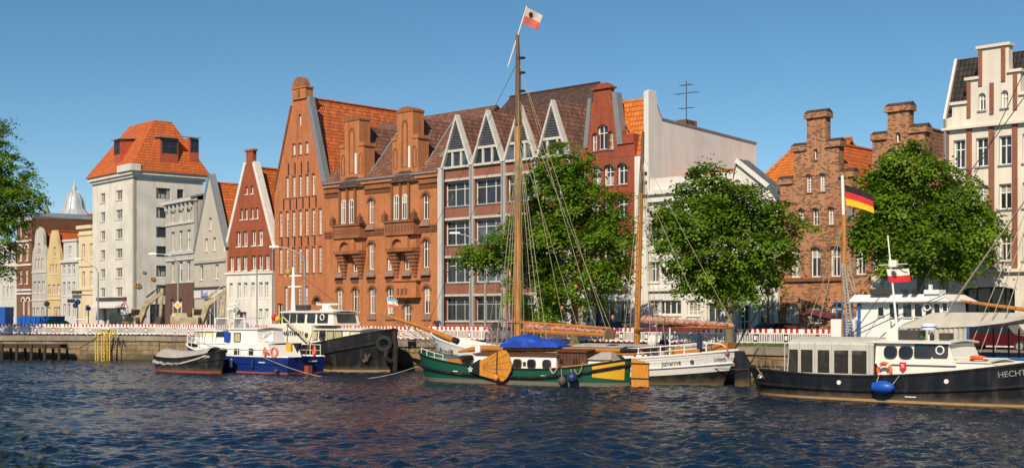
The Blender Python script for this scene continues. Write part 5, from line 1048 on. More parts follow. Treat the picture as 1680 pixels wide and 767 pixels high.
# ------------------------------------------------------------------ boats
M['hull_green'] = paint('hull_green', (.006, .075, .040), .3, .35, (.02, .03, .02)); M['hull_black'] = paint('hull_black', (.012, .012, .014), .35, .5, (.09, .08, .07), .45); M['hull_navy'] = paint('hull_navy_black', (.009, .010, .014), .3, .45, (.05, .045, .04), .5)
M['hull_blue'] = paint('hull_blue', (.005, .022, .15), .3, .3, (.03, .03, .05)); M['hull_white'] = paint('hull_white', (.70, .69, .66), .35, .25, (.35, .28, .2)); M['boot_red'] = paint('boot_red', (.28, .06, .03), .6, .4)
M['boot_grey'] = paint('boot_grey', (.12, .115, .10), .7, .5, (.05, .06, .04), .15); M['boot_ochre'] = paint('boot_ochre', (.35, .22, .09), .7, .5); M['boot_green'] = paint('boot_green', (.12, .12, .05), .7, .5)
M['wale_black'] = paint('wale_black', (.010, .010, .011), .45, .3); M['boat_white'] = paint('boat_white', (.74, .73, .70), .35, .18, (.4, .34, .26)); M['cream_white'] = paint('cream_white', (.72, .69, .61), .4, .2, (.4, .3, .2))
M['deck_grey'] = simple('deck_grey', (.34, .34, .32), .8, var=.2); M['deck_wood'] = timber('deck_wood', (.32, .20, .10), (.2, .12, .06), .7)
M['varnish'] = timber('varnished_wood', (.46, .185, .035), (.30, .10, .018), .3); M['mast_wood'] = timber('mast_wood', (.50, .225, .045), (.27, .105, .022), .35, (3, 3, .5)); M['mast_dark'] = timber('mast_weathered', (.15, .085, .045), (.07, .045, .03), .7, (3, 3, .6)); M['brown_wood'] = timber('brown_cabin_wood', (.13, .05, .022), (.07, .026, .014), .5)
M['orange_wood'] = timber('leeboard_wood', (.60, .26, .03), (.42, .15, .018), .35, (14, 1, 2)); M['yellow_paint'] = paint('yellow_paint', (.62, .33, .02), .4, .35, (.3, .15, .03))
M['tarp_blue'] = simple('tarp_blue', (.010, .055, .36), .55, var=.25, scale=2.5, bmp=.5); M['tarp_grey'] = simple('tarp_grey', (.33, .31, .285), .75, var=.15, scale=2, bmp=.5); M['sail_pink'] = simple('furled_sail', (.40, .20, .15), .85, var=.35, scale=4, bmp=.8); M['sail_maroon'] = simple('sail_cover_maroon', (.11, .025, .03), .8, var=.25, scale=3, bmp=.5)
M['cover_grey'] = simple('cover_grey', (.47, .45, .41), .7, var=.1, scale=2)
M['rope'] = simple('rope', (.34, .30, .20), .9, var=.25); M['rope_dark'] = simple('rope_dark', (.05, .045, .04), .9); M['tyre'] = simple('tyre', (.018, .018, .018), .85, var=.3); M['life_orange'] = simple('life_orange', (.72, .13, .03), .5, var=.12); M['fender_blue'] = simple('fender_blue', (.01, .08, .42), .4, var=.15); M['fender_navy'] = simple('fender_navy', (.015, .03, .10), .45); M['fender_grey'] = simple('fender_grey', (.07, .06, .06), .6, var=.2); M['fender_orange'] = simple('fender_orange', (.62, .22, .03), .5)
M['canvas'] = simple('canopy_canvas', (.42, .40, .35), .85, var=.12, scale=1.5, bmp=.4); M['curtain'] = simple('curtain', (.45, .40, .16), .9); M['steel_blue'] = simple('steel_blue', (.02, .10, .30), .5, var=.2); M['alu'] = simple('aluminium', (.50, .48, .42), .45, .5, var=.12)
M['flag_black'] = simple('flag_black', (.012, .012, .012), .8); M['flag_red'] = simple('flag_red', (.55, .02, .03), .8); M['flag_gold'] = simple('flag_gold', (.80, .45, .01), .8); M['flag_white'] = simple('flag_white', (.70, .68, .64), .8); M['flag_lblue'] = simple('flag_lightblue', (.10, .38, .62), .8); M['flag_fade'] = simple('flag_faded_red', (.52, .12, .09), .8); M['flag_fadew'] = simple('flag_faded_white', (.50, .44, .38), .8)
M['boat_glass'] = glassm('boat_glass', (.014, .016, .018), (.05, .05, .05), .05); M['yglass'] = glassm('curtained_glass', (.42, .38, .20), (.5, .45, .25), .15); M['clear_pvc'] = glassm('clear_plastic_window', (.03, .026, .022), (.26, .22, .17), .1); M['letters'] = simple('black_letters', (.015, .015, .018), .5); M['letters_w'] = simple('pale_letters', (.26, .235, .20), .5); M['radar'] = simple('radar_white', (.75, .74, .72), .4)
m, t, p = newmat('clear_glass'); M['clear_glass'] = m; p.inputs['Base Color'].default_value = (.3, .33, .34, 1); p.inputs['Roughness'].default_value = .05; p.inputs['Alpha'].default_value = .3
m, t, p = newmat('clear_plastic'); M['pvc'] = m; p.inputs['Base Color'].default_value = (.05, .045, .038, 1); p.inputs['Roughness'].default_value = .06; p.inputs['Alpha'].default_value = .5; bump(t, p, noise(t, wpos(t), 2.2, 3), .4, .05)
def boat(name, label, P0, P1): f = Frame(P0, P1, z0=0.0); f.mkroot(name, label, 'boat'); return f
def tpx(f, h, px, z, side):
    """station of the hull whose side at height z stands in the given direction from the eye"""
    best = min(range(1, 400), key=lambda i: abs((lambda w_: CX+FPX*w_.x/w_.y-px)(f.M @ h.p(i/400, h.qz(i/400, z), side))))
    return best/400
def hull_text(f, h, side, s, px0, px1, z0, z1, mat):
    t0, t1 = tpx(f, h, px0, z0, side), tpx(f, h, px1, z1, side); a, b = h.p(t0, h.qz(t0, z0), side, .06), h.p(t1, h.qz(t1, z1), side, .06)
    return text(f, s, (b-a).length/(len(s)*.46), a, b-a, mat)
class Hull:
    """lofted hull; t 0 stern .. 1 bow, q 0 sheer .. 1 waterline .. past 1 below"""
    def __init__(s, L, B, zd, full_d, full_w, rake_b=.5, rake_s=.3, transom=0.0, zwale=None):
        s.L, s.B, s.zd, s.fd, s.fw, s.rb, s.rs, s.tr = L, B, zd, full_d, full_w, rake_b, rake_s, transom
    def half(s, t, ful):
        eb, es = ful
        a = 1-max(0, (t-.5)/.5)**eb; b = 1-(1-s.tr)*max(0, (.5-t)/.5)**es
        return s.B/2*max(0, a)**.75*max(0, b)**.75
    def p(s, t, q, side, off=0):
        zt = s.zd(t); z = zt*(1-q); k = min(1, max(0, q)); bd, bw = s.half(t, s.fd), s.half(t, s.fw)
        y = bd+(bw-bd)*k**1.4
        if q > 1: y = bw*(1-(q-1)*.8)
        x = s.L*t-s.rb*k*max(0, (t-.55)/.45)**2-(s.rb*.3*max(0, q-1) if t > .9 else 0)+s.rs*k*max(0, (.4-t)/.4)**2
        return Vector((x, side*(y+off), z))
    def qz(s, t, z): return 1-z/s.zd(t)
def strip(h, side, t0, t1, qa, qb, n=30, off=0.0, mi=0, mb=None, rows=1):
    mb = mb or MB(); fa = qa if callable(qa) else (lambda t: qa); fb = qb if callable(qb) else (lambda t: qb)
    vs = [h.p(t0+(t1-t0)*i/n, fa(t0+(t1-t0)*i/n)+(fb(t0+(t1-t0)*i/n)-fa(t0+(t1-t0)*i/n))*r/rows, side, off) for i in range(n+1) for r in range(rows+1)]
    k = rows+1
    return mb.add(vs, [(i*k+r, (i+1)*k+r, (i+1)*k+r+1, i*k+r+1) for i in range(n) for r in range(rows)], mi)
def make_hull(f, h, bands, mats, deck='deck_grey', bulw=.35, trans=True, wale=None, wale_r=.09, wmat='wale_black', cap='wale_black', label=None):
    """bands: list of (z-function or q, ...) boundaries from the sheer down"""
    mb = MB()
    for side in (-1, 1):
        for i in range(len(bands)-1): strip(h, side, 0, 1, bands[i], bands[i+1], 36, 0, i, mb, 3 if i == 0 else 2)
        strip(h, side, 0, 1, 0, lambda t: h.qz(t, h.zd(t)-bulw), 36, -.07, 0, mb)
    if h.tr > 0:
        for i in range(len(bands)-1):
            fa = bands[i] if callable(bands[i]) else (lambda t, v=bands[i]: v); fb = bands[i+1] if callable(bands[i+1]) else (lambda t, v=bands[i+1]: v)
            mb.add([h.p(0, fa(0), -1), h.p(0, fa(0), 1), h.p(0, fb(0), 1), h.p(0, fb(0), -1)], [(0, 1, 2, 3)], i)
    o = f.part('hull', mb, mats, smooth=True, label=label)
    n = 36; vs = []
    for i in range(n+1):
        t = i/n; a = h.p(t, h.qz(t, h.zd(t)-bulw), 1, -.05); b = h.p(t, h.qz(t, h.zd(t)-bulw), -1, -.05); vs += [a, b]
    f.part('deck', MB().add(vs, [(2*i, 2*i+2, 2*i+3, 2*i+1) for i in range(n)]), deck)
    for side in (-1, 1):
        f.part('gunwale', MB().tube([h.p(i/n, 0, side, -.02) for i in range(n+1)], .065, 6), cap, smooth=True)
        if wale: f.part('rubbing_strake', MB().tube([h.p(i/n, wale(i/n), side, .03) for i in range(n+1)], wale_r, 6), wmat, smooth=True)
    return o
def rrect(w, h, r=.3, n=3):
    r = min(w, h)*r; P = []
    for cx, cz, a0 in ((w/2-r, h/2-r, 0), (-w/2+r, h/2-r, 90), (-w/2+r, -h/2+r, 180), (w/2-r, -h/2+r, 270)):
        for i in range(n+1):
            a = R(a0+90*i/n); P.append((cx+r*math.cos(a), cz+r*math.sin(a)))
    return P
def bwin(f, o, u, w, h, r=.25, frame='boat_white', glass='boat_glass', up=(0, 0, 1), name='window', t=.05):
    """boat window at centre o, along u; the outside is u x up"""
    u = Vector(u).normalized(); up = Vector(up).normalized(); n = u.cross(up).normalized(); o = Vector(o); P = rrect(w, h, r)
    pt = lambda a, b, d: o+u*a+up*b+n*d
    wo = f.part(name, MB().ring([pt(a*(1+2*t/w), b*(1+2*t/h), .035) for a, b in P], [pt(a, b, .035) for a, b in P], -n*.06), frame)
    f.sub('pane', MB().slab([pt(a, b, .012) for a, b in P], -n*.03), glass, wo); return wo
def cabin(f, name, x0, x1, y0, y1, z0, z1, mat, ins=(0, 0, 0), roof=None, rt=.08, over=.1, label=None):
    """tapered house: ins = how far aft end, fore end and sides lean in at the top"""
    a, b, c = ins
    B_ = [(x0, y0, z0), (x1, y0, z0), (x1, y1, z0), (x0, y1, z0)]; T = [(x0+a, y0+c, z1), (x1-b, y0+c, z1), (x1-b, y1-c, z1), (x0+a, y1-c, z1)]
    o = f.part(name, MB().hexa(B_+T), mat, label=label)
    if roof:
        n = 8; vs = []
        for i in range(n+1):
            s = i/n; y = (y0+c-over)+(y1-y0-2*c+2*over)*s; z = z1+.003+.10*math.sin(math.pi*s)
            vs += [(x0+a-over, y, z), (x1-b+over, y, z), (x1-b+over, y, z+rt), (x0+a-over, y, z+rt)]
        fs = [(4*i+k, 4*i+4+k, 4*i+4+(k+1) % 4, 4*i+(k+1) % 4) for i in range(n) for k in range(4)]+[(0, 1, 2, 3), (4*n, 4*n+1, 4*n+2, 4*n+3)]
        f.part(name+'_roof', MB().add(vs, fs), roof)
    return o
def text(f, s, size, o, u, mat, up=(0, 0, 1), name='lettering', label=None):
    u = Vector(u).normalized(); up = Vector(up); n = u.cross(up).normalized(); up = n.cross(u)
    cu = bpy.data.curves.new('t', 'FONT'); cu.body = s; cu.size = size; cu.extrude = .008; cu.resolution_u = 3
    ob = link(bpy.data.objects.new('t', cu)); bpy.context.view_layer.update(); me = bpy.data.meshes.new_from_object(ob.evaluated_get(bpy.context.evaluated_depsgraph_get())); bpy.data.objects.remove(ob)
    me.materials.clear(); me.materials.append(M[mat]); me.name = name
    m = Matrix((u, up, n)).transposed().to_4x4(); m.translation = Vector(o); me.transform(m)
    ob = f.obj(name, me, label=label); return ob
def rope(f, a, b, r=.018, sag=0.0, mat='rope', name='rope', n=8, parent=None):
    a, b = Vector(a), Vector(b)
    return f.part(name, MB().tube([a.lerp(b, i/n)-Vector((0, 0, sag*4*(i/n)*(1-i/n))) for i in range(n+1)] if sag else [a, b], r, 4), mat)
def ringmb(c, R_, r, ax, n=20, m=8):
    ax = Vector(ax).normalized(); x = ax.orthogonal().normalized(); y = ax.cross(x); mb = MB(); vs = []
    for i in range(n):
        a = 2*math.pi*i/n; d = x*math.cos(a)+y*math.sin(a)
        for j in range(m): b = 2*math.pi*j/m; vs.append(Vector(c)+d*(R_+r*math.cos(b))+ax*r*math.sin(b))
    return mb.add(vs, [(i*m+j, ((i+1) % n)*m+j, ((i+1) % n)*m+(j+1) % m, i*m+(j+1) % m) for i in range(n) for j in range(m)])
def ball(c, r, sz=1.0, n=12):
    return MB().lathe([(r*math.sin(math.pi*i/8)+.001, r*sz*-math.cos(math.pi*i/8)) for i in range(9)], c, n)
def rail(f, pts, h, mat, posts=None, r=.022, mid=True, name='railing'):
    top = [Vector(p)+Vector((0, 0, h)) for p in pts]; mb = MB().tube(top, r, 5)
    if mid: mb.tube([Vector(p)+Vector((0, 0, h*.5)) for p in pts], r*.7, 5)
    for p in pts: mb.tube([p, Vector(p)+Vector((0, 0, h))], r, 5)
    return f.part(name, mb, mat)
def flag(name, label, o, u, up, w, h, cols, wave=.12, emblem=None, shear=0.0):
    """cloth with horizontal stripes in cols (top to bottom), hanging from hoist o along u; a thing of its own"""
    o = Vector(o); u = Vector(u).normalized(); up = Vector(up).normalized(); n = u.cross(up).normalized(); nx = 14; ny = len(cols)*3; mb = MB(); vs = []
    for i in range(nx+1):
        for j in range(ny+1):
            s = i/nx; q = j/ny; vs.append(u*(w*s)-up*(h*q*(1-.1*s))+n*(wave*s*math.sin(s*7+q*2.2))+Vector((0, 0, -shear*s*s*w)))
    k = ny+1
    for i in range(nx):
        for j in range(ny): mb.f.append((i*k+j, (i+1)*k+j, (i+1)*k+j+1, i*k+j+1)); mb.m.append(j//3)
    mb.v = vs; me = mb.mesh(name, cols, smooth=True); ob = link(bpy.data.objects.new(name, me)); ob.location = o; tag(ob, label, 'flag')
    if emblem:
        c, r_, mt = emblem; q = []
        ctr = u*(w*c[0])-up*(h*c[1])+n*(wave*c[0]*math.sin(c[0]*7+c[1]*2.2))
        for s in (1, -1):
            e = link(bpy.data.objects.new('emblem', MB().slab([ctr+u*r_*math.cos(a*.785)+up*r_*1.2*math.sin(a*.785)+n*s*.03 for a in range(8)], n*.012*s).mesh('emblem', mt))); e.parent = ob
    return ob
# ================================================================== green barge with leeboard (bow left)
f = boat('sailing_barge', 'green flat bottomed sailing barge with orange leeboard and lowered mast', (6.38, 68.7), (-5.5, 76.4)); L = f.W
zd = lambda t: .86+.85*max(0, (t-.45)/.55)**2+.62*max(0, (.4-t)/.4)**2
h = Hull(L, 3.5, zd, (5, 4.5), (4, 4), .55, .08); wz = lambda t: .40+.55*max(0, (t-.5)/.5)**2+.75*max(0, (.38-t)/.38)**1.6
make_hull(f, h, [0, lambda t: h.qz(t, wz(t)), lambda t: h.qz(t, .22), 1.0, 1.25], ['hull_green', 'hull_green', 'boot_grey', 'boot_grey'], wale=lambda t: h.qz(t, wz(t)), wale_r=.10, bulw=.25)
f.part('stern_panel', strip(h, 1, .012, .115, lambda t: h.qz(t, zd(t)-.08), lambda t: h.qz(t, .34+1.6*t), 10, .02, 0, None, 3), 'yellow_paint'); f.part('stern_panel', strip(h, -1, .012, .17, lambda t: h.qz(t, zd(t)-.06), lambda t: h.qz(t, wz(t)-.4), 10, .02, 0, None, 3), 'yellow_paint')
X = lambda px, y=0: f.u(px, y)
Zb = lambda py, px, y=0: f.z(py, px, y)
yc = 1.25
cabin(f, 'cabin', X(912, yc), X(772, yc), -yc, yc, .55, Zb(583, 850, yc), 'boat_white', (0, .3, .05), 'brown_wood', .07, .1)
zc = Zb(596.5, 870, yc)
for px in (849, 872, 897): bwin(f, (X(px, yc), yc-.0, zc), (-1, 0, 0), .46, .44, .35, 'brown_wood', 'boat_glass')
bwin(f, (X(860.5, yc), yc, zc), (-1, 0, 0), .07, .12, .1, 'frame_dark', 'boat_glass', name='vent')
cabin(f, 'deckhouse', X(961, 1.1), X(913, 1.1), -1.1, 1.1, .55, Zb(577, 935, 1.1), 'brown_wood', (.05, .0, .08), 'brown_wood', .06, .12)
for px in (921, 944): bwin(f, (X(px, 1.1), 1.05, Zb(594, px, 1.1)), (-1, 0, 0), .3, .36, .4, 'brown_wood', 'boat_glass')
mb = MB(); [mb.box(x, x+.03, 1.09, 1.115, .6, Zb(579, 935, 1.1)) for x in [X(961, 1.1)+.2*i for i in range(1, 9)]]; f.part('plank_battens', mb, 'brown_wood')
cabin(f, 'aft_locker', X(1000, .6), X(963, .6), -.85, .85, .9, Zb(590, 990, .8), 'boat_white', (.1, .1, .1)); f.part('aft_coaming', strip(h, 1, .03, .24, lambda t: h.qz(t, zd(t)+.10), lambda t: h.qz(t, zd(t)-.05), 12, -.12), 'yellow_paint'); f.part('aft_coaming', strip(h, -1, .03, .24, lambda t: h.qz(t, zd(t)+.10), lambda t: h.qz(t, zd(t)-.05), 12, -.12), 'yellow_paint')
f.part('tarp_cover', MB().hexa([(X(1008, .5), -.8, Zb(589.5, 990, .8)), (X(968, .5), -.8, Zb(589.5, 990, .8)), (X(968, .5), .9, Zb(589.5, 990, .8)), (X(1008, .5), .9, Zb(589.5, 990, .8)), (X(1002, .5), -.4, Zb(577, 990, .5)), (X(985, .5), -.4, Zb(577, 990, .5)), (X(985, .5), .4, Zb(577, 990, .5)), (X(1002, .5), .4, Zb(577, 990, .5))]), 'tarp_grey')
# rudder of vertical boards
xr = 0.0; n = 4
for i in range(n): f.part('rudder_board', MB().slab([(xr-.05-i*.27, -.06, -.35), (xr-.05-i*.27-.255, -.06, -.35), (xr-.05-i*.27-.255+.02*i, -.06, Zb(588+2*i, 1025)), (xr-.05-i*.27+.02*i, -.06, Zb(587+2*i, 1025))], (0, .12, 0)), 'orange_wood')
for z in (.45, 1.25): f.part('rudder_strap', MB().box(-1.1, .06, -.085, .085, z-.035, z+.035), 'iron')
f.part('tiller', MB().tube([(-.3, 0, 1.75), (1.2, 0, 1.72), (2.6, .1, 1.6)], [.08, .06, .04], 6), 'varnish')
# leeboard: fan of planks on the near side, head forward
def leeboard(side, lower):
    hd = Vector((X(781, 1.75), 0, Zb(603, 781, 1.75))); A = [(781, 594), (787, 592), (823, 573.5), (831, 574.5), (836, 583), (840, 598), (839, 608), (833, 619), (826, 625), (788, 615), (783, 613), (778, 605)]
    pts = [Vector((X(a, 1.95), 0, Zb(b, a, 1.95))) for a, b in A]
    o = f.part('leeboard', MB().slab([(q.x, side*1.93, q.z) for q in pts], (0, side*.09, 0)), 'orange_wood', label='orange wooden leeboard fan')
    k = [Vector((X(a, 1.95), 0, Zb(b, a, 1.95))) for a, b in ((770, 603), (776, 596), (788, 589), (788, 614), (777, 611))]
    f.sub('leeboard_head', MB().slab([(q.x, side*1.90, q.z) for q in k], (0, side*.15, 0)), 'wale_black', o)
    st = Vector((X(773.5, 1.95), side*2.06, Zb(605, 773.5, 1.95))); mb = MB()
    for i in range(5):
        a = i*1.2566+.3; mb.slab([st, st+Vector((.13*math.cos(a-.35), 0, .13*math.sin(a-.35))), st+Vector((.17*math.cos(a), 0, .17*math.sin(a))), st+Vector((.13*math.cos(a+.35), 0, .13*math.sin(a+.35)))], (0, side*.012, 0))
    f.sub('star_ornament', mb, 'boat_white', o)
    mb = MB(); 
    for e in ((823, 574.5), (833, 580), (838.5, 592), (838.5, 606), (832, 619)): q = Vector((X(e[0], 1.95), side*2.025, Zb(e[1], e[0], 1.95))); s0 = Vector((X(789, 1.95), side*2.025, Zb(603, 789, 1.95))); mb.bar(s0.lerp(q, .1), q, .022, .012, (0, 1, 0))
    f.sub('plank_seams', mb, 'mast_dark', o)
leeboard(1, 0); leeboard(-1, 0)
fx = X(815.5, 2.1); f.part('orange_fender', ball((fx, 2.2, Zb(619, 815, 2.1)), .17, 1.1), 'fender_orange', smooth=True); rope(f, (fx, 2.1, Zb(576, 815, 2.1)), (fx, 2.2, Zb(613, 815, 2.1)), .025, 0, 'rope_dark')
f.part('ball_fender', ball((X(923, 1.95), 1.98, Zb(624.5, 923, 1.95)), .24, 1.15), 'fender_grey', smooth=True, label='dark grey ball fender'); f.part('ball_fender', ball((X(939, 1.95), 1.98, Zb(619, 939, 1.95)), .29, 1.05), 'fender_navy', smooth=True, label='navy blue ball fender'); rope(f, (X(923, 1.7), 1.85, .95), (X(923, 1.95), 1.98, .4), .02); rope(f, (X(939, 1.7), 1.85, .95), (X(939, 1.95), 1.98, .6), .02)
# lowered mast with its foot in the tabernacle, blue tarpaulin over stores
zm = Zb(573, 900); f.part('lowered_mast', MB().tube([(X(752), 0, zm-.22), (X(775), 0, zm-.05), (X(800), 0, zm), (X(1020), 0, zm+.02)], [.05, .16, .17, .13], 10), 'varnish', smooth=True); f.part('mast_end', MB().tube([(X(1019), 0, zm+.02), (X(1045), 0, zm+.03)], [.14, .12], 10), 'wale_black', smooth=True)
f.part('tabernacle', MB().box(X(791), X(783), -.22, .22, .6, zm+.18), 'boat_white'); f.part('windlass', MB().tube([(X(765), -.5, 1.35), (X(765), .5, 1.35)], .16, 8).box(X(768), X(762), -.35, .35, .8, 1.3), 'iron'); f.part('hatch', MB().box(X(757, .5), X(735, .5), -.4, .6, .9, 1.28), 'varnish'); f.part('name_board', MB().box(X(756, 1.6), X(735, 1.6), 1.42, 1.46, Zb(598, 745, 1.5), Zb(593.5, 745, 1.5)), 'varnish')
def lump(px0, px1, prof, y, hw, name, mat, seed=1):
    rnd = random.Random(seed); n = len(prof); m = 10; vs = []
    for px, pt, pb in prof:
        x = X(px, y); zt, zb = Zb(pt, px, y), Zb(pb, px, y)
        for j in range(m): a = math.pi*j/(m-1); vs.append((x, y+hw*math.cos(a)*(1+rnd.uniform(-.06, .06)), zb+(zt-zb)*math.sin(a)**.7*(1+rnd.uniform(-.05, .05))))
    return f.part(name, MB().add(vs, [(i*m+j, (i+1)*m+j, (i+1)*m+j+1, i*m+j+1) for i in range(n-1) for j in range(m-1)]+[tuple(range(m)), tuple((n-1)*m+j for j in range(m))]), mat, smooth=False)
lump(0, 0, [(831, 566, 569), (834, 557, 569), (843, 552, 569), (855, 548.5, 569), (868, 547.5, 569), (878, 549, 569), (888, 555, 569), (900, 555.5, 569), (914, 556, 569), (922, 562, 569), (927, 566, 569)], -.15, .75, 'blue_tarpaulin', 'tarp_blue')
for k, px in enumerate((862, 893)): rope(f, (X(px), .6, Zb(569, px)), (X(px+9), -.2, Zb(552, px)), .012, 0, 'rope')
rope(f, (X(961, 1), 1.0, 1.9), (X(912, 1), 1.0, 1.75), .016, .35, 'rope'); rope(f, (X(905, 1.6), 1.78, 1.0), (X(918, 1.6), 1.78, 1.1), .05, .35, 'rope'); rope(f, (X(945, 1.6), 1.75, .95), (X(958, 1.6), 1.7, 1.35), .025, .45, 'rope')
rope(f, h.p(.97, 0, 1), (X(640, -4), -5.0, 2.0), .022, .25, 'rope_dark', 'mooring_rope'); rope(f, h.p(.96, 0, 1), (X(668, -2), -5.2, 2.1), .03, .3, 'rope_dark', 'mooring_rope')
rail(f, [tuple(h.p(t, 0, 1, -.1)) for t in (.80, .85, .9, .95)], .35, 'boat_white', mid=False); f.part('hull_mark', strip(h, 1, .72, .745, lambda t: h.qz(t, .67), lambda t: h.qz(t, .62), 2, .02), 'boat_white'); f.part('hull_mark', strip(h, 1, .295, .325, lambda t: h.qz(t, .56), lambda t: h.qz(t, .50), 2, .02), 'boat_white')
# ================================================================== white sailing ship (bow left), two masts
f = boat('sailing_ship', 'white two masted sailing ship with bowsprit and furled pink sails', (12.25, 69.5), (-5.3, 83.2)); L = f.W
X = lambda px, y=0: f.u(px, y)
zd = lambda t: 1.30+1.4*max(0, (t-.5)/.5)**2+.65*max(0, (.42-t)/.42)**1.8
h = Hull(L, 4.3, zd, (3.2, 4.5), (2.4, 2.6), 1.3, .9); bz = lambda t: .32+.5*max(0, (.34-t)/.34)**1.5+.3*max(0, (t-.6)/.4)**2
make_hull(f, h, [0, lambda t: h.qz(t, bz(t)), lambda t: h.qz(t, .1), 1.0, 1.2], ['hull_white', 'hull_black', 'boot_green', 'boot_green'], wale=lambda t: h.qz(t, bz(t)+.42), wale_r=.05, wmat='hull_white', bulw=.45, deck='deck_wood', cap='hull_white')
for z_ in (.18, .36, .6): f.part('hull_seam', strip(h, 1, .05, .95, lambda t, z_=z_: h.qz(t, zd(t)-z_), lambda t, z_=z_: h.qz(t, zd(t)-z_-.015), 30, .008), 'deck_grey')
hull_text(f, h, 1, 'Johanne', 1087, 1119, f.z(600, 1087, 2.0), f.z(597, 1119, 2.0), 'letters'); hull_text(f, h, 1, 'Lübeck', 1172, 1192, f.z(592, 1172, 1.8), f.z(591, 1192, 1.5), 'letters'); hull_text(f, h, 1, 'Johanne', 722, 744, f.z(574.5, 722, 1.0), f.z(580, 744, 1.3), 'letters')
f.part('rudder', MB().slab([(.1, -.1, -.5), (-.75, -.1, -.5), (-.75, -.1, 1.2), (-.35, -.1, 1.9), (.15, -.1, 1.9)], (0, .2, 0)), 'hull_black'); f.part('port_hole', MB().lathe([(.11, 0), (.11, .06)], tuple(h.p(.085, .25, 1, .0)), 10, ax='y'), 'frame_dark')
f.part('bowsprit', MB().tube([(X(747), 0, f.z(558, 747)), (X(690), 0, f.z(535, 690)), (X(635), 0, f.z(517.5, 635))], [.19, .16, .09], 10), 'varnish', smooth=True); f.part('bowsprit_heel', MB().tube([(X(751), 0, f.z(559.5, 751)), (X(744), 0, f.z(556.8, 744))], .21, 8), 'wale_black')
bt_ = (X(640), 0, f.z(519, 640)); rope(f, bt_, h.p(.99, .45, 1), .022, 0, 'rope_dark', 'bobstay'); rope(f, bt_, h.p(.96, .1, 1), .018, 0, 'rope_dark', 'bowsprit_shroud'); rope(f, bt_, h.p(.96, .1, -1), .018, 0, 'rope_dark', 'bowsprit_shroud'); rope(f, (X(670), 0, f.z(528, 670)), h.p(.98, .3, 1), .015, 0, 'rope_dark', 'bowsprit_shroud')
mb = MB(); [mb.bar(Vector((X(690-8*i), 0, f.z(540-3*i, 690))), h.p(.985, .1+.05*i, 1), .02, .02) for i in range(4)]; f.part('bowsprit_net', mb, 'rope')
# masts
m1x = X(850); m1t = f.z(57, 850); f.part('main_mast', MB().tube([(m1x, 0, .8), (m1x, 0, 6), (X(851), 0, f.z(170, 850))], [.27, .25, .2], 12), 'mast_wood', smooth=True); f.part('top_mast', MB().tube([(X(851.5), .12, f.z(205, 850)), (X(852), .12, f.z(120, 850)), (X(851), .12, m1t)], [.19, .16, .10], 10), 'mast_dark', smooth=True); f.part('mast_collar', MB().lathe([(.34, 0), (.34, .3)], (m1x, 0, f.z(529, 850)), 10), 'varnish')
for py in (96, 150, 120): f.part('mast_fitting', MB().box(X(853), X(855)-.25, -.1, .2, f.z(py+2, 850), f.z(py-1, 850)), 'iron')
m2x, m2b = X(1046), X(1044); m2t = f.z(216, 1056); f.part('mizzen_mast', MB().tube([(m2b, 0, .9), (X(1048), 0, f.z(430, 1048)), (X(1052), 0, f.z(310, 1052))], [.19, .17, .14], 12), 'mast_wood', smooth=True); f.part('mizzen_top', MB().tube([(X(1052.3), .05, f.z(315, 1052)), (X(1056), .05, m2t)], [.15, .08], 10), 'mast_dark', smooth=True)
for py in (300, 285, 322): f.part('mast_fitting', MB().box(X(1056, 0), X(1060, 0), -.1, .15, f.z(py+3, 1056), f.z(py-3, 1056)), 'iron')
def spar(name, a, b, r, mat, n=2): return f.part(name, MB().tube([Vector(a).lerp(Vector(b), i/n) for i in range(n+1)], r, 8), mat, smooth=True)
def furl(name, a, b, r, mat, seed=1, n=44, sag=.12):
    rnd = random.Random(seed); a, b = Vector(a), Vector(b)
    mb = MB().tube([a.lerp(b, i/n)+Vector((0, rnd.uniform(-.05, .05), rnd.uniform(-.025, .025)-sag*math.sin(i*.9)**2*.6)) for i in range(n+1)], [r*(1.1-.55*i/n)*rnd.uniform(.88, 1.12) for i in range(n+1)], 8); o = f.part(name, mb, mat)
    tb = MB()
    for i in range(2, n, 5): c = a.lerp(b, i/n); tb.tube([c+Vector((.02, 0, r*1.3)), c+Vector((.02, r*1.25, 0)), c+Vector((.02, 0, -r*1.3)), c+Vector((.02, -r*1.25, 0)), c+Vector((.02, 0, r*1.3))], .02, 4)
    f.sub('sail_ties', tb, 'rope', o)
bx1, bz1 = X(1016), f.z(550, 1016); spar('main_boom', (X(856), .15, f.z(541.5, 856)), (bx1, .15, bz1), [.13, .14, .1], 'varnish'); spar('main_gaff', (X(856), .1, f.z(528.5, 856)), (X(1003), .1, f.z(538, 1003)), [.11, .1, .07], 'varnish'); furl('furled_mainsail', (X(862), .12, f.z(534, 862)), (X(1005), .12, f.z(543.5, 1005)), .17, 'sail_pink', 2)
bx2, bz2 = X(1222), f.z(538.5, 1222); spar('mizzen_boom', (X(1050), .1, f.z(541, 1050)), (X(1206), .1, f.z(535.5, 1206)), [.12, .11, .08], 'varnish'); furl('furled_mizzen', (X(1056), .1, f.z(523, 1056)), (X(1205), .1, f.z(532, 1205)), .21, 'sail_pink', 3)
f.part('sail_cover', MB().slab([(X(a, .25), .25, f.z(b, a, .25)) for a, b in ((1040, 541), (1075, 535.5), (1168, 537), (1150, 541.5), (1130, 545), (1108, 542.5), (1098, 544.5), (1075, 544))], (0, .1, 0)), 'sail_maroon')
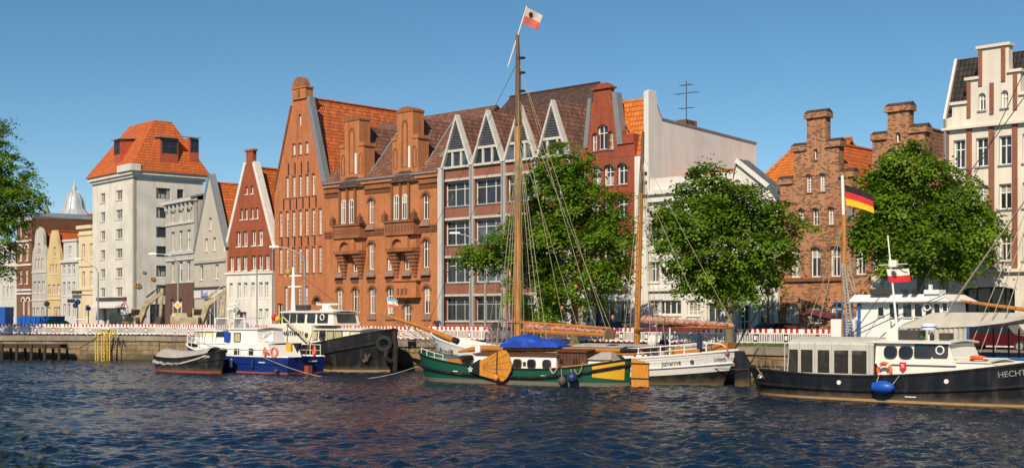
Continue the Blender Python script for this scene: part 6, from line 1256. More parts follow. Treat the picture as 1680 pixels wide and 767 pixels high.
# standing and running rigging
def dk(px, side=1, t=None, up=0):
    x = X(px, side*2.0); tt = max(0, min(1, x/L)); p = h.p(tt, 0, side, -.1); p.z += up; return p
hi = (X(851), .0, f.z(225, 850)); hi2 = (X(852), .1, f.z(100, 850)); hi3 = (X(852), .1, f.z(160, 850))
for px, s in ((812, 1), (822, 1), (830, 1), (838, 1), (806, -1), (820, -1)): rope(f, hi, dk(px, s), .017, 0, 'rope', 'shroud')
for px, s in ((880, 1), (892, 1), (902, 1), (872, -1)): rope(f, hi, dk(px, s), .017, 0, 'rope', 'shroud')
for a_, b_ in ((880, 902), ):
    mb = MB()
    for i in range(26):
        q = .12+i*.03; A_, B_ = Vector(hi).lerp(dk(880), q), Vector(hi).lerp(dk(902), q); mb.tube([A_, B_], .012, 4)
    f.part('ratlines', mb, 'rope_dark')
for a_, b_ in ((hi2, (X(640), 0, f.z(518.5, 640))), (hi3, (X(700), 0, f.z(538, 700)))): rope(f, a_, b_, .014, 0, 'rope_dark', 'forestay')
for a_, px in ((hi2, 1002), (hi2, 985), (hi3, 1010), (hi3, 930), (hi, 956)): rope(f, a_, (X(px), .3, f.z(547 if px > 950 else 535, px)), .014, 0, 'rope', 'topping_lift')
for dx in (.32, .42, -.32): rope(f, (m1x+dx*.5, .12, f.z(200, 850)), (m1x-dx, .25, 1.6), .015, 0, 'rope', 'halyard')
for px in (862, 869): rope(f, (X(853), .2, f.z(130, 850)), (X(px), .5, 1.7), .016, 0, 'rope', 'halyard')
hm = (X(1054), 0, f.z(255, 1054)); 
for px, s in ((1066, 1), (1078, 1), (1090, 1), (1020, 1), (1030, 1), (1072, -1)): rope(f, hm, dk(px, s), .014, 0, 'rope', 'shroud')
mb = MB(); [mb.tube([Vector(hm).lerp(dk(1020), .2+i*.035), Vector(hm).lerp(dk(1030), .2+i*.035)], .011, 4) for i in range(20)]; f.part('ratlines', mb, 'rope_dark')
rope(f, hm, (X(1206), .1, f.z(536, 1206)), .014, 0, 'rope', 'topping_lift'); rope(f, (X(1055), 0, f.z(300, 1055)), (X(1160), .1, f.z(532, 1160)), .015, 0, 'rope', 'topping_lift'); rope(f, hm, hi, .014, .5, 'rope_dark', 'triatic_stay')
for px, py in ((927, 505), (950, 470), (1010, 520)): f.part('block', ball((X(px), .3, f.z(py, px)), .1, 1.4, 8), 'varnish')
# deck gear
cabin(f, 'deckhouse', X(1080), X(960), -1.2, 1.2, .9, 2.0, 'boat_white', (.1, .1, .05), 'deck_grey'); cabin(f, 'skylight', X(1165), X(1105), -.8, .8, 1.3, 2.0, 'varnish', (.1, .1, .15)); cabin(f, 'fore_hatch', X(800), X(765), -1, 1, 1.2, 1.95, 'boat_white', (.1, .1, .1)); cabin(f, 'hold_cover', X(945), X(865), -1.4, 1.4, .9, 1.75, 'boat_white', (.1, .1, .3))
rail(f, [tuple(h.p(t, 0, 1, -.1)) for t in (.285, .23, .17, .11, .06)], .55, 'boat_white', r=.035); rail(f, [tuple(h.p(t, 0, -1, -.1)) for t in (.285, .23, .17, .11, .06)], .55, 'boat_white', r=.035)
f.part('stern_rail', MB().tube([h.p(.06, 0, 1, -.1)+Vector((0, 0, .55)), h.p(.03, 0, 1, -.1)+Vector((0, 0, .4)), h.p(.012, 0, 1, -.1)], .035, 6), 'boat_white'); f.part('flag_staff', MB().tube([(.3, 0, 1.8), (-1.6, 0, 4.6)], .035, 6), 'wale_black')
f.part('blue_board', MB().box(X(1149, 1.5), X(1143, 1.5), 1.3, 1.5, 2.0, f.z(550, 1146, 1.5)), 'fender_navy'); f.part('life_ring', ringmb((X(1050, 1.6), 1.7, f.z(583, 1050, 1.6)), .27, .07, (0, 1, 0)), 'life_orange', smooth=True); f.part('stern_box', MB().box(X(1197, .3), X(1172, .3), -.5, .5, 1.7, 2.35), 'varnish'); f.part('pole', MB().tube([(X(1099, 1.6), 1.6, 1.6), (X(1099, 1.6), 1.6, f.z(537, 1099, 1.6))], .04, 6), 'boat_white')
f.part('hanging_rope', MB().tube([h.p(.24, 0, 1, .05), h.p(.238, .5, 1, .08), h.p(.236, .85, 1, .08)], .03, 5), 'rope'); f.part('rolled_cover', MB().tube([(X(1023, 1.4), 1.3, f.z(572.5, 1023, 1.4)), (X(1090, 1.4), 1.3, f.z(572, 1090, 1.4))], .15, 8), 'wale_black', smooth=True)
f.part('white_bundle', ball((X(1070, .9), .9, f.z(560, 1070, .9)), .28, 1.5), 'flag_white'); f.part('solar_panel', MB().box(X(813), X(823)-.2, .3, .36, f.z(537.5, 818), f.z(530.5, 818)), 'frame_dark'); f.part('panel_stand', MB().tube([(X(813), .4, 1.5), (X(813), .35, f.z(537, 813))], .03, 5).tube([(X(822), .4, 1.5), (X(822), .35, f.z(537, 822))], .03, 5), 'galv'); f.part('lantern_box', MB().slab([(X(992, 1.6), 1.6, f.z(556, 992, 1.6)), (X(1008, 1.6), 1.6, f.z(556, 1008, 1.6)), (X(1011, 1.6), 1.6, f.z(540, 1011, 1.6)), (X(995, 1.6), 1.6, f.z(540, 995, 1.6))], (0, .1, 0)), 'mast_dark')
rope(f, h.p(.02, .1, -1), (-8.2, -2.0, 2.1), .025, .5, 'rope_dark', 'mooring_rope'); rope(f, h.p(.03, .5, 1), (-7.6, -1.9, 1.9), .025, .3, 'rope_dark', 'mooring_rope')
# staff and flag at the mast head
sp0, sp1 = Vector((X(836), .15, f.z(110, 836))), Vector((X(867), .15, f.z(11, 867))); f.part('flag_pole', MB().tube([sp0, sp1], .045, 6), 'boat_white')
fm = f.M; e0 = fm @ Vector((X(866.5), .15, f.z(13, 866))); e1 = fm @ Vector((X(857.5), .15, f.z(42, 857)))
upv = (e0-e1); flag('mast_flag', 'faded white and red flag at the top of the tall mast', e0, (.86, -.1, -.42), upv, 1.1, upv.length*.92, ['flag_fadew', 'flag_fade'], .1, ((.35, .28), .13, 'flag_black'), .05)
q = fm @ Vector((X(635.5), 0, f.z(488, 635))); flag('bow_flag', 'blue, white and red striped flag flying over the bowsprit', q, (.93, -.3, -.1), (-.05, 0, 1), .78, .62, ['flag_lblue', 'flag_white', 'flag_fade'], .08, ((.55, .45), .1, 'flag_gold'), .12)
f.part('jack_staff', MB().tube([(X(637.5), 0, f.z(519, 637)), (X(635.5), 0, f.z(486, 635))], .02, 5), 'boat_white')
q = fm @ Vector((X(1076), -.9, 1.0)); person(q.x, q.y, .95, 2.6, 'person in dark blue jacket standing on the white sailing ship deck', (.02, .03, .08), [(.27, .02, 1.14), (.29, -.06, .90), (.29, -.09, .80)], 1.78)
# ================================================================== dark cruiser in front (bow right)
f = boat('motor_boat', 'long navy black boat with grey window cover and white wheelhouse', (11.55, 62.3), (11.55+.756*16.6, 62.3-.655*16.6)); L = f.W; NS = -1
X = lambda px, y=-1.6: f.u(px, y)
zd = lambda t: 1.14+.22*max(0, (.3-t)/.3)**1.5+1.25*max(0, (t-.38)/.62)**1.7
h = Hull(L, 4.0, zd, (3.0, 4.2), (2.2, 3.0), 1.2, .55); wz = lambda t: .52+.10*max(0, (.3-t)/.3)+.75*max(0, (t-.4)/.6)**1.8
make_hull(f, h, [0, lambda t: h.qz(t, wz(t)), lambda t: h.qz(t, .17), lambda t: h.qz(t, .06), 1.15], ['hull_navy', 'hull_black', 'boot_ochre', 'boot_grey'], wale=lambda t: h.qz(t, wz(t)), wale_r=.07, bulw=.3)
W_ = 1.62
zr = f.z(559, 1350, -W_); x0, x1 = X(1290), X(1433)
mb = MB(); n = 10; vs = []
for i in range(n+1):
    a = math.pi*i/n; y = -W_*math.cos(a); z = zr-.16+.34*math.sin(a); vs += [(x0+.12, y, z), (x1, y, z)]
mb.add(vs, [(2*i, 2*i+1, 2*i+3, 2*i+2) for i in range(n)]+[tuple(range(0, 2*n+2, 2)), tuple(range(1, 2*n+2, 2))]); f.part('cover_roof', mb, 'cover_grey')
pz0, pz1 = f.z(611, 1350, -W_), f.z(573.5, 1350, -W_)
PW = ((1293, 1309.5), (1314, 1333.5), (1341.5, 1361), (1368.5, 1392), (1397.5, 1422)); hc = [(X(a, -W_), X(b, -W_)) for a, b in PW]
for sd in (-1, 1):
    fw = Frame((f.M @ Vector((0, sd*W_, 0))).xy, ang=f.ang, root=f.root, z0=0)
    fw.holes = [([(a, pz0), (b, pz0), (b, pz1), (a, pz1)], .0) for a, b in hc]
    fw.wall([(x0+.03, 1.0), (x1, 1.0), (x1, zr-.165), (x0+.15, zr-.165)], 'cover_grey', th=.05, name='window_cover', y0=-.02)
    for a, b in hc: fw.part('clear_window', MB().box(a-.03, b+.03, .005, .018, pz0-.03, pz1+.03), 'pvc')
f.part('cover_end', MB().slab([(x0+.05, -W_, 1.0), (x0+.05, W_, 1.0), (x0+.15, W_, zr-.165), (x0+.15, -W_, zr-.165)], (.03, 0, 0)), 'cover_grey')
f.part('cockpit_bench', MB().box(x0+.5, x1-1.2, .7, 1.35, .85, 1.5).box(x0+.5, x1-1.2, 1.2, 1.35, 1.5, 1.95), 'brown_wood'); f.part('cockpit_table', MB().box(x0+1.2, x1-2.0, -.4, .3, 1.6, 1.66).box(x0+2.0, x0+2.15, -.1, .05, .85, 1.6), 'deck_wood'); f.part('cockpit_bulkhead', MB().box(x1-.06, x1-.02, -1.5, 1.5, .9, zr-.2), 'brown_wood')
for a in (1287.5, 1311.5, 1337, 1364.5, 1394.5, 1426): f.part('cover_seam', MB().bar((X(a, -W_-.02), -W_-.02, 1.1), (X(a, -W_-.02), -W_-.02, zr-.1), .05, .04), 'canvas')
wx0, wx1 = X(1434), X(1566); zt = f.z(563, 1500, -W_)
cabin(f, 'coach_roof', X(1436), X(1668), -1.45, 1.45, 1.1, f.z(594, 1560, -1.45), 'cream_white', (0, 1.2, .08), 'cream_white', .05, .06); w_o = cabin(f, 'wheelhouse', wx0, wx1, -1.5, 1.5, f.z(597, 1480, -1.5), zt, 'cream_white', (0, .35, .1), 'cream_white', .07, .18)
zc = f.z(577.5, 1480, -1.5); tl = Vector((0, .09, 1))
for a, b in ((1451, 1470), (1475.5, 1496)): bwin(f, ((X(a, -1.5)+X(b, -1.5))/2, -1.46, zc), (1, 0, 0), X(b, -1.5)-X(a, -1.5), .5, .4, 'frame_dark', 'boat_glass', up=tl, t=.04)
bwin(f, ((X(1501, -1.5)+X(1527, -1.5))/2, -1.45, zc+.08), (1, 0, 0), .72, .56, .18, 'frame_dark', 'boat_glass', up=tl, t=.04); bwin(f, ((X(1531, -1.5)+X(1553, -1.5))/2, -1.45, zc+.1), (1, 0, 0), .6, .54, .15, 'frame_dark', 'boat_glass', up=tl, t=.04); f.part('clear_view_screen', ringmb((X(1542, -1.5), -1.5, zc+.12), .17, .035, (0, 1, 0), 16, 6), 'boat_white')
f.part('handrail', MB().tube([(X(1500, -1.5), -1.42, f.z(594, 1560, -1.45)+.2), (X(1655, -1.3), -1.3, f.z(592, 1640, -1.3)+.1)], .03, 5), 'boat_white')
# roof gear
zt2 = zt+.15
f.part('roof_box', MB().box(X(1463), X(1496), -.9, -.3, zt2, zt2+.42), 'frame_dark'); f.part('roof_locker', MB().box(X(1441), X(1460), -.8, .2, zt2-.05, zt2+.5), 'cream_white'); f.part('roof_panel', MB().box(X(1530), X(1546), -.9, -.4, zt2, zt2+.3), 'frame_dark'); rz = f.z(536, 1524, -.8); rx = X(1524, -.8)
f.part('radar_dome', MB().lathe([(.12, -.14), (.3, -.12), (.32, 0), (.31, .1), (.22, .16), (.02, .18)], (rx, -.8, rz), 14), 'radar', smooth=True); f.part('radar_stripe', MB().lathe([(.326, -.02), (.326, .02)], (rx, -.8, rz), 14), 'fender_blue'); f.part('radar_mast', MB().tube([(rx, -.8, zt2-.05), (rx, -.8, rz-.12)], .04, 6), 'boat_white'); f.part('exhaust_pipe', MB().tube([(X(1503), -.7, zt2), (X(1503), -.7, zt2+.62)], .05, 6), 'mast_dark'); f.part('green_lamp', ball((X(1501), -.9, zt2+.1), .12), 'hull_green'); f.part('lamp', MB().lathe([(.1, 0), (.1, .2), (.04, .35)], (X(1518), -.9, zt2), 8), 'iron')
ma = (X(1473.5, -.6), -.6, zt2-.05); mt = (X(1456.5, -.6), -.6, f.z(386, 1456, -.6)); f.part('signal_mast', MB().tube([ma, mt], [.06, .03], 6), 'boat_white'); cb = Vector(ma).lerp(Vector(mt), .72); f.part('antenna_cross', MB().tube([cb+Vector((-.7, .3, 0)), cb+Vector((.9, -.3, 0))], .025, 5).box(cb.x-.05, cb.x+.3, cb.y-.1, cb.y+.1, cb.z-.1, cb.z+.2), 'boat_white')
fm = f.M; e0 = fm @ Vector(ma).lerp(Vector(mt), .68); e1 = fm @ Vector(ma).lerp(Vector(mt), .55); flag('signal_flag', 'small white and red flag on the signal mast of navy boat', e0+Vector((-.22, -.05, 0)), (.9, -.3, -.1), (-.2, 0, 1), .95, .62, ['flag_white', 'flag_red'], .1, ((.3, .3), .12, 'fender_grey'), -.12)
lr = (X(1450.5, -1.75), -1.72, f.z(606.5, 1450, -1.75)); f.part('life_ring', ringmb(lr, .3, .075, (0, 1, 0)), 'life_orange', smooth=True); mb = MB(); [mb.bar(Vector(lr)+Vector((.22*math.cos(a), -.02, .22*math.sin(a))), Vector(lr)+Vector((.385*math.cos(a), -.02, .385*math.sin(a))), .09, .17, (0, 1, 0)) for a in (.8, 2.4, 3.9, 5.5)]; f.part('life_ring_bands', mb, 'boat_white')
f.part('life_raft', ringmb((X(1606, -1.1), -1.1, f.z(588, 1606, -1.1)), .3, .09, (0, .25, 1)), 'life_orange', smooth=True)
cxr, czr = X(1481.5, -1.5), f.z(601, 1481, -1.5); o = f.part('crest', MB().slab([(cxr-.15, -1.5, czr+.2), (cxr+.15, -1.5, czr+.2), (cxr+.15, -1.5, czr-.05), (cxr, -1.5, czr-.22), (cxr-.15, -1.5, czr-.05)], (0, -.03, 0)), 'flag_red', label='red shield shaped crest'); f.sub('crest_mark', MB().bar((cxr-.07, -1.545, czr-.05), (cxr+.07, -1.545, czr+.12), .03, .02).bar((cxr+.07, -1.545, czr-.05), (cxr-.07, -1.545, czr+.12), .03, .02), 'flag_white', o)
f.part('long_fender', MB().lathe([(.05, -.55), (.2, -.45), (.27, -.2), (.28, .1), (.2, .38), (.07, .5)], (X(1450, -2.2), -2.28, f.z(634.5, 1450, -2.25)), 14, ax='x'), 'fender_blue', smooth=True); rope(f, (X(1463, -2.2), -2.28, f.z(634, 1463, -2.2)), (X(1478, -1.95), -1.98, 1.3), .02); rope(f, (X(1437, -2.2), -2.28, f.z(634, 1437, -2.2)), (X(1443, -1.95), -1.98, 1.25), .02)
hull_text(f, h, -1, 'HECHT', 1638, 1671, f.z(619, 1637, -1.75), f.z(616, 1675, -1.6), 'letters_w')
for t in (.07, .345, .64): q = h.p(t, h.qz(t, zd(t)*.74), -1, 0); f.part('port_hole', MB().lathe([(.1, -.05), (.1, .05)], tuple(q), 10, ax='y'), 'boat_white')
for i, t in enumerate((.14, .41, .7)): f.part('scupper', strip(h, -1, t, t+.045, lambda t: h.qz(t, wz(t)+.12), lambda t: h.qz(t, wz(t)+.05), 3, .015), 'hull_black')
f.part('draught_mark', strip(h, -1, .53, .56, lambda t: h.qz(t, .36), lambda t: h.qz(t, .32), 2, .015), 'boat_white')
# folding chairs and table on the aft deck
def deckchair(u, y):
    mb = MB()
    for a, b in (((-.2, -.2, 0), (.2, -.2, .45)), ((.2, -.2, 0), (-.2, -.2, .45)), ((-.2, .2, 0), (.2, .2, .45)), ((.2, .2, 0), (-.2, .2, .45)), ((-.2, -.2, .45), (-.26, -.2, .85)), ((-.2, .2, .45), (-.26, .2, .85))): mb.bar(Vector(a)+Vector((u, y, .85)), Vector(b)+Vector((u, y, .85)), .035)
    mb.box(u-.22, u+.22, y-.22, y+.22, 1.30, 1.33); mb.box(u-.28, u-.24, y-.22, y+.22, 1.5, 1.72); return mb
for px, y, l in ((1252, -1.0, 'left wooden folding chair on the stern of the navy boat'), (1275, -.9, 'wooden folding chair beside the window cover on the navy boat')):
    u = X(px, y); q = fm @ Vector((u, y, .85)); o = link(bpy.data.objects.new('folding_chair', deckchair(0, 0).xf(Matrix.Translation((0, 0, -.85))).mesh('folding_chair', 'deck_wood'))); o.matrix_world = Matrix.Translation(q) @ Matrix.Rotation(f.ang, 4, 'Z'); tag(o, l, 'chair')
rope(f, h.p(.02, .1, -1), (-3.5, 7.6, 2.0), .02, .4, 'rope_dark', 'mooring_rope')
# ================================================================== white ship between the navy boat and the quay
nq = Vector((-.655, -.756)); q0 = Vector((25, 61))+nq*3.1; dq = Vector((.756, -.655)); s0 = -9.4
f = boat('work_ship', 'white ship with high bridge, grey canopy and flag mast behind navy boat', tuple(q0+dq*s0), tuple(q0+dq*(s0+20))); L = f.W
X = lambda px, y=-1.8: f.u(px, y)
zd = lambda t: 1.9+.5*max(0, (t-.6)/.4)**2
h = Hull(L, 4.4, zd, (4, 5), (3, 4), .8, .3); make_hull(f, h, [0, lambda t: h.qz(t, zd(t)-.25), lambda t: h.qz(t, .2), 1.1], ['hull_white', 'hull_white', 'hull_black'], wale=None, bulw=.3, cap='steel_blue')
yb = -1.0; zb = 1.7
o = f.part('stern_house', MB().box(X(1363, yb), X(1404, yb), yb, 1.9, 1.2, f.z(523, 1380, yb)), 'boat_white'); zt = f.z(494, 1440, yb)
f.part('stern_ramp', MB().slab([(X(1402, yb), yb, 1.5), (X(1414, yb), yb, 1.5), (X(1414, yb), yb, f.z(510, 1414, yb)), (X(1408, yb), yb, f.z(517, 1408, yb)), (X(1402, yb), yb, f.z(521, 1402, yb))], (0, 3.8, 0)), 'boat_white')
bx0, bx1 = X(1405, yb), X(1553, yb); cabin(f, 'bridge', bx0, bx1, yb, 1.9, zb, zt, 'boat_white', (0, .25, .05)); vs = []
zv = f.z(482.5, 1480, yb)
f.part('bridge_roof', MB().hexa([(bx0-.3, yb-.3, zt), (bx1+.25, yb-.3, zt), (bx1+.25, 2.2, zt), (bx0-.3, 2.2, zt), (bx0-.1, yb, zv), (bx1-.3, yb, zv), (bx1-.3, 1.9, zv), (bx0-.1, 1.9, zv)]), 'boat_white'); f.part('roof_edge', MB().box(bx0-.32, bx1+.27, yb-.33, 2.23, zt-.06, zt-.002), 'deck_grey')
for a, b, pt, pb in ((1441, 1450, 504, 518), (1460, 1474.5, 498, 520), (1482, 1496, 498, 520), (1501, 1513, 498, 519), (1519, 1529, 498, 516), (1533, 1542, 498, 513), (1547, 1554, 497, 510)): bwin(f, ((X(a, yb)+X(b, yb))/2, yb+.0, (f.z(pt, a, yb)+f.z(pb, a, yb))/2), (1, 0, 0), X(b, yb)-X(a, yb), f.z(pt, a, yb)-f.z(pb, a, yb), .12, 'boat_white', 'boat_glass', up=(-.06, .04, 1), t=.035)
f.part('clear_view_screen', ringmb((X(1522, yb), yb-.07, f.z(503, 1522, yb)), .16, .035, (0, 1, 0), 16, 6), 'boat_white')
f.part('bridge_top_gear', MB().box(X(1507), X(1532), -1.2, -.4, zv, zv+.2).box(X(1512), X(1516), -1, -.8, zv+.2, zv+.45), 'boat_white'); f.part('dark_window_box', MB().box(X(1420), X(1450), -1.3, -.9, zv, zv+.28), 'frame_dark')
for px in (1477, 1492): f.part('roof_light', MB().tube([(X(px), -1.2, zv), (X(px), -1.2, zv+.3)], .04, 6).box(X(px)-.12, X(px)+.12, -1.35, -1.1, zv+.05, zv+.2), 'iron')
# blue railing and ladder at the stern
zl = f.z(523, 1380, yb)
def bl(px, py, y=yb-.05): return (X(px, y), y, f.z(py, px, y))
mb = MB()
for px in (1373, 1382, 1391, 1398, 1408, 1411): mb.tube([bl(px, 521), bl(px, 495)], .035, 5)
for py in (496, 505): mb.tube([bl(1364, py), bl(1412, py)], .03, 5)
f.part('blue_railing', mb, 'steel_blue'); mb = MB()
for px in (1384.5, 1397): mb.tube([bl(px, 560, yb-.12), bl(px, 515, yb-.12)], .035, 5)
for i in range(9): mb.tube([bl(1384.5, 559-i*4.3, yb-.12), bl(1397, 559-i*4.3, yb-.12)], .025, 5)
f.part('boarding_ladder', mb, 'steel_blue'); f.part('blue_buoyancy', MB().lathe([(.05, -.55), (.11, -.5), (.11, .5), (.05, .55)], bl(1408.5, 542, yb-.15), 8), 'steel_blue'); f.part('blue_pole', MB().tube([bl(1409, 556, yb-.12), bl(1409, 490, yb-.12)], .04, 5), 'steel_blue')
# ensign mast: varnished lower mast, white upper staff
mx = X(1385.5, -.9); f.part('stern_mast', MB().tube([(mx, -.9, 1.5), (X(1384.5, -.9), -.9, f.z(352, 1384, -.9))], [.17, .10], 10), 'mast_wood', smooth=True); f.part('flag_staff', MB().tube([(X(1384, -.9), -.9, f.z(362, 1384, -.9)), (X(1382, -.9), -.9, f.z(288, 1382, -.9))], .075, 8), 'boat_white')
fm = f.M; e0 = fm @ Vector((X(1384, -.9), -.9, f.z(303, 1384, -.9))); flag('ensign', 'black, red and gold striped flag on the white staff', e0+Vector((.04, -.04, 0)), (.9, -.35, -.28), (-.08, 0, 1), 1.4, 1.0, ['flag_black', 'flag_red', 'flag_gold'], .12, None, .12)
mb = MB()
for a, b in ((1381, 1392), (1384.5, 1400)): mb.tube([(X(a, -1.3), -1.3, f.z(432, a, -1.3)), (X(b, -1.3), -1.3, f.z(546, b, -1.3))], .04, 5)
for i in range(22): s = i/21; a, b = 1381+(1392-1381)*s, 1384.5+(1400-1384.5)*s; mb.tube([(X(a, -1.3), -1.3, f.z(432+114*s, a, -1.3)), (X(b, -1.3), -1.3, f.z(432+114*s, b, -1.3))], .025, 4)
f.part('leaning_ladder', mb, 'alu', label='long aluminium ladder leaning on the mast'); mb = MB()
for a, b, c, d in ((1393, 431, 1403, 475), (1386, 435, 1400, 478)): mb.tube([(X(a, -.6), -.6, f.z(b, a, -.6)), (X(c, -.6), -.6, f.z(d, c, -.6))], .03, 5)
f.part('short_ladder', mb, 'alu'); f.part('brown_sail_bundle', MB().tube([(X(1317, -.4), -.4, f.z(517, 1317, -.4)), (X(1330, -.4), -.4, f.z(512, 1330, -.4)), (X(1345, -.4), -.4, f.z(516, 1345, -.4)), (X(1360, -.4), -.4, f.z(519, 1360, -.4)), (X(1378, -.4), -.4, f.z(519, 1378, -.4))], [.08, .18, .2, .22, .15], 7), 'sail_maroon')
st0 = (X(1384, -.9), -.9, f.z(365, 1384, -.9))
for px, py in ((1330, 520), (1345, 522), (1383, 500)): rope(f, st0, (X(px, -1.2), -1.2, f.z(py, px, -1.2)), .018, 0, 'rope', 'stay')
rope(f, (X(1562, yb), yb-.2, f.z(478, 1562, yb)), (X(1380, -3.2), -3.2, f.z(560, 1380, -3.2)), .03, 0, 'rope_dark', 'spring_line'); rope(f, (X(1500, yb), yb-.3, f.z(495, 1500, yb)), (X(1345, -3.4), -3.4, f.z(573, 1345, -3.4)), .03, 0, 'rope_dark', 'spring_line')
# canopy over the foredeck
def cp(px, py, y): return Vector((X(px, y), y, f.z(py, px, y)))
A = [cp(1472, 538, -2.05), cp(1545, 537, -2.05), cp(1600, 535, -2.05), cp(1650, 529, -2.05), cp(1690, 521, -2.05), cp(1740, 515, -2.05)]; Rg = [cp(a_, b_, -1.15) for a_, b_ in ((1483, 530), (1530, 512.5), (1590, 512), (1640, 512), (1685, 513), (1735, 510))]; Bk = [Vector((p_.x, 2.0, p_.z)) for p_ in A]; n = 6
f.part('canopy', MB().add([tuple(v) for v in A+Rg+Bk], [(i, i+1, n+i+1, n+i) for i in range(n-1)]+[(n+i, n+i+1, 2*n+i+1, 2*n+i) for i in range(n-1)]), 'canvas', label='grey canvas canopy stretched over the foredeck')
mb = MB(); k = 40; yq = -1.95; x0, x1 = X(1490, yq), X(1586, yq); vs = []
for i in range(k+1): s = i/k; x = x0+(x1-x0)*s; vs += [(x, yq-.05+.06*math.sin(i*1.9), 1.75), (x, yq-.02+.04*math.sin(i*1.9), f.z(537, 1540, yq))]
f.part('canopy_curtain', mb.add(vs, [(2*i, 2*i+2, 2*i+3, 2*i+1) for i in range(k)]), 'canvas'); f.part('canopy_post', MB().tube([(X(1588, yq), yq, 1.7), (X(1588, yq), yq, f.z(536, 1588, yq))], .07, 6), 'steel_blue')
for px in (1630, 1655, 1672): f.part('canopy_post', MB().tube([(X(px, 1.7), 1.7, 1.7), (X(px, 1.7), 1.7, 3.2)], .05, 6), 'frame_dark')
f.part('orange_boom', MB().tube([(X(1571, .2), .2, f.z(492.5, 1571, .2)), (X(1700, .2), .2, f.z(510, 1700, .2))], [.06, .1], 8), 'varnish', smooth=True)
mh = Vector((X(1775, 0), 0, 20)); f.part('fore_mast', MB().tube([(mh.x, 0, 1.5), (mh.x, 0, 20.5)], [.22, .12], 10), 'mast_wood', smooth=True)
for px, py in ((1587, 581), (1608, 578), (1632, 575)): rope(f, mh-Vector((0, 0, 5.5)), cp(px, py, -2.0), .02, 0, 'rope', 'shroud')
for px, py in ((1535, 540), (1560, 500)): rope(f, mh-Vector((0, 0, 7.5)), cp(px, py, -1.5), .02, 0, 'rope', 'stay')
rope(f, mh, cp(1480, 540, 0), .02, 0, 'rope_dark', 'stay'); rope(f, mh-Vector((0, 0, 3)), cp(1390, 560, -2.2), .022, 0, 'rope_dark', 'stay')
# ================================================================== black tug with white house (bow right)
B_ = Vector(gp(648, 85.6)); D_ = Vector((-.756, .655)); f = boat('tug_boat', 'black hulled tug with cream wheelhouse and tyre fender on bow', tuple(B_+D_*17.5), tuple(B_)); L = f.W
X = lambda px, y=-1.4: f.u(px, y)
zd = lambda t: 1.35+1.55*max(0, (t-.35)/.65)**1.6
h = Hull(L, 4.9, zd, (4.2, 4), (2.6, 3), .5, .4); make_hull(f, h, [0, lambda t: h.qz(t, zd(t)-.85), lambda t: h.qz(t, .16), 1.0, 1.2], ['hull_black', 'hull_black', 'boot_ochre', 'boot_grey'], wale=lambda t: h.qz(t, zd(t)-.8), wale_r=.09, bulw=.7)
yc = -1.35; cabin(f, 'lower_house', X(444, yc), X(596, -1.15), -1.15, 1.15, 1.2, f.z(541, 530, yc), 'cream_white', (0, .3, .08), 'cream_white', .06, .12); zc = f.z(550, 540, yc)
cabin(f, 'side_house', X(444, yc), X(512, yc), yc, 1.35, 1.5, f.z(531, 480, yc), 'cream_white', (0, .1, .03))
for a, b, gm in ((514.5, 520, 'yglass'), (502+22, 512+22-1, 'boat_glass'), (536.5, 546.5, 'yglass'), (549.5, 560.5, 'yglass'), (574, 591, 'yglass')): bwin(f, ((X(a, -1.15)+X(b, -1.15))/2, -1.12, zc), (1, 0, 0), X(b, -1.15)-X(a, -1.15), .58, .22, 'frame_dark', gm, up=(0, .05, 1), t=.035)
zt = f.z(512.5, 500, yc); cabin(f, 'wheelhouse', X(462, -1.2), X(548, -1.2), -1.2, 1.2, f.z(533, 500, yc), zt, 'cream_white', (.05, .2, .08), 'cream_white', .07, .16)
for a, b in ((464, 473.5), (476, 485), (487.5, 499), (504, 516), (520.5, 537)): bwin(f, ((X(a, -1.2)+X(b, -1.2))/2, -1.15, f.z(522, 500, -1.2)), (1, 0, 0), X(b, -1.2)-X(a, -1.2), .58, .15, 'frame_dark', 'boat_glass', up=(0, .08, 1), t=.035)
bwin(f, (X(548, -1.2)-.1, 0, f.z(522, 540, 0)), (0, 1, 0), 1.6, .5, .12, 'frame_dark', 'boat_glass', up=(-.25, 0, 1)); f.part('clear_view_screen', ringmb((X(529, -1.2), -1.22, f.z(520, 529, -1.2)), .2, .04, (0, 1, 0), 16, 6), 'boat_white')
text(f, 'HAITHABU', .47, (X(463.5, yc), yc-.04, f.z(549.5, 464, yc)), (1, 0, 0), 'letters'); f.part('port_hole', MB().lathe([(.16, -.06), (.16, .06)], (X(503, yc), yc, f.z(549, 503, yc)), 12, ax='y'), 'frame_dark')
mxp = X(481.5, -.2); f.part('mast', MB().tube([(mxp, -.2, zt), (mxp, -.2, f.z(438, 482, -.2))], [.2, .1], 8).bar((mxp-.9, -.2, f.z(452, 482)), (mxp+.9, -.2, f.z(452, 482)), .1).bar((mxp-.6, -.2, f.z(470, 482)), (mxp+.9, -.2, f.z(470, 482)), .09), 'boat_white'); f.part('yellow_buoy', ball((mxp-.55, -.2, f.z(446.5, 475)), .28), 'gold', smooth=True); f.part('radar_scanner', MB().box(X(496), X(531), -.12, .12, f.z(500, 512), f.z(497.5, 512)).box(X(508), X(517), -.25, .25, f.z(507, 512), f.z(500, 512)).box(X(505), X(528), -.3, .3, zt, f.z(507, 512)), 'radar'); f.part('roof_box', MB().box(X(469), X(487), -.5, -.1, zt+.1, zt+.55), 'frame_dark')
rope(f, (mxp, -.2, f.z(440, 482)), (X(455), 0, zt+.1), .02, 0, 'rope_dark', 'stay'); rope(f, (mxp+.8, -.2, f.z(452, 482)), (X(545), 0, zt+.1), .015, 0, 'rope_dark', 'stay')
f.part('boat_hook', MB().tube([(X(462, -2), -2.0, f.z(517, 462, -2)), (X(508, -2), -2.0, f.z(562, 508, -2))], .055, 6), 'curtain'); tp = h.p(.985, h.qz(.985, 1.9), -1, .12)
